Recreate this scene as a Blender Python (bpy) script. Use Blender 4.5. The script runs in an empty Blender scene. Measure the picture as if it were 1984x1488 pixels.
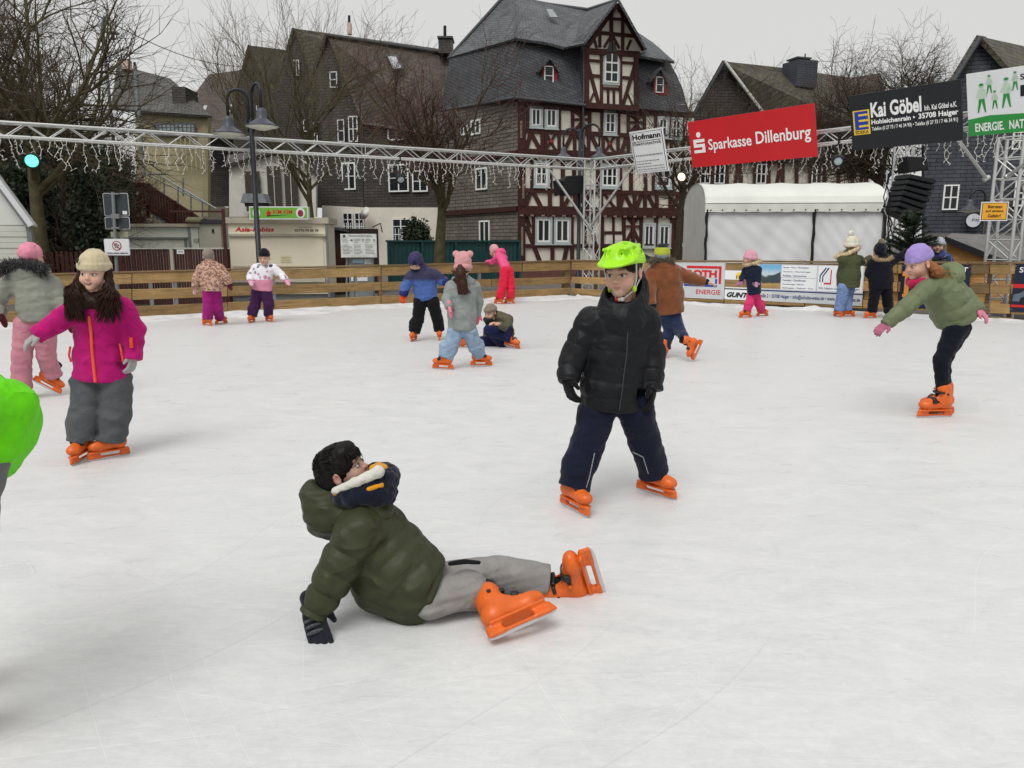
import bpy, bmesh, math, random
import numpy as np
from mathutils import Vector, Matrix
random.seed(7)
RNG = np.random.default_rng(7)
SC = bpy.context.scene
COL = SC.collection
# ---------------------------------------------------------------- camera
FPX = 1490.0; PITCH = math.radians(10.42); CAMZ = 1.40
cam = bpy.data.cameras.new('camera'); camo = bpy.data.objects.new('camera', cam); COL.objects.link(camo)
camo.location = (0, 0, CAMZ); camo.rotation_euler = (math.radians(90) - PITCH, 0, 0)
cam.sensor_width = 36.0; cam.lens = 36.0 * FPX / 1984.0; cam.clip_end = 3000; cam.clip_start = 0.05
SC.camera = camo
# ---------------------------------------------------------------- world, sun, exposure (overcast winter day)
SUN_EL, SUN_AZ = math.radians(58), math.radians(200)
W = bpy.data.worlds.new('World'); SC.world = W; W.use_nodes = True
nt = W.node_tree; nt.nodes.clear()
sky = nt.nodes.new('ShaderNodeTexSky'); sky.sky_type = 'NISHITA'; sky.sun_disc = False
sky.sun_elevation = SUN_EL; sky.sun_rotation = SUN_AZ; sky.air_density = 1.0; sky.dust_density = 6.0; sky.ozone_density = 1.0
hs = nt.nodes.new('ShaderNodeHueSaturation'); hs.inputs['Saturation'].default_value = 0.10; hs.inputs['Value'].default_value = 1.0
mx = nt.nodes.new('ShaderNodeMix'); mx.data_type = 'RGBA'; mx.inputs[0].default_value = 0.88
mx.inputs[7].default_value = (5.12, 5.12, 5.02, 1)      # the even cloud deck
bg = nt.nodes.new('ShaderNodeBackground'); bg.inputs['Strength'].default_value = 0.10
wo = nt.nodes.new('ShaderNodeOutputWorld')
nt.links.new(sky.outputs[0], hs.inputs['Color']); nt.links.new(hs.outputs[0], mx.inputs[6])
nt.links.new(mx.outputs[2], bg.inputs['Color']); nt.links.new(bg.outputs[0], wo.inputs['Surface'])
sl = bpy.data.lights.new('sun', 'SUN'); sl.energy = 1.35; sl.angle = math.radians(32); sl.color = (1.0, 0.985, 0.96)
so = bpy.data.objects.new('sun', sl); COL.objects.link(so)
so.rotation_euler = (math.radians(90) - SUN_EL, 0, math.pi - SUN_AZ)
SC.view_settings.view_transform = 'Standard'; SC.view_settings.look = 'None'
SC.view_settings.exposure = 0.5; SC.view_settings.gamma = 1.0; SC.view_settings.use_curve_mapping = False
SC.cycles.max_bounces = 5; SC.cycles.diffuse_bounces = 3; SC.cycles.glossy_bounces = 2; SC.cycles.transmission_bounces = 3
SC.cycles.use_denoising = True

# ---------------------------------------------------------------- photo geometry helpers
CP, SP = math.cos(PITCH), math.sin(PITCH)
def ray(u, v):
    x = (u - 992.0) / FPX; y = (744.0 - v) / FPX
    return Vector((x, CP + y * SP, -SP + y * CP))
def P(u, v, Y):
    d = ray(u, v); k = Y / d.y
    return Vector((d.x * k, Y, CAMZ + d.z * k))
def G(u, v, z=0.0):
    d = ray(u, v); k = (z - CAMZ) / d.z
    return Vector((d.x * k, d.y * k, z))
def V(*a): return Vector(a)

# ---------------------------------------------------------------- materials
def lin(h, k=1.0):
    h = h.lstrip('#'); o = []
    for i in (0, 2, 4):
        c = int(h[i:i+2], 16) / 255.0
        c = c / 12.92 if c <= 0.04045 else ((c + 0.055) / 1.055) ** 2.4
        o.append(min(c * k, 0.88))
    return (o[0], o[1], o[2], 1.0)
MATS = {}
def nodes(m):
    m.use_nodes = True; t = m.node_tree
    return t, t.nodes['Principled BSDF']
def N(t, ty, **kw):
    n = t.nodes.new(ty)
    for k, v in kw.items(): setattr(n, k, v)
    return n
def mix(t, fac, a, b, mode='MIX'):
    n = N(t, 'ShaderNodeMix', data_type='RGBA', blend_type=mode)
    for sock, val in ((n.inputs[0], fac), (n.inputs[6], a), (n.inputs[7], b)):
        if hasattr(val, 'links') or isinstance(val, bpy.types.NodeSocket): t.links.new(val, sock)
        else: sock.default_value = val
    return n.outputs[2]
def ramp(t, val, stops):
    n = N(t, 'ShaderNodeValToRGB'); e = n.color_ramp.elements
    while len(e) < len(stops): e.new(0.5)
    for i, (p, c) in enumerate(stops):
        e[i].position = p; e[i].color = c if len(c) == 4 else (*c, 1)
    t.links.new(val, n.inputs[0]); return n.outputs[0]
def noise(t, vec, scale, detail=4, rough=0.55, dist=0.0):
    n = N(t, 'ShaderNodeTexNoise'); n.inputs['Scale'].default_value = scale; n.inputs['Detail'].default_value = detail
    n.inputs['Roughness'].default_value = rough; n.inputs['Distortion'].default_value = dist
    if vec is not None: t.links.new(vec, n.inputs['Vector'])
    return n.outputs[0]
def mapping(t, src, scale=(1, 1, 1), rot=(0, 0, 0), loc=(0, 0, 0)):
    n = N(t, 'ShaderNodeMapping'); n.inputs['Scale'].default_value = scale; n.inputs['Rotation'].default_value = rot; n.inputs['Location'].default_value = loc
    t.links.new(src, n.inputs['Vector']); return n.outputs[0]
def bumpn(t, b, h, strength, dist=0.01):
    n = N(t, 'ShaderNodeBump'); n.inputs['Strength'].default_value = strength; n.inputs['Distance'].default_value = dist
    t.links.new(h, n.inputs['Height']); t.links.new(n.outputs[0], b.inputs['Normal'])
G1 = (1, 1, 1, 1)
def M(name, hexc, k=1.15, rough=0.8, var=0.18, scale=6.0, bump=0.0, bscale=40.0, metal=0.0, emit=0.0, coord='Object', stretch=(1, 1, 1), rnd=0.0, spec=0.3, coat=0.0):
    if name in MATS: return MATS[name]
    m = bpy.data.materials.new(name); t, b = nodes(m); c = lin(hexc, k)
    tc = N(t, 'ShaderNodeTexCoord'); vec = tc.outputs[coord]
    if stretch != (1, 1, 1): vec = mapping(t, vec, stretch)
    nz = noise(t, vec, scale, 5, 0.6)
    lo = tuple(x * (1 - var) for x in c[:3]) + (1,); hi = tuple(min(0.95, x * (1 + var)) for x in c[:3]) + (1,)
    cc = ramp(t, nz, [(0.3, lo), (0.7, hi)])
    if rnd:
        oi = N(t, 'ShaderNodeObjectInfo')
        r = ramp(t, oi.outputs['Random'], [(0, (1 - rnd,) * 3), (1, (1 + rnd * 0.5,) * 3)])
        cc = mix(t, 1.0, cc, r, 'MULTIPLY')
    t.links.new(cc, b.inputs['Base Color'])
    b.inputs['Roughness'].default_value = rough; b.inputs['Metallic'].default_value = metal
    b.inputs['Specular IOR Level'].default_value = spec; b.inputs['Coat Weight'].default_value = coat
    if bump: bumpn(t, b, noise(t, vec, bscale, 4), bump)
    if emit:
        b.inputs['Emission Color'].default_value = c; b.inputs['Emission Strength'].default_value = emit
    MATS[name] = m; return m
def slate_mat(name, hexc, k, w, h, contrast=0.35, moss=None, rot=0.0, bump=0.6):
    if name in MATS: return MATS[name]
    m = bpy.data.materials.new(name); t, b = nodes(m); c = lin(hexc, k)
    tc = N(t, 'ShaderNodeTexCoord'); vec = mapping(t, tc.outputs['UV'], (1, 1, 1), (0, 0, rot))
    br = N(t, 'ShaderNodeTexBrick'); br.offset = 0.5; t.links.new(vec, br.inputs['Vector'])
    br.inputs['Scale'].default_value = 1.0; br.inputs['Brick Width'].default_value = w; br.inputs['Row Height'].default_value = h
    br.inputs['Mortar Size'].default_value = h * 0.09; br.inputs['Mortar Smooth'].default_value = 0.3
    br.inputs['Color1'].default_value = tuple(x * (1 - contrast) for x in c[:3]) + (1,)
    br.inputs['Color2'].default_value = tuple(x * (1 + contrast) for x in c[:3]) + (1,)
    br.inputs['Mortar'].default_value = tuple(x * 0.25 for x in c[:3]) + (1,)
    col = mix(t, 1.0, br.outputs['Color'], ramp(t, noise(t, tc.outputs['UV'], 0.7, 5, 0.65), [(0.3, (0.72,) * 3), (0.7, (1.22,) * 3)]), 'MULTIPLY')
    col = mix(t, 1.0, col, ramp(t, noise(t, mapping(t, tc.outputs['UV'], (6, 0.5, 1)), 1.5, 3), [(0.35, (0.85,) * 3), (0.65, (1.12,) * 3)]), 'MULTIPLY')
    if moss:
        f = ramp(t, noise(t, tc.outputs['UV'], 1.6, 6, 0.7), [(0.48, (0, 0, 0)), (0.68, (0.75,) * 3)])
        col = mix(t, f, col, lin(moss, 1.0))
    t.links.new(col, b.inputs['Base Color']); b.inputs['Roughness'].default_value = 0.62; b.inputs['Specular IOR Level'].default_value = 0.35
    # sawtooth relief: every course steps out over the one below
    sx = N(t, 'ShaderNodeSeparateXYZ'); t.links.new(vec, sx.inputs[0])
    dv = N(t, 'ShaderNodeMath', operation='DIVIDE'); t.links.new(sx.outputs[1], dv.inputs[0]); dv.inputs[1].default_value = h
    fr = N(t, 'ShaderNodeMath', operation='FRACT'); t.links.new(dv.outputs[0], fr.inputs[0])
    ad = N(t, 'ShaderNodeMath', operation='MULTIPLY_ADD'); t.links.new(fr.outputs[0], ad.inputs[0]); ad.inputs[1].default_value = -1.0
    t.links.new(br.outputs['Fac'], ad.inputs[2])
    bumpn(t, b, ad.outputs[0], bump, 0.02)
    MATS[name] = m; return m
def wood_mat(name, hexc, k=1.0, dark=0.55, sc=1.0, rnd=0.25, rough=0.75):
    if name in MATS: return MATS[name]
    m = bpy.data.materials.new(name); t, b = nodes(m); c = lin(hexc, k)
    tc = N(t, 'ShaderNodeTexCoord'); oi = N(t, 'ShaderNodeObjectInfo')
    off = N(t, 'ShaderNodeVectorMath', operation='SCALE'); off.inputs[0].default_value = (17.0, 31.0, 0); t.links.new(oi.outputs['Random'], off.inputs['Scale'])
    add = N(t, 'ShaderNodeVectorMath', operation='ADD'); t.links.new(tc.outputs['UV'], add.inputs[0]); t.links.new(off.outputs[0], add.inputs[1])
    g = noise(t, mapping(t, add.outputs[0], (1.2 * sc, 26 * sc, 1)), 1.6, 6, 0.6, 0.6)
    lo = tuple(x * dark for x in c[:3]); hi = tuple(min(0.9, x * 1.2) for x in c[:3])
    col = ramp(t, g, [(0.3, lo), (0.55, c[:3]), (0.75, hi)])
    kn = N(t, 'ShaderNodeTexVoronoi'); kn.inputs['Scale'].default_value = 3.2; t.links.new(mapping(t, add.outputs[0], (0.7, 1.6, 1)), kn.inputs['Vector'])
    kf = ramp(t, kn.outputs['Distance'], [(0.04, (1, 1, 1)), (0.10, (0, 0, 0))])
    col = mix(t, kf, col, tuple(x * 0.28 for x in c[:3]) + (1,))
    st = ramp(t, noise(t, add.outputs[0], 1.3, 5, 0.7), [(0.35, (0.7,) * 3), (0.65, (1.1,) * 3)])
    col = mix(t, 1.0, col, st, 'MULTIPLY')
    r = ramp(t, oi.outputs['Random'], [(0, (1 - rnd,) * 3), (1, (1 + rnd * 0.4,) * 3)])
    col = mix(t, 1.0, col, r, 'MULTIPLY')
    t.links.new(col, b.inputs['Base Color']); b.inputs['Roughness'].default_value = rough; b.inputs['Specular IOR Level'].default_value = 0.25
    bumpn(t, b, g, 0.35, 0.004)
    MATS[name] = m; return m

# ---------------------------------------------------------------- objects
def tag(o, label=None, cat=None, group=None, kind=None):
    if label: o['label'] = label
    if cat: o['category'] = cat
    if group: o['group'] = group
    if kind: o['kind'] = kind
    return o
def empty(name, loc, label, cat, group=None):
    e = bpy.data.objects.new(name, None); COL.objects.link(e); e.location = loc; e.empty_display_size = 0.1
    return tag(e, label, cat, group)
def adopt(o, parent):
    o.parent = parent
    q = parent; inv = Matrix.Identity(4); chain = []
    while q is not None: chain.append(q); q = q.parent
    mw = Matrix.Identity(4)
    for q in reversed(chain): mw = mw @ q.matrix_parent_inverse @ q.matrix_basis
    o.matrix_parent_inverse = mw.inverted()
    return o
def auto_uv(me):
    nl = len(me.loops)
    if nl == 0: return
    uvl = me.uv_layers.new(name='UVMap')
    co = np.empty(len(me.vertices) * 3, np.float32); me.vertices.foreach_get('co', co); co = co.reshape(-1, 3)
    pn = np.empty(len(me.polygons) * 3, np.float32); me.polygons.foreach_get('normal', pn); pn = pn.reshape(-1, 3)
    lt = np.empty(len(me.polygons), np.int32); me.polygons.foreach_get('loop_total', lt)
    lv = np.empty(nl, np.int32); me.loops.foreach_get('vertex_index', lv)
    n = np.repeat(pn, lt, axis=0); p = co[lv]
    tx = np.stack([-n[:, 1], n[:, 0], np.zeros(nl)], 1); L = np.linalg.norm(tx, axis=1); flat = L < 0.05
    tx[flat] = (1, 0, 0); L[flat] = 1; tx /= L[:, None]
    bt = np.cross(n, tx)
    uv = np.stack([(p * tx).sum(1), (p * bt).sum(1)], 1).astype(np.float32)
    uvl.data.foreach_set('uv', uv.ravel())
class MB:
    def __init__(s): s.v = []; s.f = []
    def quad(s, a, b, c, d):
        i = len(s.v); s.v += [a, b, c, d]; s.f.append((i, i+1, i+2, i+3))
    def hexa(s, p):          # 8 points: bottom ring 0-3, top ring 4-7
        i = len(s.v); s.v += list(p)
        for q in ((0, 3, 2, 1), (4, 5, 6, 7), (0, 1, 5, 4), (1, 2, 6, 5), (2, 3, 7, 6), (3, 0, 4, 7)): s.f.append(tuple(i + k for k in q))
    def prism(s, pts, ext):  # polygon extruded by a vector
        i = len(s.v); n = len(pts); ext = Vector(ext)
        s.v += [Vector(p) for p in pts] + [Vector(p) + ext for p in pts]
        nn = Vector((0, 0, 0))
        for k in range(n): nn += Vector(pts[k]).cross(Vector(pts[(k+1) % n]))
        a = tuple(range(i, i+n)); b = tuple(range(i+2*n-1, i+n-1, -1))
        if nn.dot(ext) < 0:
            s.f += [a, b]; s.f += [(i+k, i+n+k, i+n+(k+1) % n, i+(k+1) % n) for k in range(n)]
        else:
            s.f += [a[::-1], b[::-1]]; s.f += [(i+(k+1) % n, i+n+(k+1) % n, i+n+k, i+k) for k in range(n)]
    def box(s, lo, hi, rz=0.0, c=None):
        p = [(lo[0], lo[1], lo[2]), (hi[0], lo[1], lo[2]), (hi[0], hi[1], lo[2]), (lo[0], hi[1], lo[2]), (lo[0], lo[1], hi[2]), (hi[0], lo[1], hi[2]), (hi[0], hi[1], hi[2]), (lo[0], hi[1], hi[2])]
        s.hexa([Vector(q) for q in p])
    def tube(s, pts, rad, n=8, caps=True):
        pts = [Vector(p) for p in pts]; m = len(pts)
        if not hasattr(rad, '__len__'): rad = [rad] * m
        i0 = len(s.v); prev = None
        for k in range(m):
            d = (pts[min(k+1, m-1)] - pts[max(k-1, 0)])
            d = d.normalized() if d.length > 1e-9 else Vector((0, 0, 1))
            if prev is None: a = d.orthogonal().normalized()
            else:
                a = prev - d * prev.dot(d); a = a.normalized() if a.length > 1e-6 else d.orthogonal().normalized()
            prev = a; b = d.cross(a)
            for j in range(n):
                t = 2 * math.pi * j / n; s.v.append(pts[k] + (a * math.cos(t) + b * math.sin(t)) * rad[k])
        for k in range(m - 1):
            for j in range(n):
                j2 = (j + 1) % n
                s.f.append((i0+k*n+j, i0+k*n+j2, i0+(k+1)*n+j2, i0+(k+1)*n+j))
        if caps:
            s.f.append(tuple(i0 + j for j in reversed(range(n)))); s.f.append(tuple(i0 + (m-1)*n + j for j in range(n)))
    def lathe(s, base, prof, n=20, axis=(0, 0, 1)):  # prof: (r, h) from base along axis
        ax = Vector(axis).normalized(); base = Vector(base)
        s_pts = [base + ax * h for r, h in prof]; a = ax.orthogonal().normalized(); b = ax.cross(a); i0 = len(s.v)
        for (r, h), c in zip(prof, s_pts):
            for j in range(n):
                t = 2 * math.pi * j / n; s.v.append(c + (a * math.cos(t) + b * math.sin(t)) * max(r, 1e-4))
        for k in range(len(prof) - 1):
            for j in range(n):
                j2 = (j+1) % n; s.f.append((i0+k*n+j, i0+k*n+j2, i0+(k+1)*n+j2, i0+(k+1)*n+j))
        s.f.append(tuple(i0 + j for j in reversed(range(n)))); s.f.append(tuple(i0 + (len(prof)-1)*n + j for j in range(n)))
    def obj(s, name, mat, parent=None, smooth=False, bevel=0.0, uv=True):
        me = bpy.data.meshes.new(name); me.from_pydata([tuple(q) for q in s.v], [], s.f); me.update()
        if uv: auto_uv(me)
        if smooth: me.polygons.foreach_set('use_smooth', [True] * len(me.polygons))
        me.materials.append(mat)
        o = bpy.data.objects.new(name, me); COL.objects.link(o)
        if parent is not None: adopt(o, parent)
        if bevel:
            bv = o.modifiers.new('bevel', 'BEVEL'); bv.width = bevel; bv.segments = 1; bv.limit_method = 'ANGLE'
        return o
UNIT = {}
def unit_cyl(n=6):
    if n not in UNIT:
        mb = MB(); mb.tube([(0, 0, 0), (0, 0, 1)], 1.0, n)
        me = bpy.data.meshes.new('rod'); me.from_pydata([tuple(q) for q in mb.v], [], mb.f); me.update()
        me.polygons.foreach_set('use_smooth', [len(p.vertices) == 4 for p in me.polygons]); UNIT[n] = me
    return UNIT[n]
def rod(name, a, b, r, mat, parent, n=6):   # a rod that shares one mesh with all the others of its material
    key = (n, mat.name)
    if key not in UNIT:
        me = unit_cyl(n).copy(); me.materials.append(mat); UNIT[key] = me
    a = Vector(a); b = Vector(b); d = b - a; L = d.length
    q = d.to_track_quat('Z', 'Y').to_matrix().to_4x4()
    o = bpy.data.objects.new(name, UNIT[key]); COL.objects.link(o)
    o.matrix_basis = Matrix.Translation(a) @ q @ Matrix.Diagonal((r, r, L, 1))
    if parent is not None: adopt(o, parent)
    return o
class Frame:
    """a plane in the place: origin, unit right, unit up, normal towards the viewer; local (s, t, d)"""
    def __init__(s, o, ex, ey):
        s.o = Vector(o); s.ex = Vector(ex).normalized(); s.ey = Vector(ey).normalized(); s.n = s.ex.cross(s.ey).normalized()
    @staticmethod
    def wall(u1, Y1, u2, Y2):
        a = P(u1, 470, Y1); b = P(u2, 470, Y2); a.z = 0; b.z = 0
        return Frame(a, b - a, (0, 0, 1))
    def st(s, u, v):
        d = ray(u, v); c = Vector((0, 0, CAMZ)); k = (s.o - c).dot(s.n) / d.dot(s.n); p = c + d * k - s.o
        return (p.dot(s.ex), p.dot(s.ey))
    def pt(s, a, t, d=0.0): return s.o + s.ex * a + s.ey * t + s.n * d
    def px(s, u, v, d=0.0):
        a, t = s.st(u, v); return s.pt(a, t, d)
    def box(s, mb, s0, s1, t0, t1, d0, d1):
        mb.hexa([s.pt(s0, t0, d1), s.pt(s1, t0, d1), s.pt(s1, t0, d0), s.pt(s0, t0, d0), s.pt(s0, t1, d1), s.pt(s1, t1, d1), s.pt(s1, t1, d0), s.pt(s0, t1, d0)])
    def rect(s, u0, v0, u1, v1):   # pixel box -> local rectangle
        um, vm = (u0+u1)/2, (v0+v1)/2
        return s.st(u0, vm)[0], s.st(u1, vm)[0], s.st(um, v1)[1], s.st(um, v0)[1]
    def pbox(s, mb, u0, v0, u1, v1, d0, d1):
        a, b, c, d = s.rect(u0, v0, u1, v1); s.box(mb, a, b, c, d, d0, d1)
    def beam(s, mb, p, q, w, d0, d1, local=False):
        if not local: p = s.st(*p); q = s.st(*q)
        p = Vector(p); q = Vector(q); e = (q - p).normalized(); nn = Vector((-e.y, e.x)) * w / 2
        pts = [p - nn, q - nn, q + nn, p + nn]
        mb.prism([s.pt(x.x, x.y, d0) for x in pts], s.n * (d1 - d0))
    def poly(s, mb, pts, d0, d1, local=False):
        if not local: pts = [s.st(*p) for p in pts]
        mb.prism([s.pt(a, t, d0) for a, t in pts], s.n * (d1 - d0))
FONT_CACHE = {}
def text(fr, txt, s0, t0, w, h, d, mat, parent, name='lettering', bold=0.0, ital=0.0, spacing=1.0, thick=0.002):
    """flat lettering fitted into the box (s0,t0,w,h) of a frame"""
    cu = bpy.data.curves.new('lettering', 'FONT'); cu.body = txt; cu.size = 1.0; cu.offset = bold; cu.shear = ital
    cu.space_character = spacing; cu.resolution_u = 3; cu.fill_mode = 'FRONT'
    ob = bpy.data.objects.new('lettering_tmp', cu); COL.objects.link(ob)
    dg = bpy.context.evaluated_depsgraph_get(); dg.update(); me = bpy.data.meshes.new_from_object(ob.evaluated_get(dg))
    bpy.data.objects.remove(ob); bpy.data.curves.remove(cu)
    n = len(me.vertices)
    if n == 0: return None
    co = np.empty(n * 3, np.float32); me.vertices.foreach_get('co', co); co = co.reshape(-1, 3)
    lo = co.min(0); hi = co.max(0)
    x = (co[:, 0] - lo[0]) / max(hi[0]-lo[0], 1e-6) * w + s0; y = (co[:, 1] - lo[1]) / max(hi[1]-lo[1], 1e-6) * h + t0
    ex, ey, nn, o = (np.array(q) for q in (fr.ex, fr.ey, fr.n, fr.o))
    co = o + x[:, None] * ex + y[:, None] * ey + nn * (d + thick)
    me.vertices.foreach_set('co', co.astype(np.float32).ravel()); me.update(); me.materials.clear(); me.materials.append(mat)
    ob = bpy.data.objects.new(name, me); COL.objects.link(ob)
    if parent is not None: adopt(ob, parent)
    return ob
# ================================================================ the ground, the ice, the rink fence
def Fat(self, u, v, d=0.0):      # intersect the plane shifted by d along its normal
    c = Vector((0, 0, CAMZ)); r = ray(u, v); k = (self.o + self.n * d - c).dot(self.n) / r.dot(self.n); return c + r * k
Frame.at = Fat
GZ = -0.40
def ice_material():
    m = bpy.data.materials.new('rink_ice'); t, b = nodes(m); tc = N(t, 'ShaderNodeTexCoord'); o = tc.outputs['Object']
    big = noise(t, o, 0.45, 5, 0.6, 0.8); mid = noise(t, mapping(t, o, (1.0, 2.2, 1), (0, 0, 0.5)), 2.6, 6, 0.65, 1.2)
    c = ramp(t, big, [(0.3, (0.56, 0.572, 0.575)), (0.7, (0.65, 0.652, 0.65))])
    c = mix(t, 0.55, c, ramp(t, mid, [(0.32, (0.53, 0.545, 0.55)), (0.52, (0.62, 0.623, 0.62)), (0.75, (0.71, 0.712, 0.712))]))
    hs = None
    # blade cuts: long gentle arcs of finite length in many directions
    for i, (rot, fq, wid, bend, amt) in enumerate(((0.12, 2.2, .026, .9, .75), (-0.35, 2.9, .028, .7, .7), (0.62, 3.4, .030, 1.1, .7), (-0.9, 2.6, .026, .8, .65), (1.35, 3.8, .032, 1.2, .6), (0.3, 7.0, .055, .5, .55), (-0.15, 9.0, .06, .4, .5), (1.0, 8.0, .06, .6, .45), (-0.6, 6.0, .05, .8, .5), (0.05, 13.0, .08, .35, .4), (0.45, 15.0, .09, .3, .4))):
        sx = N(t, 'ShaderNodeSeparateXYZ'); t.links.new(mapping(t, o, (1, 1, 1), (0, 0, rot), (3.1 * i, 1.7 * i, 0)), sx.inputs[0])
        lo = noise(t, mapping(t, o, (1, 1, 0), (0, 0, rot), (9.1 * i, 4.3 * i, 0)), 0.22, 1, .3)
        q = N(t, 'ShaderNodeMath', operation='MULTIPLY_ADD'); t.links.new(lo, q.inputs[0]); q.inputs[1].default_value = bend * 4.5; t.links.new(sx.outputs[1], q.inputs[2])
        k = N(t, 'ShaderNodeMath', operation='MULTIPLY'); t.links.new(q.outputs[0], k.inputs[0]); k.inputs[1].default_value = fq
        fl = N(t, 'ShaderNodeMath', operation='FLOOR'); t.links.new(k.outputs[0], fl.inputs[0]); fr = N(t, 'ShaderNodeMath', operation='FRACT'); t.links.new(k.outputs[0], fr.inputs[0])
        cb = N(t, 'ShaderNodeCombineXYZ'); t.links.new(sx.outputs[0], cb.inputs[0]); m7 = N(t, 'ShaderNodeMath', operation='MULTIPLY'); t.links.new(fl.outputs[0], m7.inputs[0]); m7.inputs[1].default_value = 7.31; t.links.new(m7.outputs[0], cb.inputs[1])
        gate = ramp(t, noise(t, cb.outputs[0], 0.55, 2, .5), [(0.52, (0, 0, 0)), (0.62, (1, 1, 1))])
        ln = ramp(t, fr.outputs[0], [(0.0, (0, 0, 0)), (wid * .4, (1, 1, 1)), (wid, (0, 0, 0))])
        f = mix(t, 1.0, ln, gate, 'MULTIPLY'); hs = f if hs is None else mix(t, 1.0, hs, f, 'LIGHTEN')
        c = mix(t, mix(t, 1.0, f, (amt * .62,) * 3 + (1,), 'MULTIPLY'), c, (0.76, 0.76, 0.76, 1) if i % 3 else (0.42, 0.44, 0.45, 1))
    fine = noise(t, mapping(t, o, (3, 11, 1), (0, 0, 0.22)), 4, 5, 0.7, .5)
    c = mix(t, 1.0, c, ramp(t, fine, [(0.3, (0.92,) * 3), (0.7, (1.05,) * 3)]), 'MULTIPLY')
    fine2 = noise(t, mapping(t, o, (5, 4, 1), (0, 0, 0.9)), 7, 5, 0.75, .4)
    c = mix(t, 1.0, c, ramp(t, fine2, [(0.3, (0.95,) * 3), (0.7, (1.03,) * 3)]), 'MULTIPLY')
    specks = N(t, 'ShaderNodeTexVoronoi'); specks.inputs['Scale'].default_value = 2.1; t.links.new(o, specks.inputs['Vector'])
    c = mix(t, ramp(t, specks.outputs['Distance'], [(0.006, (0.6,) * 3), (0.016, (0, 0, 0))]), c, (0.16, 0.14, 0.12, 1))
    t.links.new(c, b.inputs['Base Color'])
    t.links.new(ramp(t, mid, [(0.3, (0.24,) * 3), (0.7, (0.46,) * 3)]), b.inputs['Roughness'])
    b.inputs['Specular IOR Level'].default_value = 0.35; b.inputs['Sheen Weight'].default_value = 1.0; b.inputs['Sheen Roughness'].default_value = 0.5
    hh = mix(t, 0.5, hs, fine); bumpn(t, b, hh, 0.25, 0.004)
    return m
FL = Frame.wall(430, 15.3, 1107, 20.5)      # left run of the rink fence
FR = Frame.wall(1107, 20.5, 1984, 13.9)     # right run
CORNER = FR.o.copy()
lenR = (Frame.wall(1984, 13.9, 2000, 13.9).o - FR.o).length
def ground():
    m = M('plaza_paving', '#6d6760', 0.9, 0.85, 0.25, 1.2, 0.4, 30)
    mb = MB(); mb.quad(V(-400, -60, GZ), V(400, -60, GZ), V(400, 1500, GZ), V(-400, 1500, GZ)); tag(mb.obj('ground', m), kind='structure')
    mb = MB(); L = FL.pt(-9.0, 0, 0.34); Rr = FR.pt(lenR + 6, 0, 0.30); cx = CORNER + FL.n * 0.34 + FR.n * 0.30
    pts = [V(L.x, -5, 0), V(Rr.x, -5, 0), Rr, cx, L]
    mb.prism([p - V(0, 0, 0.12) for p in pts], (0, 0, 0.12)); tag(mb.obj('ice', ice_material()), kind='structure')
    # deck the fence stands on
    md = M('rink_deck', '#6a6763', 0.8, 0.9, 0.3, 3.0)
    mb = MB(); a = FL.pt(-9, 0, 0.5); b = FL.pt(-9, 0, -0.25); c2 = CORNER + (FL.n * -0.3 + FR.n * -0.3); c1 = CORNER + FL.n * 0.45 + FR.n * 0.45; e = FR.pt(lenR + 6, 0, -0.25); f = FR.pt(lenR + 6, 0, 0.5)
    for q in ((a, c1, c2, b), (c1, f, e, c2)): mb.prism([V(p.x, p.y, GZ + 0.002) for p in q], (0, 0, 0.28))
    tag(mb.obj('rink_edge', md), kind='structure')
    # snow scraped against the edge
    ms = bpy.data.materials.new('scraped_snow'); t, bs = nodes(ms); tc = N(t, 'ShaderNodeTexCoord')
    t.links.new(ramp(t, noise(t, tc.outputs['Object'], 3.0, 5, 0.7), [(0.3, (0.48, 0.48, 0.49)), (0.65, (0.73, 0.73, 0.73))]), bs.inputs['Base Color']); bs.inputs['Roughness'].default_value = 0.9
    bumpn(t, bs, noise(t, tc.outputs['Object'], 25, 5, 0.7), 0.6, 0.02)
    for fr, s0, s1, base, amp, back, front in ((FL, -9, (CORNER - FL.o).length - 0.2, 0.035, 0.05, 0.02, 1.05), (FR, 0.3, lenR + 6, 0.02, 0.07, 0.10, 0.62)):
        mb = MB(); n = 130; k = 7; rr = np.random.default_rng(3)
        grid = []
        for i in range(n + 1):
            s = s0 + (s1 - s0) * i / n; row = []
            w = front * (0.8 + 0.25 * math.sin(s * 1.7) + 0.15 * math.sin(s * 4.3 + 1))
            lump = max(0.0, math.sin(s * 2.1 + 0.5) * math.sin(s * 0.9 + 2)) ** 2
            for j in range(k + 1):
                q = j / k; d = back + (w - back) * q
                h = (base + amp * (0.35 + 0.9 * lump) * (0.6 + 0.4 * math.sin(s * 9.0 + q * 5) * math.sin(s * 5.2))) * (1 - q) ** 1.3 + rr.normal(0, 0.004) * (1 - q)
                row.append(fr.pt(s, h + 0.004 if j < k else -0.004, d))
            grid.append(row)
        for i in range(n):
            for j in range(k): mb.quad(grid[i][j], grid[i][j+1], grid[i+1][j+1], grid[i+1][j])
        bm = mb.obj('snow', ms, smooth=True); tag(bm, kind='stuff')
ground()
WOOD = wood_mat('fence_board', '#a98a5c', 1.0); WOOD2 = wood_mat('fence_board_grey', '#8a7150', 0.9); WOODO = wood_mat('fence_board_orange', '#bd8f55', 1.0)
GALV = M('galvanised_steel', '#8d9292', 1.0, 0.5, 0.15, 12, metal=0.4)
def lerp(a, b, t): return a + (b - a) * t
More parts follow.
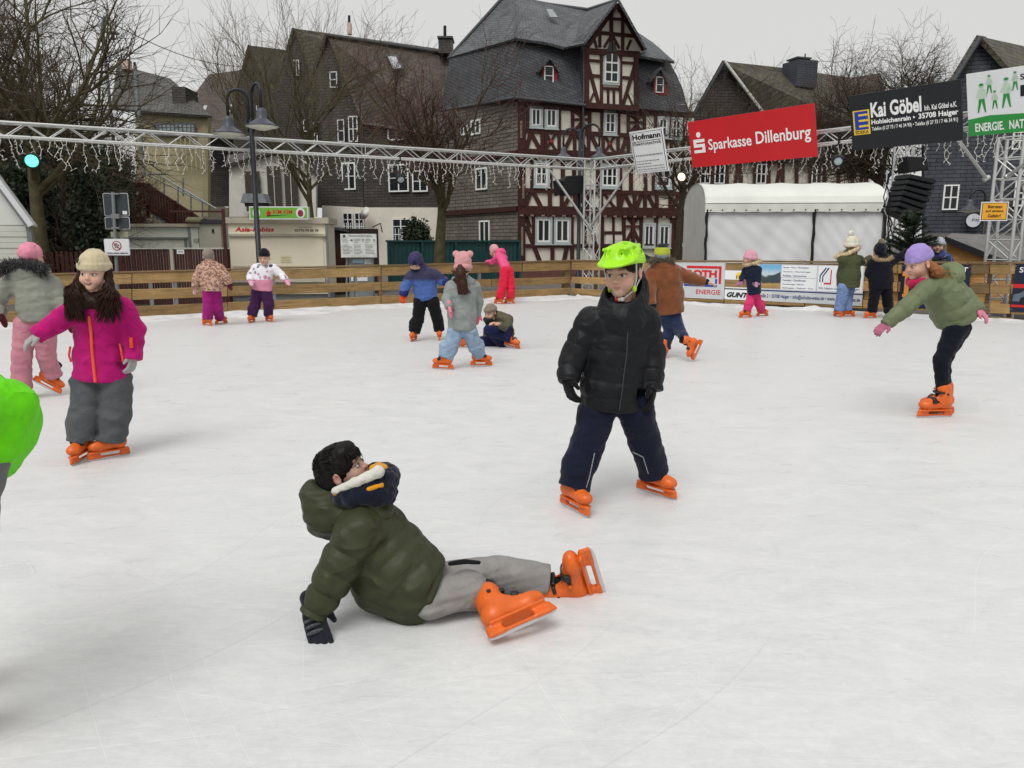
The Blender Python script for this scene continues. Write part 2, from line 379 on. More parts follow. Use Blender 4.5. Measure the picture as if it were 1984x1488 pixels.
def prail(fr, parent, line_t, line_b, u0, u1, d0, d1, mat, name='plank'):
    """a board between two pixel lines ((u,v),(u,v)) for u0..u1 on a plane"""
    def vv(l, u): return lerp(l[0][1], l[1][1], (u - l[0][0]) / (l[1][0] - l[0][0]))
    a = fr.st(u0, vv(line_b, u0)); b = fr.st(u1, vv(line_b, u1)); c = fr.st(u1, vv(line_t, u1)); d = fr.st(u0, vv(line_t, u0))
    mb = MB(); j = random.uniform(-0.004, 0.004)
    mb.hexa([fr.pt(a[0], a[1]+j, d1), fr.pt(b[0], b[1]+j, d1), fr.pt(b[0], b[1]+j, d0), fr.pt(a[0], a[1]+j, d0), fr.pt(d[0], d[1]+j, d1), fr.pt(c[0], c[1]+j, d1), fr.pt(c[0], c[1]+j, d0), fr.pt(d[0], d[1]+j, d0)])
    return mb.obj(name, mat, parent, bevel=0.006)
def fence():
    e = empty('rink_fence', FL.pt(6, 0, 0), 'wooden rail fence along the left and back of the rink', 'fence')
    lines = [((430, 524.5), (1107, 507), (430, 544), (1107, 523)), ((430, 555), (1107, 536), (430, 574), (1107, 548.5)), ((430, 586), (1107, 558), (430, 605), (1107, 571))]
    for r, (a, b, c, d) in enumerate(lines):
        us = [-230, 20 + 30 * r, 255, 440, 737, 1010 - 60 * r, 1104]
        for i in range(len(us) - 1): prail(FL, e, (a, b), (c, d), us[i] + 0.8, us[i+1] - 0.8, 0.0, 0.045, WOOD)
    for i, (u0, u1) in enumerate(((-230, 160), (160, 440), (440, 737), (737, 1106))):
        prail(FL, e, ((430, 521), (1107, 503.3)), ((430, 524.2), (1107, 506.8)), u0 + 0.5, u1 - 0.5, -0.09, 0.065, WOOD2, 'top_board')
    for u in (-40, 120, 291, 339, 530, 690, 737, 930):
        a = FL.st(u, 540)[0]; mb = MB(); w = 0.03 if u != 737 else 0.045
        top = 0.86
        FL.box(mb, a - w, a + w, -0.05, top, -0.075, -0.002); mb.obj('post', GALV if u != 737 else WOOD2, e)
    mb = MB(); a = FL.st(1100, 540)[0]; FL.box(mb, a - 0.08, a + 0.10, -0.1, 0.93, -0.16, -0.004); mb.obj('corner_post', WOOD2, e)
    # right run
    e2 = empty('rink_fence', FR.pt(5, 0, 0), 'board fence carrying advertising banners along the right side of the rink', 'fence')
    for r, (a, b, c, d) in enumerate([((1107, 507), (1310, 508), (1107, 523), (1310, 526)), ((1107, 536), (1310, 541), (1107, 548.5), (1310, 557)), ((1107, 558), (1310, 570), (1107, 571), (1310, 584))]):
        prail(FR, e2, (a, b), (c, d), 1109, 1232, 0.0, 0.045, WOOD); prail(FR, e2, (a, b), (c, d), 1233, 1310, 0.0, 0.045, WOOD)
    rl = [((1310, 509), (1984, 512), (1310, 526), (1984, 531)), ((1310, 540), (1984, 551), (1310, 557), (1984, 570)), ((1310, 570), (1984, 590), (1310, 584), (1984, 609))]
    us = [1311, 1404, 1452, 1560, 1672, 1740, 1876, 1918, 1958, 2080, 2220]
    for r, (a, b, c, d) in enumerate(rl):
        for i in range(len(us) - 1):
            mt = WOOD2 if us[i] in (1876,) else (WOODO if us[i] in (1672,) else WOOD)
            prail(FR, e2, (a, b), (c, d), us[i] + 0.8, us[i+1] - 0.8, 0.0 if us[i] != 1876 else 0.006, 0.04, mt)
    bl = [((1310, 526.5), (1984, 531.5), (1310, 539.5), (1984, 550.5)), ((1310, 557.5), (1984, 570.5), (1310, 569.5), (1984, 589.5))]
    for (a, b, c, d) in bl:
        for u0, u1 in ((1672, 1700), (1700, 1740), (1876, 1908)): prail(FR, e2, (a, b), (c, d), u0 + 1, u1 - 1, -0.06, -0.02, WOODO)
    prail(FR, e2, ((1310, 594), (1984, 617)), ((1310, 600), (1984, 634)), 1738, 1860, -0.05, -0.01, WOODO, 'kick_board'); prail(FR, e2, ((1310, 594), (1984, 617)), ((1310, 600), (1984, 634)), 1861, 1962, -0.05, -0.01, WOODO, 'kick_board')
    for u0, u1 in ((1107, 1310), (1311, 1560), (1561, 1876), (1877, 2220)):
        prail(FR, e2, ((1107, 503.3), (1984, 507.5)), ((1107, 506.7), (1984, 511.4)), u0 + 0.5, u1 - 0.5, -0.09, 0.065, WOOD2, 'top_board')
    for u in (1150, 1262, 1404, 1575, 1690, 1745, 1870, 1915, 1962, 2090):
        a = FR.st(u, 540)[0]; mb = MB(); FR.box(mb, a - 0.03, a + 0.03, -0.08, 0.93, -0.14, -0.062); mb.obj('post', GALV if u in (1262, 1575) else WOOD2, e2)
    # grey sheet and steel frame under the banners
    tarp = M('grey_tarpaulin', '#9a9c9e', 1.0, 0.55, 0.2, 3.0, 0.5, 8)
    mb = MB(); s0 = FR.st(1318, 590)[0]; s1 = FR.st(1680, 590)[0]; n = 26
    for i in range(n):
        a, b = lerp(s0, s1, i / n), lerp(s0, s1, (i + 1) / n)
        def w(s, z): return 0.03 * math.sin(s * 7 + z * 9) + 0.02 * math.sin(s * 17)
        for z0, z1 in ((-0.12, 0.02), (0.02, 0.16), (0.16, 0.30)): mb.quad(FR.pt(a, z0, -0.2 + w(a, z0)), FR.pt(b, z0, -0.2 + w(b, z0)), FR.pt(b, z1, -0.2 + w(b, z1)), FR.pt(a, z1, -0.2 + w(a, z1)))
    tag(mb.obj('tarpaulin', tarp, smooth=True), 'rumpled grey plastic sheet hanging below the banners at the rink edge', 'tarpaulin')
    ra = empty('steel_rack', FR.px(1560, 600), 'low black steel rack showing under the white banner', 'rack'); blk = M('black_steel', '#202224', 1.0, 0.5)
    for v in (590, 594.5):
        rod('rail', FR.at(1513, v, -0.1), FR.at(1632, v + 4.5, -0.1), 0.014, blk, ra)
    for u in (1516, 1535, 1554, 1573, 1580, 1592, 1611, 1630): rod('bar', FR.at(u, 590 + (u - 1513) * 0.038, -0.1), FR.at(u, 606 + (u - 1513) * 0.038, -0.1), 0.010 if u not in (1516, 1580) else 0.03, blk, ra)
fence()
# ================================================================ aluminium truss, lights, hanging signs
ALU = M('truss_aluminium', '#c6c7c6', 1.0, 0.42, 0.10, 9, metal=0.55, spec=0.5)
BLACK = M('black_plastic', '#17181b', 1.0, 0.5, 0.3, 8)
def truss(name, label, A, B, size, pitch, up, chr_=0.026, brr=0.010, faces=(0, 1, 2, 3)):
    A = Vector(A); B = Vector(B); ex = (B - A).normalized(); up = Vector(up); side = ex.cross(up).normalized(); up = side.cross(ex).normalized(); L = (B - A).length
    e = empty(name, A, label, 'truss'); h = size / 2
    cs = [(-h, -h), (h, -h), (h, h), (-h, h)]
    off = [side * a + up * b for a, b in cs]
    for o in off: rod('chord', A + o, B + o, chr_, ALU, e, 10)
    n = max(2, int(round(L / pitch))); 
    for f in faces:
        p, q = off[f], off[(f + 1) % 4]
        for i in range(n):
            a = A + ex * (L * i / n); b = A + ex * (L * (i + 1) / n)
            if (i + f // 2) % 2: p2, q2 = q, p
            else: p2, q2 = p, q
            rod('brace', a + p2, b + q2, brr, ALU, e)
    for k in range(0, n + 1, max(1, n // 6)):
        a = A + ex * (L * k / n)
        for f in range(4): rod('brace', a + off[f], a + off[(f+1) % 4], brr, ALU, e)
    return e
FTL = Frame.wall(0, 14.8, 1146, 21.5); FTR = Frame.wall(1146, 21.5, 1984, 13.05)
TC = FTR.o.copy(); ZT = 3.60; TS = 0.25; ZM = ZT - TS / 2 - 0.01
def trusses():
    truss('truss_beam', 'long silver truss beam crossing above the back left of the rink', FTL.pt(-2.5, ZM), FTL.pt((TC - FTL.o).length - 0.18, ZM), TS, 0.35, (0, 0, 1))
    truss('truss_beam', 'silver truss beam carrying the advertising signs above the right side', FTR.pt(0.18, ZM), FTR.pt((Frame.wall(1984, 13.05, 1990, 13.05).o - TC).length + 2.5, ZM), TS, 0.35, (0, 0, 1))
    truss('truss_tower', 'silver truss tower at the far corner of the rink', (TC.x, TC.y, GZ), (TC.x, TC.y, ZT), 0.32, 0.32, (0.6, 0.8, 0))
    rt = P(1945, 470, 14.75); rt.z = 0
    truss('truss_tower', 'silver truss tower behind the yellow warning sign', (rt.x, rt.y, GZ), (rt.x, rt.y, 3.3), 0.42, 0.36, (0.75, 0.6, 0), 0.030, 0.013)
    rt2 = P(1735, 470, 17.6)
    truss('truss_tower', 'slim silver truss tower holding the black loudspeaker stack', (rt2.x, rt2.y, GZ), (rt2.x, rt2.y, 3.55), 0.26, 0.3, (0.8, 0.6, 0), 0.02, 0.009)
    for k, (a, b, lab) in enumerate(((FTL.at(1066, 330, 0.05), P(1150, 452, 21.3), 'round knee brace left of the corner truss tower'), (FTR.at(1226, 322, 0.05), P(1143, 440, 21.3), 'round knee brace right of the corner truss tower'), (FTR.at(1857, 272, 0.1), P(1911, 346, 14.6), 'thick knee brace left of the tower behind the yellow sign'), (FTR.at(2010, 300, 0.1), P(1953, 341, 14.6), 'knee brace running off the right edge from the tower'))):
        e = empty('knee_brace', b, lab, 'brace', 'knee braces on the truss towers'); rod('tube', a, b, 0.032, ALU, e, 10); rod('clamp', b - V(0.05, 0, 0.03), b + V(0.05, 0, 0.03), 0.045, ALU, e, 8)
trusses()
WIRE = M('white_cable', '#d8d6d0', 1.0, 0.5, 0.05)
def icicles(fr, u0, u1, zb, label, seed, skip=()):
    rng = random.Random(seed); s0 = fr.st(u0, 320)[0]; s1 = fr.st(u1, 320)[0]
    e = empty('icicle_lights', fr.pt(s0, zb), label, 'string lights'); s = s0; k = 0
    mb = MB(); pts = [fr.pt(lerp(s0, s1, i / 60), zb - 0.012 * (i % 2), 0.15) for i in range(61)]; mb.tube(pts, 0.006, 4); mb.obj('lead_cable', WIRE, e)
    while s < s1:
        mb = MB(); L = rng.choice((0.18, 0.26, 0.34, 0.42, 0.5)); p = fr.pt(s, zb, 0.15); pts = [p.copy()]; x = 0.0; z = 0.0
        while z < L:
            z += rng.uniform(0.05, 0.09); x += rng.uniform(-0.035, 0.035) * (1.6 if z > L * 0.6 else 1)
            pts.append(fr.pt(s + x, zb - z, 0.15 + rng.uniform(-0.02, 0.02)))
        if rng.random() < 0.35: pts.append(pts[-1] + fr.ex * rng.choice((-1, 1)) * 0.05 + V(0, 0, -0.03 if rng.random() < .5 else 0.03))
        mb.tube(pts, 0.0042, 4)
        for q in pts[1:]:
            d = fr.ex * rng.uniform(-1, 1) + V(0, 0, rng.uniform(-0.9, 0.3)); mb.tube([q, q + d.normalized() * 0.04], [0.007, 0.004], 4)
        mb.obj('strand', WIRE, e, uv=False); s += rng.uniform(0.09, 0.15); k += 1
ZB = ZM - TS / 2 - 0.02
icicles(FTL, -20, 1060, ZB, 'white icicle light strands hanging from the left truss beam', 1)
icicles(FTR, 1235, 1860, ZB, 'white icicle light strands hanging below the red and black signs', 2)
icicles(FTR, 1880, 2040, ZB, 'white icicle light strands hanging below the white and green sign', 3)
def par_can(u, v, fr, aim, lens, label, r=0.11, L=0.34):
    c = fr.at(u, v, 0.25); e = empty('stage_light', c, label, 'spotlight', 'stage lights clamped under the truss'); a = Vector(aim).normalized()
    mb = MB(); mb.lathe(c - a * L, [(r * 0.55, 0), (r * 0.7, 0.03), (r * 0.72, 0.14), (r * 0.98, 0.18), (r, L), (r * 0.86, L), (r * 0.84, L - 0.03)], 20, a); mb.obj('housing', BLACK, e, smooth=False)
    mb = MB(); mb.lathe(c - a * 0.028, [(r * 0.84, 0), (r * 0.6, 0.012), (r * 0.2, 0.018)], 20, a); mb.obj('lens', lens, e, smooth=True)
    mid = c - a * L * 0.45; sd = a.cross(V(0, 0, 1)).normalized(); top = V(mid.x, mid.y, 0); top = V(fr.at(u, v, 0).x, fr.at(u, v, 0).y, ZB + 0.02); h = top.z - 0.06
    mb = MB(); mb.tube([mid + sd * (r + .02), V(mid.x, mid.y, h) + sd * (r + .02), V(mid.x, mid.y, h) - sd * (r + .02), mid - sd * (r + .02)], 0.012, 4); mb.obj('yoke', BLACK, e)
    mb = MB(); mb.box((mid.x - .035, mid.y - .035, h), (mid.x + .035, mid.y + .035, h + 0.13)); mb.obj('clamp', BLACK, e)
LENS_G = M('lamp_glow_green', '#5fe6c0', 1.0, 0.2, 0.0, emit=1.5); LENS_W = M('lamp_glow_warm', '#ffc9a0', 1.0, 0.2, 0.0, emit=2.4); LENS_0 = M('lamp_glass', '#9fb0b0', 1.0, 0.1, 0.2, spec=0.6)
par_can(61, 312, FTL, (0.35, -0.9, -0.22), LENS_G, 'black stage light glowing green under the left truss beam', 0.135)
par_can(777, 349, FTL, (0.25, -0.8, -0.42), LENS_0, 'unlit black stage light hanging from the left truss beam above the hooded skater')
par_can(1320, 343, FTR, (-0.45, -0.8, -0.25), LENS_W, 'black stage light glowing warm beside the red sign')
par_can(1624, 313, FTR, (-0.35, -0.85, -0.25), LENS_0, 'unlit black stage light between the red and black signs')
# loudspeakers
def speakers():
    e = empty('loudspeaker', P(1110, 360, 21.7), 'black wedge loudspeaker hanging left of the corner truss tower', 'loudspeaker'); f = Frame.wall(1075, 21.7, 1130, 21.9)
    mb = MB(); f.poly(mb, [(1093, 342), (1124, 340), (1129, 352), (1124, 375), (1090, 380), (1086, 352)], -0.2, 0.2); mb.obj('cabinet', BLACK, e, bevel=0.02)
    mb = MB(); f.poly(mb, [(1074, 350), (1084, 347), (1083, 378), (1077, 380)], -0.15, 0.1); mb.obj('side_box', BLACK, e, bevel=0.01)
    rod('bracket', f.at(1110, 342, 0), f.at(1110, 326, 0), 0.03, BLACK, e)
    e = empty('speaker_array', P(1760, 420, 16.9), 'tall stack of black line array loudspeakers leaning beside the white tent', 'loudspeaker'); f = Frame.wall(1715, 16.9, 1805, 17.2)
    tl, tr, bl, br = V(1752, 338), V(1802, 348), V(1722, 412), V(1770, 432); n = 7
    for i in range(n):
        a, b = i / n, (i + 0.88) / n
        q = [tl.lerp(bl, b), tr.lerp(br, b), tr.lerp(br, a), tl.lerp(bl, a)]
        mb = MB(); f.poly(mb, [tuple(x) for x in q], -0.28, 0.16 + 0.02 * (i % 2)); c = mb.obj('cabinet', BLACK, e, bevel=0.015)
        g = MB(); q = [tl.lerp(bl, b - .02), tr.lerp(br, b - .02), tr.lerp(br, a + .02), tl.lerp(bl, a + .02)]; f.poly(g, [tuple(x) for x in q], 0.165 + 0.02 * (i % 2), 0.19 + 0.02 * (i % 2)); g.obj('grille', M('speaker_grille', '#1d2024', 1.0, 0.7, 0.4, 60), e)
    mb = MB(); f.poly(mb, [(1748, 304), (1786, 306), (1790, 330), (1752, 336)], -0.2, 0.15); mb.obj('amplifier_case', BLACK, e, bevel=0.015)
    rod('hanger', f.at(1770, 290, 0), f.at(1772, 336, 0), 0.02, ALU, e)
    cb = M('black_cable', '#141416'); 
    for k in range(4):
        rng = random.Random(k); mb = MB(); pts = [f.at(1722 + rng.uniform(-8, 8), 330 + i * 26, 0.25 + rng.uniform(-.1, .1)) + V(rng.uniform(-.05, .05), 0, 0) for i in range(7)]
        mb.tube(pts, 0.012, 5); mb.obj('cable', cb if k != 1 else M('grey_cable', '#b9bcc0'), e, smooth=True)
speakers()
# ---- signs: rectangles leaning forward on the truss
def tilt_frame(fr, d, TL, TR, BR, BL):
    bl = fr.at(*BL, d); br = fr.at(*BR, d); ex = br - bl; best = None
    for i in range(-100, 400):
        tl = fr.at(*TL, d + i * 0.005); q = abs((tl - bl).normalized().dot(ex.normalized()))
        if best is None or q < best[0]: best = (q, tl)
    tl = best[1]; f = Frame(bl, ex, tl - bl); H = (tl - bl).length; Wd = ex.length
    tr_s, tr_t = f.st(*TR); H = (H + tr_t) / 2
    return f, Wd, H
WHITE = M('sign_white', '#e4e6e8', 1.0, 0.45, 0.04, 2); SBLK = M('sign_black', '#24262b', 0.9, 0.45, 0.1, 2); INK = M('print_black', '#1b1c20', 1.0, 0.5, 0.05)
RED = M('sign_red', '#c4262c', 1.05, 0.42, 0.04, 1.5); SYEL = M('print_yellow', '#ecc63a', 1.05, 0.45, 0.04); SBLU = M('print_blue', '#1e3f9c', 1.1, 0.45, 0.05); SGRN = M('print_green', '#2a8b3f', 1.1, 0.45, 0.06); PWHT = M('print_white', '#eceeee', 1.05, 0.45, 0.03)
BACK = M('sign_back', '#8b8e90', 0.9, 0.5)
def sign(name, label, fr, d, quad, mat, th=0.02):
    f, w, h = tilt_frame(fr, d, *quad); e = empty(name, f.o, label, 'sign'); mb = MB(); f.box(mb, 0, w, 0, h, -th, 0); mb.obj('panel', mat, e)
    for s in (0.12, 0.88):
        a = f.pt(w * s, h * 0.35, -th); rod('bracket', a, a - f.n * 0.18, 0.02, ALU, e)
    return e, f, w, h
def rrect(f, s0, s1, t0, t1, d, mat, parent, name='print'):
    mb = MB(); f.box(mb, s0, s1, t0, t1, d, d + 0.002); return mb.obj(name, mat, parent)
def disc(f, cs, ct, r, d, mat, parent, name='print', n=24, ry=None):
    mb = MB(); f.poly(mb, [(cs + r * math.cos(2*math.pi*i/n), ct + (ry or r) * math.sin(2*math.pi*i/n)) for i in range(n)], d, d + 0.002, True); return mb.obj(name, mat, parent)
def ppoly(f, pts, d, mat, parent, name='print'):
    mb = MB(); f.poly(mb, pts, d, d + 0.002, True); return mb.obj(name, mat, parent)
def signs():
    e, f, w, h = sign('advertising_sign', 'red savings bank sign with white lettering on the right truss', FTR, 0.35, ((1332, 238), (1570, 200), (1584, 303), (1342, 325)), RED)
    text(f, 'Sparkasse', w*.165, h*.275, w*.36, h*.305, 0.003, PWHT, e, bold=0.015); text(f, 'Dillenburg', w*.56, h*.285, w*.405, h*.325, 0.003, PWHT, e, bold=0.015)
    disc(f, w*.085, h*.70, h*.06, 0.002, PWHT, e, 'logo')
    for s0, s1, t0, t1 in ((.035, .135, .535, .605), (.035, .06, .46, .535), (.035, .135, .43, .50), (.11, .135, .34, .43), (.035, .135, .31, .375)): rrect(f, w*s0, w*s1, h*t0, h*t1, 0.002 + s0 * 0.004 + t0 * 0.004, PWHT, e, 'logo')
    e, f, w, h = sign('advertising_sign', 'black grocery sign with white lettering and blue yellow logo on the right truss', FTR, 0.38, ((1644, 188), (1865, 151), (1866, 272), (1652, 292)), SBLK)
    rrect(f, w*.03, w*.19, h*.28, h*.72, 0.002, SYEL, e, 'logo'); rrect(f, w*.045, w*.175, h*.37, h*.70, 0.005, SBLU, e, 'logo')
    for t0 in (.42, .52, .62): rrect(f, w*.085, w*.175, h*(t0 - .005), h*(t0 + .03), 0.008, SYEL, e, 'logo')
    text(f, 'EDEKA', w*.045, h*.295, w*.13, h*.06, 0.004, INK, e, bold=0.02)
    text(f, 'Kai Göbel', w*.205, h*.56, w*.46, h*.27, 0.003, PWHT, e, bold=0.03); text(f, 'Inh. Kai Göbel e.K.', w*.69, h*.57, w*.27, h*.09, 0.003, PWHT, e, bold=0.02)
    text(f, 'Hohleichenrain •', w*.205, h*.44, w*.40, h*.085, 0.003, PWHT, e, bold=0.03); text(f, '35708 Haiger', w*.635, h*.415, w*.335, h*.12, 0.003, PWHT, e, bold=0.03); text(f, 'Telefon (0 27 73 / 7 46 34 90) • Telefax (0 27 73 / 7 46 34 91)', w*.205, h*.31, w*.76, h*.085, 0.003, PWHT, e, bold=0.015)
    e, f, w, h = sign('advertising_sign', 'white and green energy sign with skater drawings at the right edge', FTR, 0.40, ((1872, 145.5), (2110, 108), (2110, 244), (1877, 264)), WHITE)
    ppoly(f, [(0, 0), (w, 0), (w, h*.30), (w*.7, h*.27), (w*.45, h*.29), (w*.2, h*.31), (0, h*.27)], 0.002, SGRN, e)
    text(f, 'ENERGIE.', w*.065, h*.06, w*.255, h*.14, 0.005, PWHT, e, bold=0.02); text(f, 'NAT', w*.365, h*.06, w*.125, h*.14, 0.005, PWHT, e, bold=0.02)
    gl = M('print_pale_green', '#b9cfba', 1.0)
    for cx, cy, sc in ((.13, .60, 1.0), (.245, .55, .62), (.345, .64, 1.0), (.20, .80, .62), (.42, .80, .62)):
        q = lambda pts: [(w*(cx + x*sc*.5), h*(cy + y*sc*.9)) for x, y in pts]
        ppoly(f, q([(-.05, -.02), (-.08, -.26), (-.055, -.26), (0, -.06), (.05, -.26), (.075, -.26), (.05, -.02)]), 0.003, SGRN, e); ppoly(f, q([(-.05, -.02), (.05, -.02), (.055, .15), (-.055, .15)]), 0.003, gl, e)
        disc(f, w*cx, h*(cy + .185*sc), h*.035*sc, 0.003, gl, e); disc(f, w*cx, h*(cy + .205*sc), h*.034*sc, 0.005, SGRN, e, ry=h*.022*sc)
        ppoly(f, q([(-.055, .13), (-.10, .02), (-.085, .0), (-.045, .09)]), 0.004, gl, e); ppoly(f, q([(.055, .13), (.10, .02), (.085, .0), (.045, .09)]), 0.004, gl, e)
    text(f, 'S', w*.462, h*.80, w*.035, h*.09, 0.003, INK, e, bold=0.02); rrect(f, w*.462, w*.70, h*.55, h*.72, 0.003, INK, e)
    e, f, w, h = sign('advertising_sign', 'small tilted white electrician sign with black lettering near the corner tower', FTR, 0.40, ((1219, 256), (1281, 247), (1296, 331), (1233, 337)), WHITE)
    for s0, s1, t0, t1 in ((.03, .97, .035, .042), (.03, .97, .955, .962), (.03, .045, .035, .962), (.955, .97, .035, .962), (.06, .92, .745, .755)): rrect(f, w*s0, w*s1, h*t0, h*t1, 0.002, INK, e)
    text(f, 'Hofmann', w*.07, h*.79, w*.85, h*.13, 0.003, INK, e, bold=0.035); text(f, 'Elektrotechnik', w*.07, h*.66, w*.85, h*.075, 0.003, INK, e, bold=0.01)
    rb = random.Random(4)
    for t0, L, hh in ((.405, .82, .030), (.275, .62, .020), (.21, .42, .020), (.145, .8, .020), (.08, .8, .020)):      # small print, too fine to read
        x = .08
        while x < .08 + L:
            ww = rb.uniform(.03, .11); rrect(f, w*x, w*min(x + ww, .9), h*t0, h*(t0 + hh), 0.003, M('print_dim', '#7d8080'), e, 'print_line'); x += ww + .018
    # yellow warning sign on the tower
    f = Frame.wall(1899, 14.3, 1955, 14.2); s0, s1, t0, t1 = f.rect(1900, 391, 1953, 428); f = Frame(f.pt(s0, t0), f.ex, f.ey); w, h = s1 - s0, t1 - t0
    e = empty('warning_sign', f.o, 'small yellow warning sign with black lettering on the right truss tower', 'sign'); mb = MB(); f.box(mb, 0, w, 0, h, -0.012, 0); mb.obj('panel', PWHT, e)
    yl = M('warning_yellow', '#f2ab35', 1.05, 0.45, 0.05); rrect(f, w*.035, w*.965, h*.05, h*.95, 0.001, INK, e, 'border'); rrect(f, w*.06, w*.94, h*.08, h*.92, 0.004, yl, e, 'face')
    for i, (tx, a, b) in enumerate((('Betreten', .25, .52), ('auf eigene', .18, .64), ('Gefahr!', .27, .48))): text(f, tx, w*a, h*(.66 - .24 * i), w*b, h*.17, 0.007, INK, e, bold=0.02)
    rod('clamp', f.pt(w*.3, h*.5, -0.012), f.pt(w*.3, h*.5, -0.25), 0.012, ALU, e); rod('clamp', f.pt(w*.7, h*.5, -0.012), f.pt(w*.7, h*.5, -0.25), 0.012, ALU, e)
signs()
# ---- banners on the fence
def banners():
    def sheet(name, label, u0, u1, lt, lb, mat, d=0.05):
        def vv(l, u): return lerp(l[0][1], l[1][1], (u - l[0][0]) / (l[1][0] - l[0][0]))
        a = FR.st(u0, vv(lb, u0)); b = FR.st(u1, vv(lb, u1)); c = FR.st(u1, vv(lt, u1)); q = FR.st(u0, vv(lt, u0)); o = FR.pt(a[0], (a[1] + b[1]) / 2, d)
        f = Frame(o, FR.ex, FR.ey); w = b[0] - a[0]; h = (c[1] + q[1]) / 2 - (a[1] + b[1]) / 2
        e = empty(name, o, label, 'banner', 'banners on the rink fence'); mb = MB(); n = 12
        for i in range(n):
            x0, x1 = w * i / n, w * (i + 1) / n; f.box(mb, x0, x1, 0, h, -0.008, 0.0)
        mb = MB(); f.box(mb, 0, w, 0, h, -0.008, 0); mb.obj('sheet', mat, e)
        for sx in (0.015, 0.985):
            for ty in (0.05, 0.95): disc(f, w*sx, h*ty, 0.008, 0.0012, GALV, e, 'eyelet', 8)
        return e, f, w, h
    gry = M('banner_grey', '#c3c7c9', 1.0, 0.5, 0.06, 2)
    e, f, w, h = sheet('banner', 'grey banner with red and blue heating logo on the fence', 1262, 1404, ((1262, 506.5), (1404, 508.5)), ((1262, 573), (1404, 580)), gry)
    rrect(f, w*.50, w*.955, h*.83, h*.90, 0.002, RED, e, 'logo'); rrect(f, w*.925, w*.955, h*.42, h*.83, 0.002, RED, e, 'logo'); text(f, 'ROTH', w*.50, h*.58, w*.40, h*.21, 0.003, RED, e, bold=0.05)
    rrect(f, w*.47, w*.49, h*.36, h*.78, 0.002, SBLU, e, 'logo'); rrect(f, w*.47, w*.905, h*.33, h*.385, 0.003, SBLU, e, 'logo'); rrect(f, w*.88, w*.905, h*.42, h*.55, 0.002, SBLU, e, 'logo'); text(f, 'ENERGIE', w*.635, h*.12, w*.32, h*.13, 0.003, RED, e, bold=0.01)
    text(f, 'ROTH', w*.05, h*.50, w*.14, h*.12, 0.003, RED, e, bold=0.04)
    e, f, w, h = sheet('banner', 'narrow white strip with a yellow sun and black swoosh beside the grey banner', 1405, 1452, ((1405, 524), (1452, 524)), ((1405, 541), (1452, 543)), WHITE, 0.046)
    disc(f, w*.62, h*.42, h*.40, 0.002, SYEL, e); [ppoly(f, [(w*(.5+.1*k), h*.1), (w*(.53+.1*k), h*.1), (w*(.53+.1*k), h*.5), (w*(.5+.1*k), h*.45)], 0.005, INK, e) for k in range(3)]
    e, f, w, h = sheet('banner', 'lower white strip with black italic letters left of the navy coated child', 1405, 1452, ((1405, 556), (1452, 557)), ((1405, 579), (1452, 582)), WHITE, 0.046)
    rrect(f, 0, w, h*.82, h*.90, 0.002, INK, e); text(f, 'GUNT', w*.1, h*.18, w*.88, h*.42, 0.003, INK, e, bold=0.05, ital=0.3)
    e, f, w, h = sheet('banner', 'wide white banner with farm photograph, navy print and blue red roof logo', 1453, 1671, ((1453, 512), (1671, 513.5)), ((1453, 582), (1671, 592)), gry)
    navy = M('print_navy', '#20306a', 1.0, 0.45); X = lambda u: w * (u - 1453) / 218.0
    for a, b, t0, t1 in ((1517, 1585, .66, .98), (1517, 1585, .33, .64), (1588, 1669, .33, .98)): rrect(f, X(a), X(b), h*t0, h*t1, 0.0015, WHITE, e, 'field')
    ph = bpy.data.materials.new('farm_photograph'); t, b = nodes(ph); tc = N(t, 'ShaderNodeTexCoord'); sx = N(t, 'ShaderNodeSeparateXYZ'); t.links.new(tc.outputs['Generated'], sx.inputs[0])
    nz = noise(t, tc.outputs['Object'], 6, 4); ad = N(t, 'ShaderNodeMath', operation='MULTIPLY_ADD'); t.links.new(nz, ad.inputs[0]); ad.inputs[1].default_value = 0.30; t.links.new(sx.outputs[2], ad.inputs[2])
    t.links.new(ramp(t, ad.outputs[0], [(0.20, (0.35, 0.20, 0.08)), (0.36, (0.45, 0.30, 0.10)), (0.42, (0.03, 0.05, 0.04)), (0.66, (0.05, 0.07, 0.08)), (0.76, (0.55, 0.62, 0.66)), (1.0, (0.16, 0.42, 0.66))]), b.inputs['Base Color']); b.inputs['Roughness'].default_value = 0.45
    rrect(f, X(1472), X(1516), h*.35, h*.99, 0.0015, ph, e, 'photograph'); ppoly(f, [(X(1496), h*.52), (X(1515), h*.50), (X(1515), h*.80), (X(1496), h*.68)], 0.004, M('print_slate', '#3a444c'), e)
    for i, tx in enumerate(('Fenster • Türen • Wintergärten', 'Haustüren • Überdachungen', 'Rollladen • Sonnenschutz', 'Fassaden • Dachfenster', 'Überdachungen • Balkone', 'Stahltreppen • Geländer • Tore')): text(f, tx, X(1520), h*(.89 - .105 * (i % 3) - (.33 if i > 2 else 0)), X(1453 + (50, 53, 46, 46, 42, 60)[i]), h*.05, 0.004, navy, e, bold=0.01)
    ppoly(f, [(X(1591), h*.56), (X(1593), h*.56), (X(1593), h*.72), (X(1604), h*.93), (X(1601), h*.93), (X(1591), h*.74)], 0.004, navy, e, 'logo'); ppoly(f, [(X(1596), h*.56), (X(1598), h*.56), (X(1598), h*.71), (X(1609), h*.93), (X(1606), h*.93), (X(1596), h*.72)], 0.004, navy, e, 'logo')
    rrect(f, X(1611), X(1613), h*.54, h*.88, 0.004, RED, e, 'logo'); rrect(f, X(1600), X(1613), h*.51, h*.55, 0.005, RED, e, 'logo'); text(f, 'Wir bieten maßvolle Lösungen.', X(1590), h*.36, X(1453 + 76), h*.08, 0.004, navy, e)
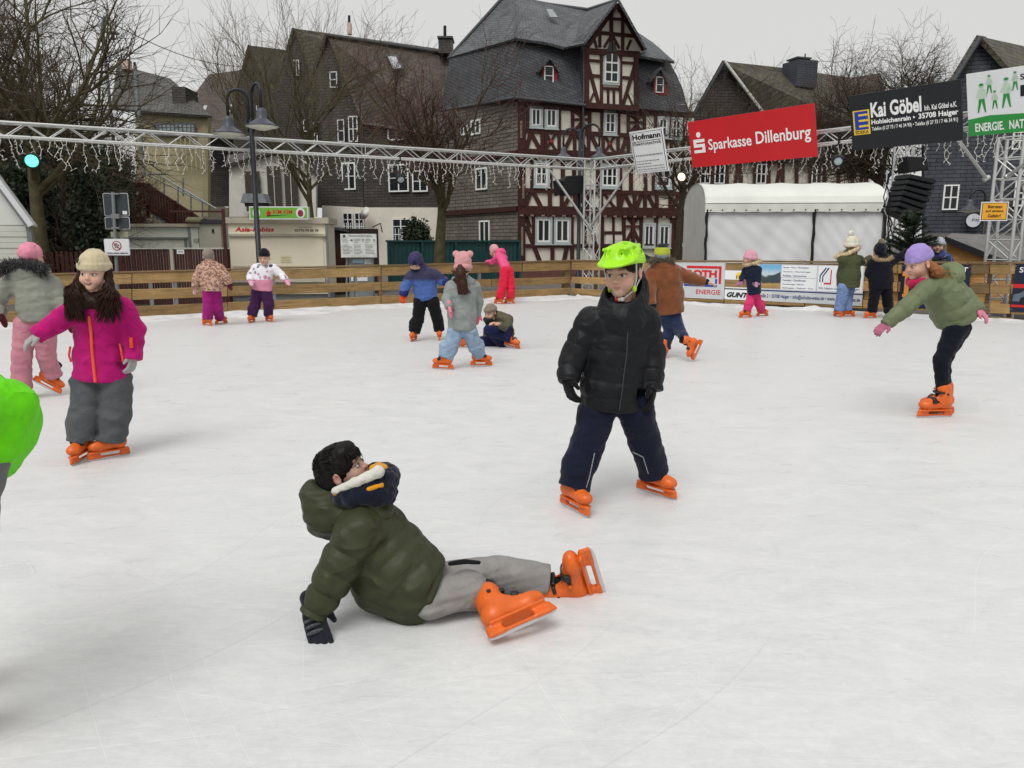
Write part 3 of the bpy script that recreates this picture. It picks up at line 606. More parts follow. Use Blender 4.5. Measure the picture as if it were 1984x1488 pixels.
    rrect(f, X(1453), w, h*.275, h*.305, 0.003, navy, e); text(f, 'Hauptstraße 2 • 35708 Haiger • info@schulte-weiss.de • www.schulte-weiss.de', X(1455), h*.07, w*.975, h*.13, 0.004, navy, e, bold=0.012)
    nv = M('banner_navy', '#1b2236', 1.0, 0.5, 0.15, 3)
    e, f, w, h = sheet('banner', 'dark navy banner with pale letters and an orange tool behind the bending skater', 1742, 1874, ((1742, 511), (1874, 511.5)), ((1742, 596), (1874, 601)), nv)
    text(f, 'T', w*.88, h*.84, w*.08, h*.10, 0.003, PWHT, e, bold=0.03); og = M('print_orange', '#cf8a3e', 1.1); rrect(f, w*.06, w*.13, h*.30, h*.75, 0.002, og, e); rrect(f, w*.02, w*.22, h*.72, h*.82, 0.004, og, e); rrect(f, w*.04, w*.15, h*.24, h*.31, 0.004, og, e)
    for k in range(3): ppoly(f, [(w*(.25 + k*.1), h*.45), (w*(.33 + k*.1), h*.48), (w*(.31 + k*.1), h*.52), (w*(.24 + k*.1), h*.49)], 0.002, RED if k == 1 else M('print_grey', '#8f96a8'), e)
    e, f, w, h = sheet('banner', 'dark banner with a car picture and red stripe at the right edge of the fence', 1958, 2060, ((1958, 511), (2060, 511.5)), ((1958, 604), (2060, 608)), nv)
    text(f, 'Sta', w*.09, h*.82, w*.22, h*.11, 0.003, PWHT, e, bold=0.01); rrect(f, 0, w, h*.50, h*.58, 0.002, RED, e); rrect(f, 0, w, h*.10, h*.15, 0.002, RED, e)
    ppoly(f, [(w*.02, h*.22), (w*.98, h*.22), (w*.98, h*.36), (w*.8, h*.40), (w*.66, h*.50), (w*.3, h*.50), (w*.16, h*.40), (w*.02, h*.36)], 0.004, M('print_steel', '#55606e'), e)
    for cx in (.25, .75): disc(f, w*cx, h*.24, h*.085, 0.007, INK, e)
banners()
# ================================================================ houses round the square
GLASS = bpy.data.materials.new('window_glass'); _t, _b = nodes(GLASS)
_b.inputs['Base Color'].default_value = (0.018, 0.02, 0.022, 1); _b.inputs['Roughness'].default_value = 0.12; _b.inputs['Specular IOR Level'].default_value = 0.35
PLASTER = M('lime_plaster', '#d9d4c6', 1.0, 0.9, 0.06, 2.0, 0.15, 30); BEAM = M('oxblood_timber', '#432420', .95, 0.7, 0.28, 5, 0.4, 25, rnd=0.25); BEAMK = M('weathered_timber', '#8a7468', 0.9, 0.8, 0.3, 8)
SASH = M('sash_white', '#e2e4e2', 1.0, 0.5, 0.04); CASE = M('casing_blue_grey', '#b3bdbd', 0.9, 0.6, 0.08); CASED = M('casing_dark_teal', '#3d4f4e', 0.9, 0.6, 0.1); REDW = M('window_red', '#8e2f2c', 1.0, 0.6, 0.1)
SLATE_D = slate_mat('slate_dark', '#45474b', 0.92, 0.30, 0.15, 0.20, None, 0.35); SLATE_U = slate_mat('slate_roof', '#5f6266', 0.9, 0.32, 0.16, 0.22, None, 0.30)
SLATE_W = slate_mat('slate_wall_brown', '#6a645d', 0.95, 0.55, 0.17, 0.16, bump=.9); ROOF_B = slate_mat('roof_brown', '#584d48', 0.9, 0.42, 0.20, 0.22, '#595044'); ROOF_M = slate_mat('roof_moss', '#544e45', 0.9, 0.38, 0.20, 0.20, '#5c593c')
SLATE_K = slate_mat('slate_wall_dark', '#46403d', 0.9, 0.45, 0.16, 0.18); SLATE_BL = slate_mat('slate_blue', '#444852', 0.8, 0.40, 0.13, 0.13); ROOF_G = slate_mat('roof_grey', '#5b5956', 0.85, 0.4, 0.25, 0.15)
LEAD = M('lead_flashing', '#4a4c4f', 1.0, 0.5, 0.15)
def pslab(parent, name, pts, mat, th=0.10, toward=None):
    q = [P(*p) if not isinstance(p, Vector) else p for p in pts]; n = Vector((0, 0, 0))
    for i in range(len(q)): n += q[i].cross(q[(i+1) % len(q)])
    n.normalize(); c = sum(q, Vector()) / len(q)
    if n.dot(V(0, 0, CAMZ) - c) < 0: n = -n
    mb = MB(); mb.prism(q, -n * th); return mb.obj(name, mat, parent)
def window(fr, parent, u0, v0, u1, v1, casing=None, mull=1, rows=1, sash=None, d=0.0, cw=0.10, glass=None, deep=0.07):
    a, b, c, e = fr.rect(u0, v0, u1, v1); sash = sash or SASH; mb = MB(); sw = max(0.045, min(0.08, (b - a) * 0.10))
    ia, ib, ic, ie = a, b, c, e
    if casing: ia, ib, ic, ie = a + cw, b - cw, c + cw, e - cw
    for x0, x1, y0, y1 in ((ia, ia + sw, ic, ie), (ib - sw, ib, ic, ie), (ia + sw, ib - sw, ic, ic + sw), (ia + sw, ib - sw, ie - sw, ie)): fr.box(mb, x0, x1, y0, y1, d, d + deep * 0.7)
    for k in range(1, mull + 1):
        x = lerp(ia, ib, k / (mull + 1)); fr.box(mb, x - sw * .45, x + sw * .45, ic + sw, ie - sw, d, d + deep * 0.6)
    w = mb.obj('window', sash, parent)
    if rows > 1:
        mb = MB()
        for k in range(1, rows):
            y = lerp(ic, ie, k / rows); fr.box(mb, ia + sw, ib - sw, y - 0.02, y + 0.02, d, d + deep * 0.5)
        mb.obj('glazing_bar', sash, w)
    xs = [ia + sw] + [lerp(ia, ib, k / (mull + 1)) for k in range(1, mull + 1)] + [ib - sw]
    for k in range(mull + 1):
        mb = MB(); fr.box(mb, xs[k], xs[k+1], ic + sw, ie - sw, d + 0.004, d + 0.015); mb.obj('pane', glass or GLASS, w)
    if casing:
        mb = MB()
        for x0, x1, y0, y1 in ((a, a + cw, c, e), (b - cw, b, c, e), (a + cw, b - cw, c, c + cw), (a + cw, b - cw, e - cw, e)): fr.box(mb, x0, x1, y0, y1, d, d + deep)
        fr.box(mb, a - 0.03, b + 0.03, c - 0.05, c, d, d + deep + 0.04); mb.obj('casing', casing, w)
    return w
def timber_house():
    F1 = Frame.wall(1003, 37, 1330, 39.8); F2 = Frame.wall(850, 42.5, 1003, 37)
    e = empty('half_timbered_house', F1.pt(3, GZ), 'tall half timbered house with slate mansard roof and arched gable window', 'house')
    s1 = F1.st(1332, 470)[0]; zt = F1.st(1003, 200)[1]
    mb = MB(); F1.box(mb, 0, s1, GZ, zt + 0.4, -0.4, -0.02); mb.obj('wall', PLASTER, e)
    L2 = (F1.o - F2.o).length
    mb = MB(); F2.box(mb, 0, L2, GZ, zt + 0.4, -0.3, 0.0); mb.obj('slate_wall', SLATE_W, e)
    def B(p, q, w=0.22, d=0.06, d0=-0.02, mat=None): mb = MB(); F1.beam(mb, p, q, w * .78, d0, d + random.uniform(0, 0.012)); mb.obj('beam', mat or BEAM, e)
    zl = lambda v: F1.st(1003, v)[1]
    def H(v, th, s0=0.0, s1_=None, d=0.075): mb = MB(); z = zl(v); F1.box(mb, s0, s1_ or s1, z - th / 2, z + th / 2, -0.02, d); mb.obj('beam', BEAM, e)
    for v, th, d in ((203, .28, .09), (252.5, .2, .078), (291, .16, .10), (300, .24, .16), (368.5, .2, .079), (402, .16, .11), (410.5, .24, .17), (476.5, .18, .08), (513, .3, .12)): H(v, th, d=d)
    def vy(u, v):       # follow the facade's perspective: v given at the left edge
        z = zl(v); p = F1.pt(F1.st(u, 300)[0], z); r = p - V(0, 0, CAMZ); yc = (r.y * -SP + r.z * CP) ; zc = r.y * CP - r.z * SP
        return 744 - FPX * (r.y * SP + r.z * CP) / zc
    def Vp(u, v0, v1, w=0.2, d=0.07): B((u, vy(u, v0)), (u, vy(u, v1)), w, d)
    def D(u0, v0, u1, v1, w=0.2, d=0.055): B((u0, vy(u0, v0)), (u1, vy(u1, v1)), w, d)
    # corner post and storey posts
    for v0, v1 in ((206, 289), (303, 400), (413, 510)): Vp(1010, v0, v1, 0.42, 0.12)
    for u in (1022, 1052.5, 1083, 1109, 1142, 1166, 1198, 1217, 1248, 1270, 1297, 1322): Vp(u, 206, 250, 0.20 if u != 1052.5 else 0.1)
    for u in (1015, 1050, 1057, 1083, 1113, 1140, 1168, 1197, 1217, 1247, 1270, 1300, 1322): Vp(u, 255, 289, 0.2)
    for u in (1031, 1066, 1090, 1112, 1158, 1201, 1222, 1250, 1266, 1302, 1322): Vp(u, 303, 366, 0.24)
    for u in (1016, 1065, 1088, 1114, 1140, 1164, 1198, 1229, 1249, 1272, 1298, 1322): Vp(u, 371, 400, 0.24)
    for u in (1034, 1070.5, 1107, 1132, 1166, 1188, 1208, 1242, 1271, 1302, 1322): Vp(u, 413, 474, 0.24 if u not in (1070.5, 1188) else 0.14)
    for u in (1070, 1108, 1166, 1208, 1242, 1271, 1302, 1322): Vp(u, 479, 510, 0.24)
    # "wild man" posts with their crossed braces
    for u, a, b in ((1127, 206, 250), (1233, 206, 250), (1226, 413, 510), (1310, 413, 474)):
        Vp(u, a, b, 0.22, 0.09); m = (a + b) / 2 if b < 300 else 440
        B((u - 15, vy(u, m - 3)), (u + 15, vy(u, m - 3)), 0.14, 0.06)
        D(u - 1, m - 10, u - 14, a + 2, 0.2); D(u + 1, m - 10, u + 14, a + 2, 0.2); D(u - 1, m + 4, u - 14, (b if b < 480 else 474) - 2, 0.2); D(u + 1, m + 4, u + 14, (b if b < 480 else 474) - 2, 0.2)
    # struts below the sills
    for u0, v0, u1, v1 in ((1027, 254, 1047, 290), (1028, 256, 1019, 290), (1109, 254, 1092, 290), (1118, 254, 1136, 290), (1144, 254, 1162, 290), (1214, 254, 1203, 290), (1222, 254, 1243, 290), (1296, 254, 1275, 290), (1304, 254, 1318, 290)): D(u0, v0, u1, v1, 0.24)
    for u0, v0, u1, v1 in ((1032, 370, 1048, 400), (1028, 371, 1018, 400), (1108, 370, 1092, 400), (1120, 370, 1136, 400), (1209, 370, 1224, 400), (1208, 372, 1201, 400), (1243, 370, 1233, 400), (1254, 370, 1268, 400), (1316, 370, 1302, 400)): D(u0, v0, u1, v1, 0.24)
    for u0, v0, u1, v1 in ((1018, 416, 1026, 440), (1019, 437, 1046, 508), (1106, 440, 1092, 508), (1142, 420, 1160, 508), (1318, 440, 1302, 508)): D(u0, v0, u1, v1, 0.26)
    for c in (1067, 1181, 1284):       # curved crosses: two arcs back to back with a boss
        for sgn in (-1, 1):
            pts = [(c + sgn * (1.5 + 9.5 * (abs(k) / 4) ** 1.6), 272 + k * 4.3) for k in range(-4, 5)]
            for i in range(8): D(*pts[i], *pts[i+1], 0.15, 0.052)
        mb = MB(); q = F1.px(c, vy(c, 272)); mb.lathe(q, [(0.09, 0), (0.085, 0.07), (0.03, 0.09)], 10, F1.n); mb.obj('boss', REDW, e)
    for sgn in (-1, 1):
        pts = [(1180 + sgn * (1.5 + 11 * (abs(k) / 4) ** 1.6), 385 + k * 3.8) for k in range(-4, 5)]
        for i in range(8): D(*pts[i], *pts[i+1], 0.15, 0.052)
    for u, v0, v1 in ((1008, 235, 268), (1012, 345, 385), (1010, 440, 495), (1129, 225, 278)): B((u, v0), (u, v1), 0.13, 0.135, 0.1, BEAMK)
    for k in range(34):                                   # scalloped ends of the floor joists
        for z, dd in ((zl(306) , 0.16), (zl(416.5), 0.17)):
            s = (k + 0.5) * s1 / 34; mb = MB(); F1.box(mb, s - .09, s + .09, z - .06, z + .02, 0.0, dd); mb.obj('joist_end', BEAM if k % 2 else BEAMK, e)
    for q in ((1025, 206, 1051, 248), (1054, 207, 1081, 250)): window(F1, e, *q, CASE, 1, 1, d=0.02)
    for q in ((1168, 214, 1195, 262), (1272, 226, 1295, 268), (1298, 228, 1321, 270)): window(F1, e, *q, CASE, 1, 2, d=0.02)
    for q in ((1033, 311, 1064, 363), (1162, 318, 1199, 365), (1268, 322, 1301, 366)): window(F1, e, *q, CASE, 2 if q[0] == 1162 else 1, 2, d=0.02)
    for q in ((1036, 420, 1069, 473), (1072, 421, 1105, 473), (1244, 432, 1269, 480), (1273, 433, 1299, 480)): window(F1, e, *q, CASE, 1, 1, d=0.02)
    mb = MB(); F1.pbox(mb, 1172, 452, 1206, 530, 0, 0.05); dr = mb.obj('door', PLASTER, e); mb = MB(); F1.pbox(mb, 1171, 448, 1207, 454, 0, 0.08); mb.obj('lintel', BEAM, dr)
    mb = MB(); F1.pbox(mb, 1176, 464, 1202, 473, 0.05, 0.055); mb.obj('name_plate', M('plate_grey', '#b9b8b0'), dr)
    mb = MB(); F1.pbox(mb, 1314, 471, 1320, 478, 0.1, 0.16); mb.obj('letter_plate', M('plate_blue', '#c4ccd0'), e)
    # gable bay
    gd = 0.35; Fg = Frame(F1.pt(0, 0, gd), F1.ex, F1.ey)
    mb = MB(); Fg.poly(mb, [(1133, 207), (1236, 212), (1236, 104), (1248, 99), (1195, 4), (1133, 95)], -0.12, -0.02); gw = mb.obj('gable_wall', PLASTER, e); mb = MB(); Fg.poly(mb, [(1133, 207), (1236, 212), (1236, 104), (1248, 99), (1195, 4), (1133, 95)], -1.7, -0.125); mb.obj('gable_side', SLATE_D, e)
    def Bg(p, q, w=0.2, d=0.06): mb = MB(); Fg.beam(mb, p, q, w * .85, -0.02, d + random.uniform(0, 0.01)); mb.obj('beam', BEAM, gw)
    for p, q, w, d in (((1133, 99), (1238, 106), .3, .09), ((1133, 204), (1237, 211), .3, .1), ((1136, 97), (1136, 206), .26, .08), ((1232, 104), (1232, 210), .26, .08), ((1138, 117), (1166, 119), .14, .05), ((1201, 121), (1230, 123), .14, .05), ((1138, 146), (1166, 148), .16, .05), ((1201, 150), (1230, 152), .16, .05),
                       ((1165, 100), (1165, 206), .16, .06), ((1202, 102), (1202, 209), .16, .06), ((1166, 171), (1201, 173), .14, .05), ((1178, 173), (1178, 204), .13, .05), ((1189, 173), (1189, 206), .13, .05),
                       ((1138, 122), (1160, 203), .2, .045), ((1230, 126), (1206, 206), .2, .045), ((1150, 180), (1141, 202), .1, .04), ((1216, 182), (1226, 206), .1, .04),
                       ((1184, 20), (1184, 97), .2, .06), ((1155, 63), (1228, 70), .18, .055), ((1162, 62), (1162, 92), .16, .05), ((1206, 30), (1206, 98), .18, .05), ((1183, 70), (1170, 92), .13, .045), ((1187, 70), (1200, 94), .13, .045), ((1150, 72), (1156, 93), .13, .045), ((1222, 78), (1214, 96), .13, .045), ((1174, 36), (1208, 38), .14, .05),
                       ((1137, 92), (1195, 8), .22, .10), ((1195, 8), (1247, 97), .26, .10)): Bg(p, q, w, d)
    # arched window
    c = Fg.st(1183.5, 122); a0, a1, z0, _ = Fg.rect(1167, 110, 1200, 165); R = (a1 - a0) / 2; cx = (a0 + a1) / 2; zc = Fg.st(1183, 124)[1]
    def arch(r, zb): return [(cx - r, zb), (cx + r, zb)] + [(cx + r * math.cos(t), zc + r * 1.25 * math.sin(t)) for t in [math.pi * k / 14 for k in range(0, 15)]]
    mb = MB(); Fg.poly(mb, arch(R, z0), 0, 0.08, True); aw = mb.obj('arched_window', CASE, e); mb = MB(); Fg.poly(mb, arch(R * .8, z0 + .1), 0.0, 0.10, True); mb.obj('sash', SASH, aw)
    for i in range(2):
        for j in range(4):
            x0 = cx + (-R * .66 if i == 0 else R * .07); x1 = x0 + R * .58; y0 = z0 + .18 + j * .42; y1 = y0 + .34
            mb = MB()
            if j < 3: Fg.box(mb, x0, x1, y0, y1, 0.1, 0.112)
            else:
                xo, xi = (x0, x1) if i == 0 else (x1, x0); Fg.poly(mb, [(xo, y0), (xi, y0), (xi, y0 + .48), ((xi + xo) / 2, y0 + .36)] if i == 0 else [(xi, y0), (xo, y0), ((xi + xo) / 2, y0 + .36), (xi, y0 + .48)], 0.1, 0.112, True)
            mb.obj('pane', GLASS, aw)
    # roofs
    lb, lt = (853, 214, 42.6), (872, 109, 43.2); cb, ct = (999, 188, 36.6), (1000, 75, 38.0)
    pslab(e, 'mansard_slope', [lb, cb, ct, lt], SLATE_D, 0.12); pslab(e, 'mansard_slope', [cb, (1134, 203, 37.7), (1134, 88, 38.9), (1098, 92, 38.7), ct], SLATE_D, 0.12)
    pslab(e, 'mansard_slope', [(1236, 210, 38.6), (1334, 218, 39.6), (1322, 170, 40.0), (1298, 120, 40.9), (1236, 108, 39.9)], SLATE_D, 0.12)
    r1 = (978, -10, 43.5); r0 = (996, -8, 43.0); v0 = (1137, 19, 43.5)
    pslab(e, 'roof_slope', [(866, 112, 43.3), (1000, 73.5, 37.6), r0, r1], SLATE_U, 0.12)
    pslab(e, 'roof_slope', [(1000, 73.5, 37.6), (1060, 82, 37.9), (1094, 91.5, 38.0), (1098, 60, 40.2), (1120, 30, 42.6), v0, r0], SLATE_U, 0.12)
    pslab(e, 'gable_roof', [(1094, 91.5, 38.0), (1130, 84, 37.0), (1195, -1, 36.9), v0, (1120, 30, 42.6), (1098, 60, 40.2)], SLATE_U, 0.1); pslab(e, 'gable_roof', [(1195, -1, 36.9), (1251, 99, 37.3), (1244, 92, 41.5), (1196, 2, 43.5)], SLATE_U, 0.1)
    pslab(e, 'roof_slope', [(1236, 107, 39.0), (1307, 119, 40.0), (1265, 82, 42.8), (1226, 56, 43.4), (1222, 75, 41)], SLATE_U, 0.12)
    for p, q, w in ((((1000, 75, 37.5)), (995, -8, 42.9), .06), ((1000, 0, 43), (1137, 18.5, 43.4), .09), ((1137, 18.5, 43.4), (1196, 0, 36.9), .08), ((872, 109, 43.2), (978, -9, 43.4), .09)): rod('ridge', P(*p), P(*q), w, LEAD, e)
    rod('eave_gutter', P(998, 189, 36.45), P(1134, 204, 37.5), 0.07, LEAD, e); rod('eave_gutter', P(853, 215, 42.5), P(998, 189, 36.45), 0.07, LEAD, e)
    pslab(e, 'skylight', [(1058, 17, 41.0), (1070, 18, 41.0), (1081, 33, 40.3), (1066, 33, 40.3)], M('skylight_glass', '#8d9296', 1.0, 0.25), 0.05)
    for (u0, v0_, u1, v1), (al, ap, ar) in (((1053, 128, 1076, 166), ((1041, 138), (1064, 112), (1083, 140))), ((1269, 149, 1289, 180), ((1258, 158), (1279, 131), (1294, 162)))):
        Yd = 37.6 if u0 < 1200 else 39.4; Fd = Frame.wall(u0, Yd, u1, Yd + 0.15); mb = MB(); Fd.pbox(mb, u0 - 2, v0_ - 3, u1 + 4, v1 + 4, -1.2, 0.0); dm = mb.obj('dormer', REDW, e)
        window(Fd, dm, u0 + 1, v0_, u1 - 4, v1, None, 0, 1, d=0.01); mb = MB(); Fd.pbox(mb, u0 + 1, (v0_ + v1) / 2 - .6, u1 - 4, (v0_ + v1) / 2 + .6, 0.02, 0.05); mb.obj('glazing_bar', SASH, dm)
        for a, b in ((al, ap), (ap, ar)):
            pslab(dm, 'dormer_roof', [Fd.at(*a, 0.2), Fd.at(*b, 0.25), Fd.at(*b, 0.25) - Fd.n * 1.8, Fd.at(*a, 0.2) - Fd.n * 1.6], SLATE_D, 0.08)
        mb = MB(); Fd.poly(mb, [(u0 - 2, v0_ - 2), (u1 + 3, v0_ - 2), ap], -0.6, 0.02); mb.obj('dormer_gable', SLATE_D, dm)
    # left wall belts and windows
    for v0_, v1 in ((404, 415), (296, 318)): mb = MB(); F2.beam(mb, (1003, v0_), (852, v1), 0.22, 0, 0.12); mb.obj('beam', BEAM, e)
    for q in ((892, 243, 908, 262), (914, 232, 932, 261), (923, 325, 945, 368), (930, 427, 950, 470)): window(F2, e, *q, None, 1, 1, d=0.02)
    mb = MB(); F1.box(mb, 0.0, s1, GZ, 0.25, -0.02, 0.14); mb.obj('plinth', M('plinth_sandstone', '#6d4a42', 0.9, 0.9, 0.25, 3, 0.4, 12), e)
    for k, (u, hgt) in enumerate(((1012, 0), (1120, 0), (1215, 0))): rod('downpipe', F1.at(u + 118 if k == 0 else u + 3, 206, 0.2), F1.at(u + 118 if k == 0 else u + 3, 520, 0.2), 0.05, LEAD, e) if k == 0 else None
timber_house()
def simple_house(name, label, Y, walls, roofs, wins=(), extra=()):
    c = P(walls[0][1][0][0], walls[0][1][0][1], Y); e = empty(name, (c.x, c.y, GZ), label, 'house')
    for mat, pts in walls: pslab(e, 'wall', [(p[0], p[1], p[2] if len(p) > 2 else Y) for p in pts], mat, 0.3)
    for mat, pts in roofs: pslab(e, 'roof', [(p[0], p[1], p[2] if len(p) > 2 else Y) for p in pts], mat, 0.15)
    for u0, v0, u1, v1, y, mull, rows in wins: window(Frame.wall(u0, y, u1, y), e, u0, v0, u1, v1, None, mull, rows)
    return e
def other_houses():
    e = simple_house('slate_house', 'large brown slate house with long roof, rooflight and white ground floor', 46,
        [(SLATE_K, [(596, 190, 46.5), (634, 70, 46.5), (704, 235, 45.6), (704, 402, 45.6), (596, 402, 46.5)]), (SLATE_K, [(700, 225, 45.7), (884, 260, 43.7), (884, 402, 43.7), (700, 402, 45.7)]),
         (PLASTER, [(624, 398, 45.9), (706, 402, 45.4), (706, 545, 45.4), (624, 545, 45.9)]), (PLASTER, [(704, 402, 45.45), (866, 402, 43.8), (866, 545, 43.8), (704, 545, 45.45)])],
        [(ROOF_B, [(634, 68, 46.2), (872, 104, 48.5), (890, 268, 43.2), (702, 240, 45.2)]), (ROOF_B, [(634, 68, 46.2), (590, 200, 46.8), (596, 205, 53), (660, 72, 53)])])
    rod('ridge', P(633, 67.5, 46.1), P(872, 103.5, 48.4), 0.1, LEAD, e)
    F = Frame.wall(596, 46.5, 704, 45.6); G2 = Frame.wall(700, 45.7, 884, 43.7)
    for q in ((640, 139, 654, 170), (655, 232, 668, 275), (676, 225, 694, 275), (609, 238, 616, 280)): window(F, e, *q, None, 1 if q[2] - q[0] > 14 else 0, 2, d=0.03)
    for q in ((752, 226, 786, 272), (754, 318, 793, 372), (664, 315, 690, 368), (800, 330, 830, 372)): window(G2, e, *q, None, 1, 2, d=0.06)
    G3 = Frame.wall(624, 45.9, 706, 45.4); G4 = Frame.wall(704, 45.45, 866, 43.8)
    for fr, q in ((G3, (665, 412, 685, 452)), (G3, (688, 412, 706, 452)), (G4, (761, 423, 795, 470))):
        w = window(fr, e, *q, None, 1, 3, d=0.05)
        for k in range(1, 5): mb = MB(); u = lerp(q[0], q[2], k / 5); fr.pbox(mb, u - .6, q[1] + 20, u + .6, q[3], 0.1, 0.12); mb.obj('grille_bar', SASH, w)
    pslab(e, 'rooflight', [(747, 104, 46.6), (769, 106, 46.7), (783, 133, 45.6), (762, 137, 45.5)], LEAD, 0.1); pslab(e, 'rooflight_glass', [(751, 108, 46.4), (767, 110, 46.5), (778, 131, 45.5), (763, 134, 45.4)], M('rooflight_pane', '#a8adb0', 1.0, 0.2), 0.02)
    mb = MB(); f = Frame.wall(850, 47.5, 878, 47.5); f.pbox(mb, 850, 74, 876, 104, -1.0, 0.2); ch = mb.obj('chimney', SLATE_K, e); rod('chimney_pipe', f.at(862, 76, -.3), f.at(862, 50, -.3), 0.09, BLACK, ch); mb = MB(); f.pbox(mb, 848, 72, 878, 75.5, -1.1, 0.3); mb.obj('chimney_cap', LEAD, ch)
    # dish aerial and carved bracket on the white wall
    mb = MB(); q = P(722, 440, 44.6); mb.tube([q, q + V(.5, -.3, .2), q + V(.6, -.4, -.3)], 0.04, 5); mb.obj('wall_bracket', LEAD, e)
    mb = MB(); q = P(711, 415, 44.8); mb.lathe(q, [(0.02, 0), (0.25, 0.06), (0.38, 0.16)], 14, (-0.6, -0.7, 0.3)); mb.obj('dish_aerial', M('dish_white', '#c9c9c4'), e, smooth=True)
    e = simple_house('slate_house', 'gabled slate house with tall mossy roof behind the thin tree', 52,
        [(SLATE_K, [(538, 190), (570, 57), (612, 170), (612, 400), (538, 400)]), (SLATE_K, [(518, 175, 52.5), (540, 175, 52), (540, 400, 52), (518, 400, 52.5)])],
        [(ROOF_M, [(570, 55, 51.8), (875, 98, 58), (880, 160, 52), (614, 180, 51.5)]), (ROOF_M, [(570, 55, 51.8), (534, 192, 52.2), (545, 196, 60), (582, 58, 60)])], [(569, 116, 580, 147, 51.9, 1, 1), (588, 232, 601, 255, 51.9, 1, 1)])
    mb = MB(); f = Frame.wall(670, 57, 682, 57); f.pbox(mb, 673, 44, 680, 66, -.3, .1); c = mb.obj('chimney', M('chimney_render', '#b7a79a'), e); rod('chimney_pipe', f.at(676.5, 46, 0), f.at(676.5, 30, 0), 0.09, BLACK, c)
    simple_house('slate_house', 'small gabled slate house with moss on its roof left of the tall gable', 58,
        [(SLATE_K, [(452, 220), (484, 90), (520, 200), (520, 400), (452, 400)])], [(ROOF_M, [(484, 88, 57.8), (556, 97, 62), (560, 210, 57.5), (522, 205, 57.5)]), (ROOF_M, [(484, 88, 57.8), (450, 222, 58.2), (462, 224, 66), (496, 91, 66)])], [(497, 205, 507, 222, 57.9, 0, 1), (509, 226, 516, 250, 57.9, 0, 1)])
    e = simple_house('slate_house', 'brown hipped roof with small skylights behind the left street lamp', 62, [(SLATE_K, [(402, 215), (470, 215), (470, 400), (402, 400)])],
        [(ROOF_B, [(345, 225, 60), (405, 144, 66), (476, 134, 66), (470, 262, 59), (400, 262, 59)])])
    for q in ((373, 185, 385, 197), (392, 204, 402, 214), (446, 198, 456, 206), (440, 213, 448, 218)): pslab(e, 'skylight', [(q[0] + 3, q[1], 60.2), (q[2], q[1], 60.2), (q[2] - 4, q[3], 59.4), (q[0], q[3], 59.4)], M('rooflight_pane', '#a8adb0'), 0.05)
    e = simple_house('yellow_house', 'pale yellow house with grey roof on the slope behind the left truss beam', 50,
        [(M('yellow_render', '#a39b7c', 0.9, 0.9, 0.06, 2), [(262, 216), (403, 222), (403, 420), (262, 420)]), (M('yellow_render', '#cfc595'), [(403, 222, 50), (408, 224, 56), (408, 420, 56), (403, 420, 50)])],
        [(ROOF_G, [(215, 208, 50.5), (228, 112, 56), (247, 130, 56), (330, 152, 56), (345, 172, 55), (410, 224, 49.5), (268, 214, 49.5)])])
    w = window(Frame.wall(300, 49.8, 377, 49.8), e, 299, 238, 378, 264, None, 9, 3, sash=M('steel_sash', '#55595a'), glass=M('pale_glass', '#8d979a', 1.0, 0.2))
    mb = MB(); f = Frame.wall(340, 51, 360, 51); f.pbox(mb, 334, 168, 360, 214, -2, 0); mb.obj('dormer', SLATE_K, e); mb = MB(); f = Frame.wall(236, 55, 250, 55); f.pbox(mb, 236, 115, 249, 134, -.5, .1); mb.obj('chimney', M('chimney_render', '#b7a79a'), e)
    pslab(e, 'skylight', [(303, 157, 54.5), (310, 157, 54.5), (318, 170, 53.6), (310, 170, 53.6)], M('rooflight_pane', '#a8adb0'), 0.05)
    for k in range(7): f = Frame.wall(340, 49.7, 400, 49.7); mb = MB(); f.pbox(mb, 342 + k * 9, 268, 344.5 + k * 9, 330, 0, .05); mb.obj('pilaster', M('yellow_render', '#cfc595'), e)
    wht = M('white_render', '#cfccc4', 1.0, 0.9, 0.08, 2)
    e = simple_house('white_house', 'white house with tall dark openings behind the left lamp post', 40, [(wht, [(444, 320), (560, 296), (600, 318), (612, 340), (612, 420), (444, 420)])],
        [(SLATE_K, [(438, 318, 39.7), (545, 288, 39.7), (560, 296, 39.7), (560, 292, 45), (440, 300, 45)]), (SLATE_K, [(556, 290, 39.7), (618, 336, 39.7), (622, 330, 45), (560, 286, 45)])])
    dk = M('dark_opening', '#4b453f', 0.8, 0.8, 0.2, 4)
    for q in ((476, 332, 505, 412), (519, 322, 545, 412), (552, 318, 577, 412)):
        f = Frame.wall(q[0], 39.85, q[2], 39.85); mb = MB(); f.pbox(mb, *q, 0.0, 0.03); w = mb.obj('window', dk, e); mb = MB(); f.pbox(mb, q[0] - 2, q[3] - 2, q[2] + 2, q[3], 0, .12); mb.obj('sill', wht, w)
        mb = MB(); f.pbox(mb, (q[0] + q[2]) / 2 - .6, q[1], (q[0] + q[2]) / 2 + .6, q[3], 0.03, .06); mb.obj('glazing_bar', wht, w)
    # right of the timbered house
    e = simple_house('slate_house', 'slate house with broad mossy roof and square chimney behind the red sign', 47,
        [(SLATE_K, [(1346, 225), (1404, 122), (1484, 225), (1484, 330), (1346, 330)]), (SLATE_K, [(1480, 225, 46.8), (1660, 240, 45.5), (1660, 330, 45.5), (1480, 330, 46.8)])],
        [(ROOF_M, [(1404, 119, 46.6), (1580, 138, 50), (1655, 238, 45), (1486, 228, 46.3)]), (ROOF_M, [(1404, 119, 46.6), (1342, 228, 47.3), (1352, 230, 55), (1412, 120, 55)]), (ROOF_B, [(1576, 140, 51), (1648, 150, 50), (1705, 142, 52), (1740, 250, 47), (1650, 245, 47)])], [])
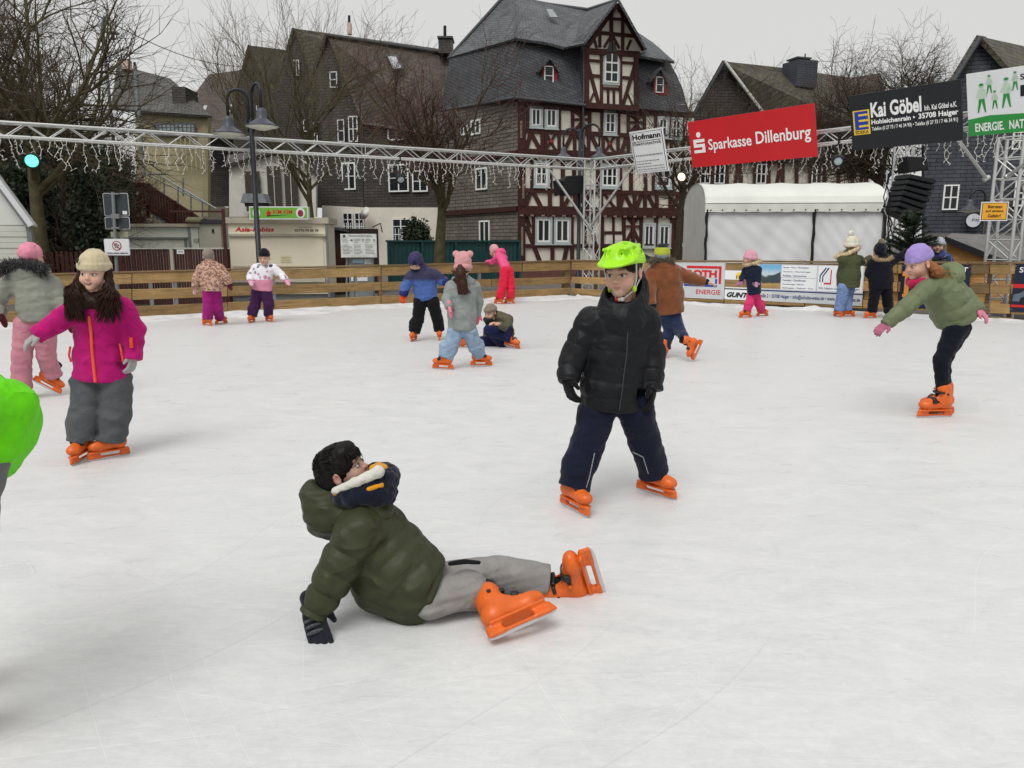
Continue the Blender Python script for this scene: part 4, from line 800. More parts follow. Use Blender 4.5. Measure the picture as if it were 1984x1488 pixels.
    rod('verge_board', P(1404, 119, 46.4), P(1486, 228, 46.1), 0.09, M('verge_white', '#b5b4ad'), e); rod('verge_board', P(1404, 119, 46.4), P(1342, 228, 47.1), 0.09, LEAD, e)
    mb = MB(); f = Frame.wall(1538, 47.5, 1580, 48); f.pbox(mb, 1540, 117, 1579, 170, -1.2, 0.2); c = mb.obj('chimney', SLATE_BL, e); mb = MB(); f.pbox(mb, 1545, 110, 1573, 113, -1.0, 0); mb.obj('chimney_cap', LEAD, c)
    for u in (1549, 1569): rod('cap_leg', f.at(u, 118, -.4), f.at(u, 112, -.4), .04, LEAD, c)
    rod('cap_finial', f.at(1560, 111, -.4), f.at(1560, 104, -.4), .04, LEAD, c)
    e = simple_house('timbered_house', 'low white timbered house front showing between the red sign and the tent', 42, [(PLASTER, [(1296, 300), (1680, 300), (1680, 545), (1296, 545)])], [(SLATE_D, [(1280, 306, 41.5), (1700, 306, 41.5), (1680, 262, 45), (1300, 262, 45)])])
    f = Frame.wall(1296, 41.8, 1680, 41.8)
    for k in range(15):
        u = 1300 + k * 27; mb = MB(); f.beam(mb, (u, 306), (u, 420), 0.2, 0, 0.06); mb.obj('beam', BEAM, e)
        if k % 3 == 1: mb = MB(); f.beam(mb, (u + 4, 420), (u + 24, 310), 0.18, 0, 0.05); mb.obj('beam', BEAM, e)
    for v in (312, 360, 408): mb = MB(); f.beam(mb, (1296, v), (1680, v), 0.22, 0, 0.075); mb.obj('beam', BEAM, e)
    for q in ((1302, 318, 1322, 356), (1356, 318, 1376, 356), (1384, 318, 1404, 356), (1465, 318, 1484, 356), (1572, 318, 1592, 356)): window(f, e, *q, None, 1, 2, d=0.03)
    # dark slate house far right
    e = simple_house('slate_house', 'dark blue slate house with mossy gable at the right edge', 27,
        [(SLATE_BL, [(1790, 262, 27.4), (1846, 165, 27.3), (1901, 76, 27.2), (2010, 190, 26.6), (2060, 250, 26.4), (2060, 560, 26.4), (1790, 560, 27.4)])],
        [(ROOF_M, [(1901, 71, 26.9), (2060, 106, 31), (2120, 250, 26), (2064, 252, 26)]), (ROOF_M, [(1901, 71, 26.9), (1784, 262, 27.2), (1796, 266, 36), (1912, 72, 36)])], [])
    f = Frame.wall(1790, 27.4, 2060, 26.4)
    for q in ((1826, 358, 1856, 407), (1964, 348, 2000, 400), (1960, 255, 1990, 290), (1885, 170, 1905, 205)): window(f, e, *q, None, 1, 2, d=0.03)
    mb = MB(); f.pbox(mb, 1786, 452, 2060, 560, 0.0, 0.12); mb.obj('plinth', M('grey_render', '#6f6b66', 0.9, 0.9, 0.1, 2), e); rod('verge_board', P(1901, 71, 26.8), P(1784, 262, 27.1), 0.07, LEAD, e)
    sg = empty('shop_sign', f.at(1882, 428, 0.5), 'round white shop sign hanging on the dark slate house', 'sign'); mb = MB(); mb.lathe(f.at(1886, 427, 0.25), [(0.27, 0), (0.27, 0.08), (0.22, 0.09)], 24, f.n); mb.obj('housing', BLACK, sg)
    mb = MB(); mb.lathe(f.at(1886, 427, 0.34), [(0.225, 0), (0.225, 0.006)], 24, f.n); mb.obj('face', M('shop_face', '#b9bcc2'), sg); a, b = f.st(1886, 427); text(f, 'STADT', a - .16, b - .03, .32, .08, 0.352, M('shop_ink', '#5b606a'), sg, bold=0.03); rod('bracket', f.at(1886, 427, 0), f.at(1886, 427, 0.3), 0.03, BLACK, sg)
other_houses()
# ================================================================ stalls, fences, tent, lamps, sign posts
CREAM = M('stall_cream', '#e6dfc9', 1.0, 0.5, 0.05, 1.5); CREAMD = M('stall_trim', '#b9b2a0', 1.0, 0.5, 0.1, 3); REDBROWN = M('red_brown_paint', '#4d2a25', .9, 0.65, 0.2, 4, rnd=0.2); STALLW = M('stall_white', '#d6d7ca', 1.0, 0.5, 0.06, 2); GREY = M('metal_grey', '#7c8082', 1.0, 0.5, 0.1, 5); DKW = M('dark_wood', '#2e231f', 1.0, 0.8, 0.3, 6); GRNM = M('green_sheet', '#1c4443', 1.0, 0.5, 0.12, 3)
def pb(fr, parent, name, mat, u0, v0, u1, v1, d0, d1): mb = MB(); fr.pbox(mb, u0, v0, u1, v1, d0, d1); return mb.obj(name, mat, parent)
def snack_stall():
    f = Frame.wall(440, 24, 640, 24.3); e = empty('snack_stall', f.at(540, 582), 'cream snack stall with red lettering and closed shutter behind the rink fence', 'stall')
    pb(f, e, 'body', CREAM, 442, 430, 634, 570, -2.0, 0); pb(f, e, 'roof_trim', CREAMD, 437, 421.5, 637, 433, -2.1, 0.08); pb(f, e, 'shutter_rail', CREAMD, 444, 453, 632, 458, 0, 0.10); pb(f, e, 'shutter', M('shutter_cream', '#e2dac4', 1.0, 0.5, 0.04, 1), 448, 459, 627, 516, 0, 0.03)
    for u in (440.5, 633): pb(f, e, 'corner_trim', GREY, u, 434, u + 4.5, 575, -0.02, 0.05)
    pb(f, e, 'counter', CREAMD, 446, 538, 632, 546, 0, 0.25); pb(f, e, 'skirt', M('skirt_grey', '#8e9290', 1.0, 0.6, 0.1), 444, 570, 634, 596, -1.9, -0.1)
    a, b, c, d = f.rect(455, 440, 531, 449); text(f, 'Asia-Imbiss', a, c, b - a, d - c, 0.006, RED, e, bold=0.03, ital=0.2); a, b, c, d = f.rect(571, 444, 617, 449); text(f, '02773-74 55 39', a, c, b - a, d - c, 0.006, INK, e, bold=0.02); a, b, c, d = f.rect(580, 439, 606, 441.5); text(f, 'Bestellung unter', a, c, b - a, d - c, 0.006, INK, e)
    pb(f, e, 'notice', M('notice_cream', '#d0c6a4'), 544, 495, 566, 509, 0.035, 0.04)
    for k in range(4): pb(f, e, 'notice_line', M('notice_ink', '#a39b80'), 546, 498 + k * 3, 564, 499 + k * 3, 0.041, 0.043)
    f2 = Frame.wall(483, 23.6, 597, 23.7); g = empty('roof_sign', f2.at(540, 424), 'green illuminated sign with red lettering on the snack stall roof', 'sign'); s0, s1, t0, t1 = f2.rect(483, 400, 597, 425); f2 = Frame(f2.pt(s0, t0), f2.ex, f2.ey); w, h = s1 - s0, t1 - t0
    mb = MB(); f2.box(mb, 0, w, 0, h, -0.25, 0); mb.obj('box', WHITE, g); rrect(f2, w*.015, w*.985, h*.08, h*.92, 0.001, M('sign_lime', '#6fb043', 1.05, 0.4, 0.05), g, 'face'); text(f2, 'KIM KIM', w*.40, h*.42, w*.33, h*.32, 0.004, RED, g, bold=0.02)
    ppoly(f2, [(w*.30, h*.3), (w*.36, h*.3), (w*.37, h*.5), (w*.33, h*.75), (w*.29, h*.5)], 0.004, RED, g, 'logo'); ppoly(f2, [(w*.29, h*.22), (w*.70, h*.36), (w*.30, h*.30)], 0.006, INK, g, 'logo'); disc(f2, w*.87, h*.5, h*.36, 0.004, WHITE, g, 'logo', ry=h*.40); disc(f2, w*.87, h*.47, h*.22, 0.007, M('print_plum', '#8a3140'), g, 'logo', ry=h*.27); disc(f2, w*.12, h*.5, h*.3, 0.004, WHITE, g, 'logo', ry=h*.36)
    # second stall and container to the left
    f = Frame.wall(205, 25.5, 436, 25.5); e = empty('market_stall', f.at(310, 575), 'long off white stall with folded hatch left of the snack stall', 'stall')
    pb(f, e, 'body', STALLW, 213, 440, 368, 570, -2, 0); pb(f, e, 'roof_trim', CREAMD, 205, 433.5, 388, 439.5, -2.1, 0.1); pb(f, e, 'hatch', M('hatch_white', '#d4d4c8', 1.0), 246, 464, 358, 481, 0, 0.04); pb(f, e, 'hatch_rail', GREY, 246, 459.5, 364, 463, 0, 0.1); pb(f, e, 'trim', GREY, 366, 440, 370, 481, 0, .05); pb(f, e, 'trim', GREY, 359, 462, 362, 481, 0.0, .05)
    pb(f, e, 'side_panel', STALLW, 371, 440, 388, 565, -1.8, 0.01); a, b, c, d = f.rect(375, 462, 387, 471); text(f, 'ASIA', a, c, (b - a) * 1.0, d - c, 0.02, M('faded_ink', '#4c4a44'), e)
    e = empty('container', f.at(412, 575), 'pale grey box container with a dark slot beside the cream stall', 'container'); pb(f, e, 'body', M('container_grey', '#b8b4a4', 1.0, 0.5, 0.06, 2), 389.5, 434, 432, 570, -1.6, 0.03); pb(f, e, 'slot', BLACK, 412, 444, 415.5, 451, 0.03, 0.06); pb(f, e, 'roof', M('felt_roof', '#3a3c3f'), 386, 426, 436, 433.5, -1.8, 0.1)
    mb = MB(); mb.prism([f.at(359, 430, 0.2), f.at(388, 431, 0.2), f.at(396, 424, -.6), f.at(364, 424, -.6)], (0, 0, 0.06)); mb.obj('roof_flap', M('mossy_felt', '#66664a'), e)
snack_stall()
def brown_fence():
    f = Frame.wall(60, 21.5, 455, 22.5)
    e = empty('board_fence', f.at(330, 560), 'red brown board fence in front of the white stalls', 'fence')
    u = 226.0; k = 0
    while u < 448:
        w = 5.2; pb(f, e, 'board', REDBROWN, u, 482.5 + (k % 3) * .3, u + w - 0.9, 590, 0, 0.025 + 0.012 * (k % 2)); u += w; k += 1
    for u in (334, 436): pb(f, e, 'post', CREAMD if u == 334 else REDBROWN, u, 480 if u == 334 else 405, u + 6, 590, 0.04, 0.12)
    pb(f, e, 'cap_rail', M('fence_cap', '#b7b6ac'), 226, 480, 448, 482.5, -0.02, 0.06); n = pb(f, e, 'notice', WHITE, 343.5, 483.5, 357.5, 492, 0.05, 0.06); pb(f, n, 'print', GREY, 345.5, 487, 355.5, 488.5, 0.06, 0.062); pb(f, e, 'cross_rail', REDBROWN, 330, 408, 436, 411.5, 0.02, 0.10)
    f = Frame.wall(60, 20.5, 240, 21.0); e = empty('picket_fence', f.at(130, 560), 'red brown picket fence left of the girl in the magenta jacket', 'fence')
    u = 84.0
    while u < 240: pb(f, e, 'picket', REDBROWN, u, 487 + random.uniform(-1, 1), u + 5.8, 590, 0, 0.03); u += 9.4
    for v in (503, 560): pb(f, e, 'rail', REDBROWN, 82, v, 240, v + 4, -0.04, -0.002)
    # green sheet fence
    f = Frame.wall(748, 31, 1006, 34.5); e = empty('sheet_fence', f.at(880, 560), 'dark green corrugated metal fence in front of the timbered house', 'fence'); s0 = f.st(750, 470)[0]; s1 = f.st(1006, 470)[0]; n = 64; zt = f.st(880, 469)[1]
    mb = MB()
    for i in range(n):
        a = lerp(s0, s1, i / n); b = lerp(s0, s1, (i + 1) / n); d0, d1 = (0, .04) if i % 2 else (.04, 0); mb.quad(f.pt(a, GZ, d0), f.pt(b, GZ, d1), f.pt(b, zt, d1), f.pt(a, zt, d0))
    mb.obj('sheet', GRNM, e); pb(f, e, 'cap', GRNM, 748, 465.5, 1008, 469, -0.06, 0.1)
    for u in (750, 815, 880, 945, 1003): pb(f, e, 'post', GRNM, u, 468, u + 4, 560, 0.042, 0.09)
    pb(f, e, 'gate_panel', M('green_panel', '#15383a'), 896, 487, 950, 545, 0.045, 0.07)
brown_fence()
def stairs():
    e = empty('staircase', P(330, 440, 33), 'outdoor staircase with red brown balustrade behind the stalls', 'staircase')
    f = Frame.wall(215, 33.5, 440, 31.5)
    pts = [(222, 352), (285, 357), (395, 428), (420, 428)]
    def top(u):
        for (a, b), (c, d) in zip(pts[:-1], pts[1:]):
            if a <= u <= c: return lerp(b, d, (u - a) / (c - a))
        return 428
    u = 222.0; k = 0
    while u < 418:
        t = top(u); pb(f, e, 'baluster', REDBROWN, u, t, u + 3.4, t + 44, 0, 0.05); u += 5.6; k += 1
    for o, w in ((0, .10), (42, .10)):
        for (a, b), (c, d) in zip(pts[:-1], pts[1:]): mb = MB(); f.beam(mb, (a, b + o), (c, d + o), w, -0.02, 0.08); mb.obj('rail', REDBROWN, e)
    for u in (226, 289, 340, 372, 398): mb = MB(); t = top(u); f.beam(mb, (u, t - 4), (u, t + 62), 0.14, 0.0, 0.1); mb.obj('post', REDBROWN, e)
    for k in range(14):
        t = k / 13; a = f.at(292 + 108 * t, 405 + 72 * t, -0.1); mb = MB(); mb.box((a.x - .25, a.y - .1, a.z - .1), (a.x + .25, a.y + 1.4, a.z)); mb.obj('step', GREY, e)
    hr = M('handrail_steel', '#8c9494', 1.0, 0.4, 0.1, metal=0.5)
    for (a, b), (c, d) in (((285, 338), (400, 395)), ((310, 340), (420, 405)), ((286, 337), (325, 337)), ((355, 345), (355, 380))): rod('handrail', f.at(a, b, -0.8), f.at(c, d, -0.8), 0.035, hr, e)
    for u, v in ((318, 348), (345, 362), (370, 375), (392, 388)): rod('rail_post', f.at(u, v, -0.8), f.at(u, v + 34, -0.8), 0.03, hr, e)
    # dark shed left
    f = Frame.wall(78, 25, 165, 25.5); e = empty('wooden_shed', f.at(120, 545), 'open dark wooden shed between the tree trunk and the sign post', 'shed')
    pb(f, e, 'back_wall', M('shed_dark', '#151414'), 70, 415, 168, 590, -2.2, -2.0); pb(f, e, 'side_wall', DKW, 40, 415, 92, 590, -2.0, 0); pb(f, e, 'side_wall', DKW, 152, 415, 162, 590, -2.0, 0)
    mb = MB(); mb.prism([f.at(36, 409, .3), f.at(180, 399, .3), f.at(178, 392, -2.3), f.at(40, 402, -2.3)], (0, 0, 0.09)); mb.obj('roof', M('shed_roof', '#4a4642', 1, .9), e); mb = MB(); f.beam(mb, (36, 416), (170, 406), 0.16, 0.0, 0.12); mb.obj('lintel', M('shed_beam', '#57493f'), e)
stairs()
def left_tent():
    f = Frame.wall(-60, 17.6, 68, 18.2); e = empty('market_hut', f.at(0, 580), 'white hut with sloping roof at the left edge behind the rink', 'hut')
    bw = M('hut_boards', '#d3d5cc', 1.0, 0.5, 0.05, 2)
    for k in range(13): pb(f, e, 'board', bw, -60, 437 + k * 11, 58, 447.4 + k * 11, -0.05, 0.012 * (k % 2))
    pb(f, e, 'wall_core', bw, -60, 437, 58, 585, -2.2, -0.06); pb(f, e, 'corner_post', GREY, 58.5, 436, 68, 590, -0.3, 0.06)
    mb = MB(); f.poly(mb, [(-60, 300), (-5, 352), (56, 436), (-60, 436)], -0.1, 0.0); mb.obj('gable', M('hut_canvas', '#dfe2dc', 1.0, 0.6, 0.06, 2), e)
    mb = MB(); f.beam(mb, (-14, 338), (60, 438), 0.13, -0.02, 0.12); mb.obj('verge_board', WHITE, e); mb = MB(); f.beam(mb, (-22, 338), (52, 438), 0.05, 0.121, 0.13); mb.obj('verge_trim', GREY, e)
    a, b = f.at(-60, 275, .1), f.at(60, 437, .1); mb = MB(); mb.prism([a, b, b - f.n * 2.4, a - f.n * 2.4], (0, 0, 0.05)); mb.obj('roof', WHITE, e)
left_tent()
def stage_tent():
    cv = M('tent_canvas', '#d3d5ce', 1.0, 0.55, 0.06, 1.2, 0.25, 6); side = M('tent_side', '#c9c9c4', 1.0, 0.6, 0.1, 1.5, 0.5, 4); fr_m = M('tent_front', '#dcdee0', 1.0, 0.5, 0.08, 1.0)
    f = Frame.wall(1366, 21.6, 1712, 21.2); e = empty('event_tent', f.at(1540, 560), 'white barrel roofed event tent with closed grey front behind the fence', 'tent')
    s0 = f.st(1368, 420)[0]; s1 = f.st(1712, 420)[0]; z0 = f.st(1540, 402)[1]; z1 = f.st(1540, 347)[1]; D = 4.2; Wd = s1 - s0
    # barrel roof: arc running from the front eave back over the top
    n = 14; prof = []
    for k in range(n + 1):
        t = k / n; a = math.pi * (0.03 + 0.94 * t); prof.append((-D / 2 + (D / 2 + 0.12) * math.cos(a), z0 + (z1 - z0) * 1.05 * math.sin(a) ** 0.8))
    mb = MB(); m = 24
    for i in range(m):
        a, b = s0 - .05 + (Wd + .1) * i / m, s0 - .05 + (Wd + .1) * (i + 1) / m
        for k in range(n):
            (d0, h0), (d1, h1) = prof[k], prof[k+1]; sg = lambda s, k_: -0.035 * abs(math.sin((s - s0) / Wd * math.pi * 4)) * math.sin(math.pi * k_ / n)
            mb.quad(f.pt(a, h0 + sg(a, k), d0), f.pt(b, h0 + sg(b, k), d0), f.pt(b, h1 + sg(b, k+1), d1), f.pt(a, h1 + sg(a, k+1), d1))
    mb.obj('roof', cv, e, smooth=True)
    mb = MB()
    for i in range(40):
        a, b = s0 - .05 + (Wd + .1) * i / 40, s0 - .05 + (Wd + .1) * (i + 1) / 40; w0, w1 = (0.008 * math.sin(i * 1.3), 0.008 * math.sin((i + 1) * 1.3)); d = prof[0][0]
        mb.quad(f.pt(a, z0 - .12 + w0, d + .02 + w0), f.pt(b, z0 - .12 + w1, d + .02 + w1), f.pt(b, z0 + .10, d + .012), f.pt(a, z0 + .10, d + .012))
    mb.obj('valance', cv, e, smooth=True)
    for k in range(15): q = f.pt(s0 + Wd * (k + .3) / 15, z0 - .07, prof[0][0] + .055); mb = MB(); mb.lathe(q, [(0.022, 0), (0.02, 0.012)], 8, f.n); mb.obj('eyelet', BLACK, e)
    # left end wall with its arched top
    pts = [f.pt(s0, GZ, d) for d in (prof[0][0], prof[-1][0])]; top = [f.pt(s0, h, d) for d, h in reversed(prof)]
    mb = MB(); mb.prism([pts[0], pts[1]] + top, f.ex * -0.03); mb.obj('end_wall', side, e); mb = MB(); mb.prism([p + f.ex * (Wd + .03) for p in [pts[0], pts[1]] + top], f.ex * 0.03); mb.obj('end_wall', side, e)
    # front cloth with drag folds
    for (a0, a1, seed) in ((s0 + .03, f.st(1573, 450)[0] - .03, 1), (f.st(1573, 450)[0] + .03, s1 - .03, 2)):
        mb = MB(); nx, nz = 60, 34; zb = 0.2; zz = z0 - .08; grid = []
        for i in range(nx + 1):
            row = []
            for j in range(nz + 1):
                x = i / nx; y = j / nz; s = lerp(a0, a1, x); z = lerp(zb, zz, y)
                w = 0.014 * math.sin((x * 3.2 + (1 - y) * 3.5 * (0.2 + x * x)) * 1.9 + seed + 1.5 * math.sin(x * 4 + y * 3)) * (0.3 + 0.7 * y) + 0.006 * math.sin(x * 17 - y * 9 + seed + 2 * math.sin(x * 9)) + 0.004 * math.sin(x * 31 + y * 27)
                row.append(f.pt(s, z, 0.04 + w))
            grid.append(row)
        for i in range(nx):
            for j in range(nz): mb.quad(grid[i][j], grid[i+1][j], grid[i+1][j+1], grid[i][j+1])
        mb.obj('front_cloth', fr_m, e, smooth=True)
    for u in (1367, 1574, 1711):
        a = f.st(u, 450)[0]; mb = MB(); pts = [f.pt(a + 0.012 * math.sin(k * 2.2), lerp(GZ, z0 - .05, k / 12), 0.10) for k in range(13)]; mb.tube(pts, [0.03 + 0.014 * abs(math.sin(k * 1.9)) for k in range(13)], 6); mb.obj('pole', BLACK, e)
stage_tent()
def wooden_hut():
    f = Frame.wall(1838, 18.2, 2080, 17.2); e = empty('wooden_hut', f.at(1900, 560), 'orange wooden hut with grey felt roof behind the right fence', 'hut')
    mb = MB(); f.poly(mb, [(1835, 471), (1843, 468), (1925, 500), (1985, 528), (1985, 600), (1835, 600)], -0.2, 0); mb.obj('front_wall', wood_mat('hut_wood', '#c99555', 1.0), e)
    mb = MB(); mb.prism([f.at(1830, 466, .15), f.at(1935, 506, .15), f.at(2080, 520, .1), f.at(2080, 468, -2.6), f.at(1843, 458, -2.6)], (0, 0, 0.08)); mb.obj('roof', M('felt_grey', '#6c6a68', 1.0, 0.8, 0.2, 3, 0.5, 14), e)
    mb = MB(); f.beam(mb, (1828, 463), (1938, 507), 0.13, 0.15, 0.2); mb.obj('verge_board', BLACK, e)
wooden_hut()
LAMPM = M('lamp_graphite', '#23252a', 1.0, 0.42, 0.15, 5); SHADE = M('shade_graphite', '#4a4d56', 1.0, 0.4, 0.12, 5); SHIN = M('shade_inside', '#d9d8c8', 1.0, 0.5, 0.05)
def street_lamp(u, Y, vtop, label, heads, hs=1.0):
    """post with goose-neck arms; heads: (du, v_arch, v_shade_rim) pixel offsets"""
    base = P(u, 470, Y); e = empty('street_lamp', (base.x, base.y, GZ), label, 'street lamp', 'goose neck street lamps'); zj = P(u, vtop, Y).z
    mb = MB(); mb.tube([(base.x, base.y, GZ), (base.x, base.y, GZ + 0.9), (base.x, base.y, GZ + 0.92), (base.x, base.y, zj)], [0.09, 0.085, 0.058, 0.05], 12); mb.obj('post', LAMPM, e, smooth=True)
    for i, (du, va, vr, dy) in enumerate(heads):
        R = abs(P(u + du, 300, Y).x - P(u, 300, Y).x) / 2; sg = 1 if du > 0 else -1; zr = P(u, vr, Y).z; za = P(u, va, Y).z - R; x0 = base.x + sg * 0.045
        pts = [(x0, base.y, zj - .25), (x0, base.y, za)] + [(x0 + sg * R * (1 - math.cos(t)), base.y - dy * (1 - math.cos(t)) / 2, za + R * math.sin(t)) for t in [math.pi * k / 10 for k in range(1, 11)]]
        xe, ye = pts[-1][0], pts[-1][1]; pts.append((xe, ye, zr + .39 * hs)); mb = MB(); mb.tube(pts, 0.032, 8); mb.obj('arm', LAMPM, e, smooth=True)
        mb = MB(); mb.lathe((xe, ye, zr), [(0.38 * hs, 0.0), (0.385 * hs, 0.012 * hs), (0.30 * hs, 0.045 * hs), (0.20 * hs, 0.11 * hs), (0.13 * hs, 0.165 * hs), (0.115 * hs, 0.18 * hs), (0.115 * hs, 0.31 * hs), (0.09 * hs, 0.38 * hs), (0.03, 0.41 * hs)], 28); sh = mb.obj('shade', SHADE, e, smooth=True)
        mb = MB(); mb.lathe((xe, ye, zr - 0.012), [(0.02, -0.075 * hs), (0.10 * hs, -0.065 * hs), (0.22 * hs, -0.03 * hs), (0.372 * hs, 0.008)], 28); mb.obj('diffuser', SHIN, sh, smooth=True)
    return e
street_lamp(500, 16.9, 232, 'double goose neck street lamp standing left of the thin tree', ((-36, 174, 261, 0.1), (31, 167, 252, 0.5)), 0.9)
street_lamp(1121, 22.0, 250, 'double goose neck street lamp behind the corner truss tower', ((-29, 249, 306, 0.0), (31, 243, 309, 0.4)), 0.72)
street_lamp(1903, 24.5, 400, 'small goose neck lamp in front of the dark slate house', ((-30, 368, 408, 0.0),), 0.85)
def tall_lamp():
    b = P(236, 470, 30); e = empty('tall_street_lamp', (b.x, b.y, GZ), 'tall thin street lamp rising through the branches at the left', 'street lamp'); z = P(236, 60, 30).z; zt = P(225, 32, 30).z; x1 = P(218, 60, 30).x
    mb = MB(); R = (b.x - x1) / 2; mb.tube([(b.x + .1, b.y, GZ), (b.x, b.y, z)] + [(b.x - R + R * math.cos(t), b.y, z + (zt - z) * math.sin(t)) for t in [math.pi * k / 8 for k in range(1, 9)]] + [(x1, b.y, z - .3)], 0.06, 8); mb.obj('post', GREY, e, smooth=True)
    zz = P(218, 65, 30).z; mb = MB(); mb.lathe((x1, b.y, zz), [(0.24, 0), (0.20, .06), (0.12, .12), (0.13, .4), (0.05, .46)], 14); mb.obj('shade', M('shade_pale', '#9a9a94'), e, smooth=True)
    q = P(290, 470, 44); e = empty('utility_pole', (q.x, q.y, GZ), 'grey roof pole carrying the overhead wire', 'pole'); z = P(290, 128, 44).z; rod('pole', (q.x, q.y, 5), (q.x, q.y, z), 0.11, GREY, e); rod('crossbar', (q.x - .5, q.y, z - .5), (q.x + .3, q.y, z - .4), 0.06, GREY, e)
    rod('insulator', (q.x, q.y, z), (q.x, q.y, z + .2), 0.07, BLACK, e)
    mb = MB(); a, b = P(178, 25, 34), P(470, 130, 52); mb.tube([a.lerp(b, k / 12) - V(0, 0, 0.5 * math.sin(math.pi * k / 12)) for k in range(13)], 0.02, 4); tag(mb.obj('overhead_wire', BLACK), 'thin overhead wire crossing the sky at the upper left', 'wire')
tall_lamp()
def sign_posts():
    f = Frame.wall(195, 17.4, 255, 17.4); e = empty('sign_post', f.at(228, 600), 'grey post with two sign backs and a no football sign', 'sign post'); rod('post', f.at(231, 620, -0.03), f.at(219, 372, -0.03), 0.038, GREY, e, 12)
    drk = M('sign_rear', '#3a4246', 1.0, 0.5, 0.08); rim = M('sign_rim', '#c2c6c6', 1.0, 0.4)
    def plate(u0, v0, u1, v1, face, d, nm='plate', rimw=.012):
        s0, s1, t0, t1 = f.rect(u0, v0, u1, v1); mb = MB(); r = .03
        def rr(a, b, c, dd, r): return [(a + r, c), (b - r, c), (b - r*.3, c + r*.3), (b, c + r), (b, dd - r), (b - r*.3, dd - r*.3), (b - r, dd), (a + r, dd), (a + r*.3, dd - r*.3), (a, dd - r), (a, c + r), (a + r*.3, c + r*.3)]
        f.poly(mb, rr(s0, s1, t0, t1, r), d, d + .012, True); o = mb.obj(nm, rim, e); mb = MB(); f.poly(mb, rr(s0 + rimw, s1 - rimw, t0 + rimw, t1 - rimw, r * .8), d + .012, d + .016, True); mb.obj('face', face, o); return o, (s0, s1, t0, t1)
    plate(197, 373.5, 246, 418.5, drk, -0.09); plate(200, 420, 248, 444, drk, -0.09)
    pb(f, e, 'clamp', GREY, 212, 374, 229, 377, -0.07, -0.0); pb(f, e, 'clamp', GREY, 215, 414.5, 231, 423.5, -0.07, 0.01); pb(f, e, 'clamp', GREY, 216, 440, 232, 443, -0.07, 0.01); pb(f, e, 'sticker', WHITE, 234.5, 408.5, 243, 415, -0.072, -0.07)
    pb(f, e, 'back_plate', M('plate_khaki', '#8d8c77'), 210, 449, 244, 460, -0.12, -0.1)
    o, (s0, s1, t0, t1) = plate(204, 462.5, 253, 495, WHITE, 0.03, 'no_football_sign'); w, h = s1 - s0, t1 - t0; cx, cy, R = s0 + w * .5, t0 + h * .58, h * .29
    disc(f, cx, cy, R, .047, M('sign_ring', '#a8262c', 1.0), o, 'ring'); disc(f, cx, cy, R * .80, .050, WHITE, o, 'ring_field'); disc(f, cx, cy, R * .6, .053, M('ball_grey', '#c9c9c9'), o, 'ball')
    for k in range(5): disc(f, cx + R * .38 * math.cos(k * 1.257 + .3), cy + R * .38 * math.sin(k * 1.257 + .3), R * .17, .056, INK, o, 'ball_patch', 6)
    mb = MB(); f.beam(mb, (cx - R * .62, cy + R * .62), (cx + R * .62, cy - R * .62), R * .17, .059, .061, True); mb.obj('slash', M('sign_ring', '#a8262c'), o); text(f, 'FUSSBALLSPIELEN VERBOTEN', s0 + w * .08, t0 + h * .09, w * .84, h * .09, .047, INK, o, bold=0.03)
    # market notice board on posts, with the ticket machine under it
    f = Frame.wall(655, 21.0, 735, 21.2); e = empty('notice_board', f.at(695, 600), 'white town notice board with columns of small print behind the fence', 'notice board'); s0, s1, t0, t1 = f.rect(660, 453, 730, 499); f2 = Frame(f.pt(s0, t0), f.ex, f.ey); w, h = s1 - s0, t1 - t0
    mb = MB(); f2.box(mb, 0, w, 0, h, -.04, 0); mb.obj('board', M('board_rim', '#b9bbb8'), e); rrect(f2, .012, w - .012, .012, h - .012, 0.001, M('board_white', '#d6d8d4', 1.0), e, 'face'); rrect(f2, w*.07, w*.14, h*.84, h*.96, 0.004, M('crest_dark', '#5a4a3a'), e, 'crest'); text(f2, 'Wochenmarktordnung', w*.22, h*.87, w*.66, h*.07, 0.004, INK, e, bold=0.02)
    pi = M('print_dim', '#7d8080')
    for c in range(3):
        x0 = w * (.05 + .315 * c)
        for r in range(11):
            if r == 3: continue
            L = w * (.16 + .10 * random.random()); rrect(f2, x0, x0 + (L if r > 3 else L * .75), h * (.76 - r * .06), h * (.782 - r * .06), 0.003, pi, e, 'print_line')
        text(f2, 'MZD'[c], x0 + w*.23, h*.68, w*.05, h*.1, 0.004, INK, e, bold=0.03)
    for u in (672, 722): rod('post', f.at(u, 498, -.08), f.at(u, 600, -.08), .03, GREY, e)
    e = empty('ticket_machine', f.at(700, 600), 'grey parking ticket machine below the notice board', 'ticket machine'); pb(f, e, 'housing', M('machine_grey', '#7f8585', 1.0, .5), 676, 502, 726, 590, -.5, -.12); pb(f, e, 'screen', M('machine_screen', '#8fb0bd', 1.0, .2), 683, 503, 704, 510, -.12, -.10); pb(f, e, 'panel', M('machine_panel', '#b9b9b4'), 706, 502, 724, 512, -.12, -.11); pb(f, e, 'instruction_plate', WHITE, 680, 529, 712, 545, -.12, -.1); a, b, c, d = f.rect(690, 533, 702, 538); text(f, 'AA', a, c, b - a, d - c, -.098, RED, e, bold=.03); pb(f, e, 'symbol', SBLU, 704, 531, 710, 537, -.1, -.096)
    f = Frame.wall(635, 27, 750, 28); e = empty('lean_to_shed', f.at(690, 570), 'dark lean-to shed with sloping roof beside the cream stall', 'shed'); pb(f, e, 'wall', DKW, 637, 443, 735, 590, -1.5, 0); mb = MB(); mb.prism([f.at(633, 442, .2), f.at(676, 450, .2), f.at(676, 447, -1.6), f.at(633, 439, -1.6)], (0, 0, .07)); mb.obj('roof', M('felt_roof', '#3a3c3f'), e)
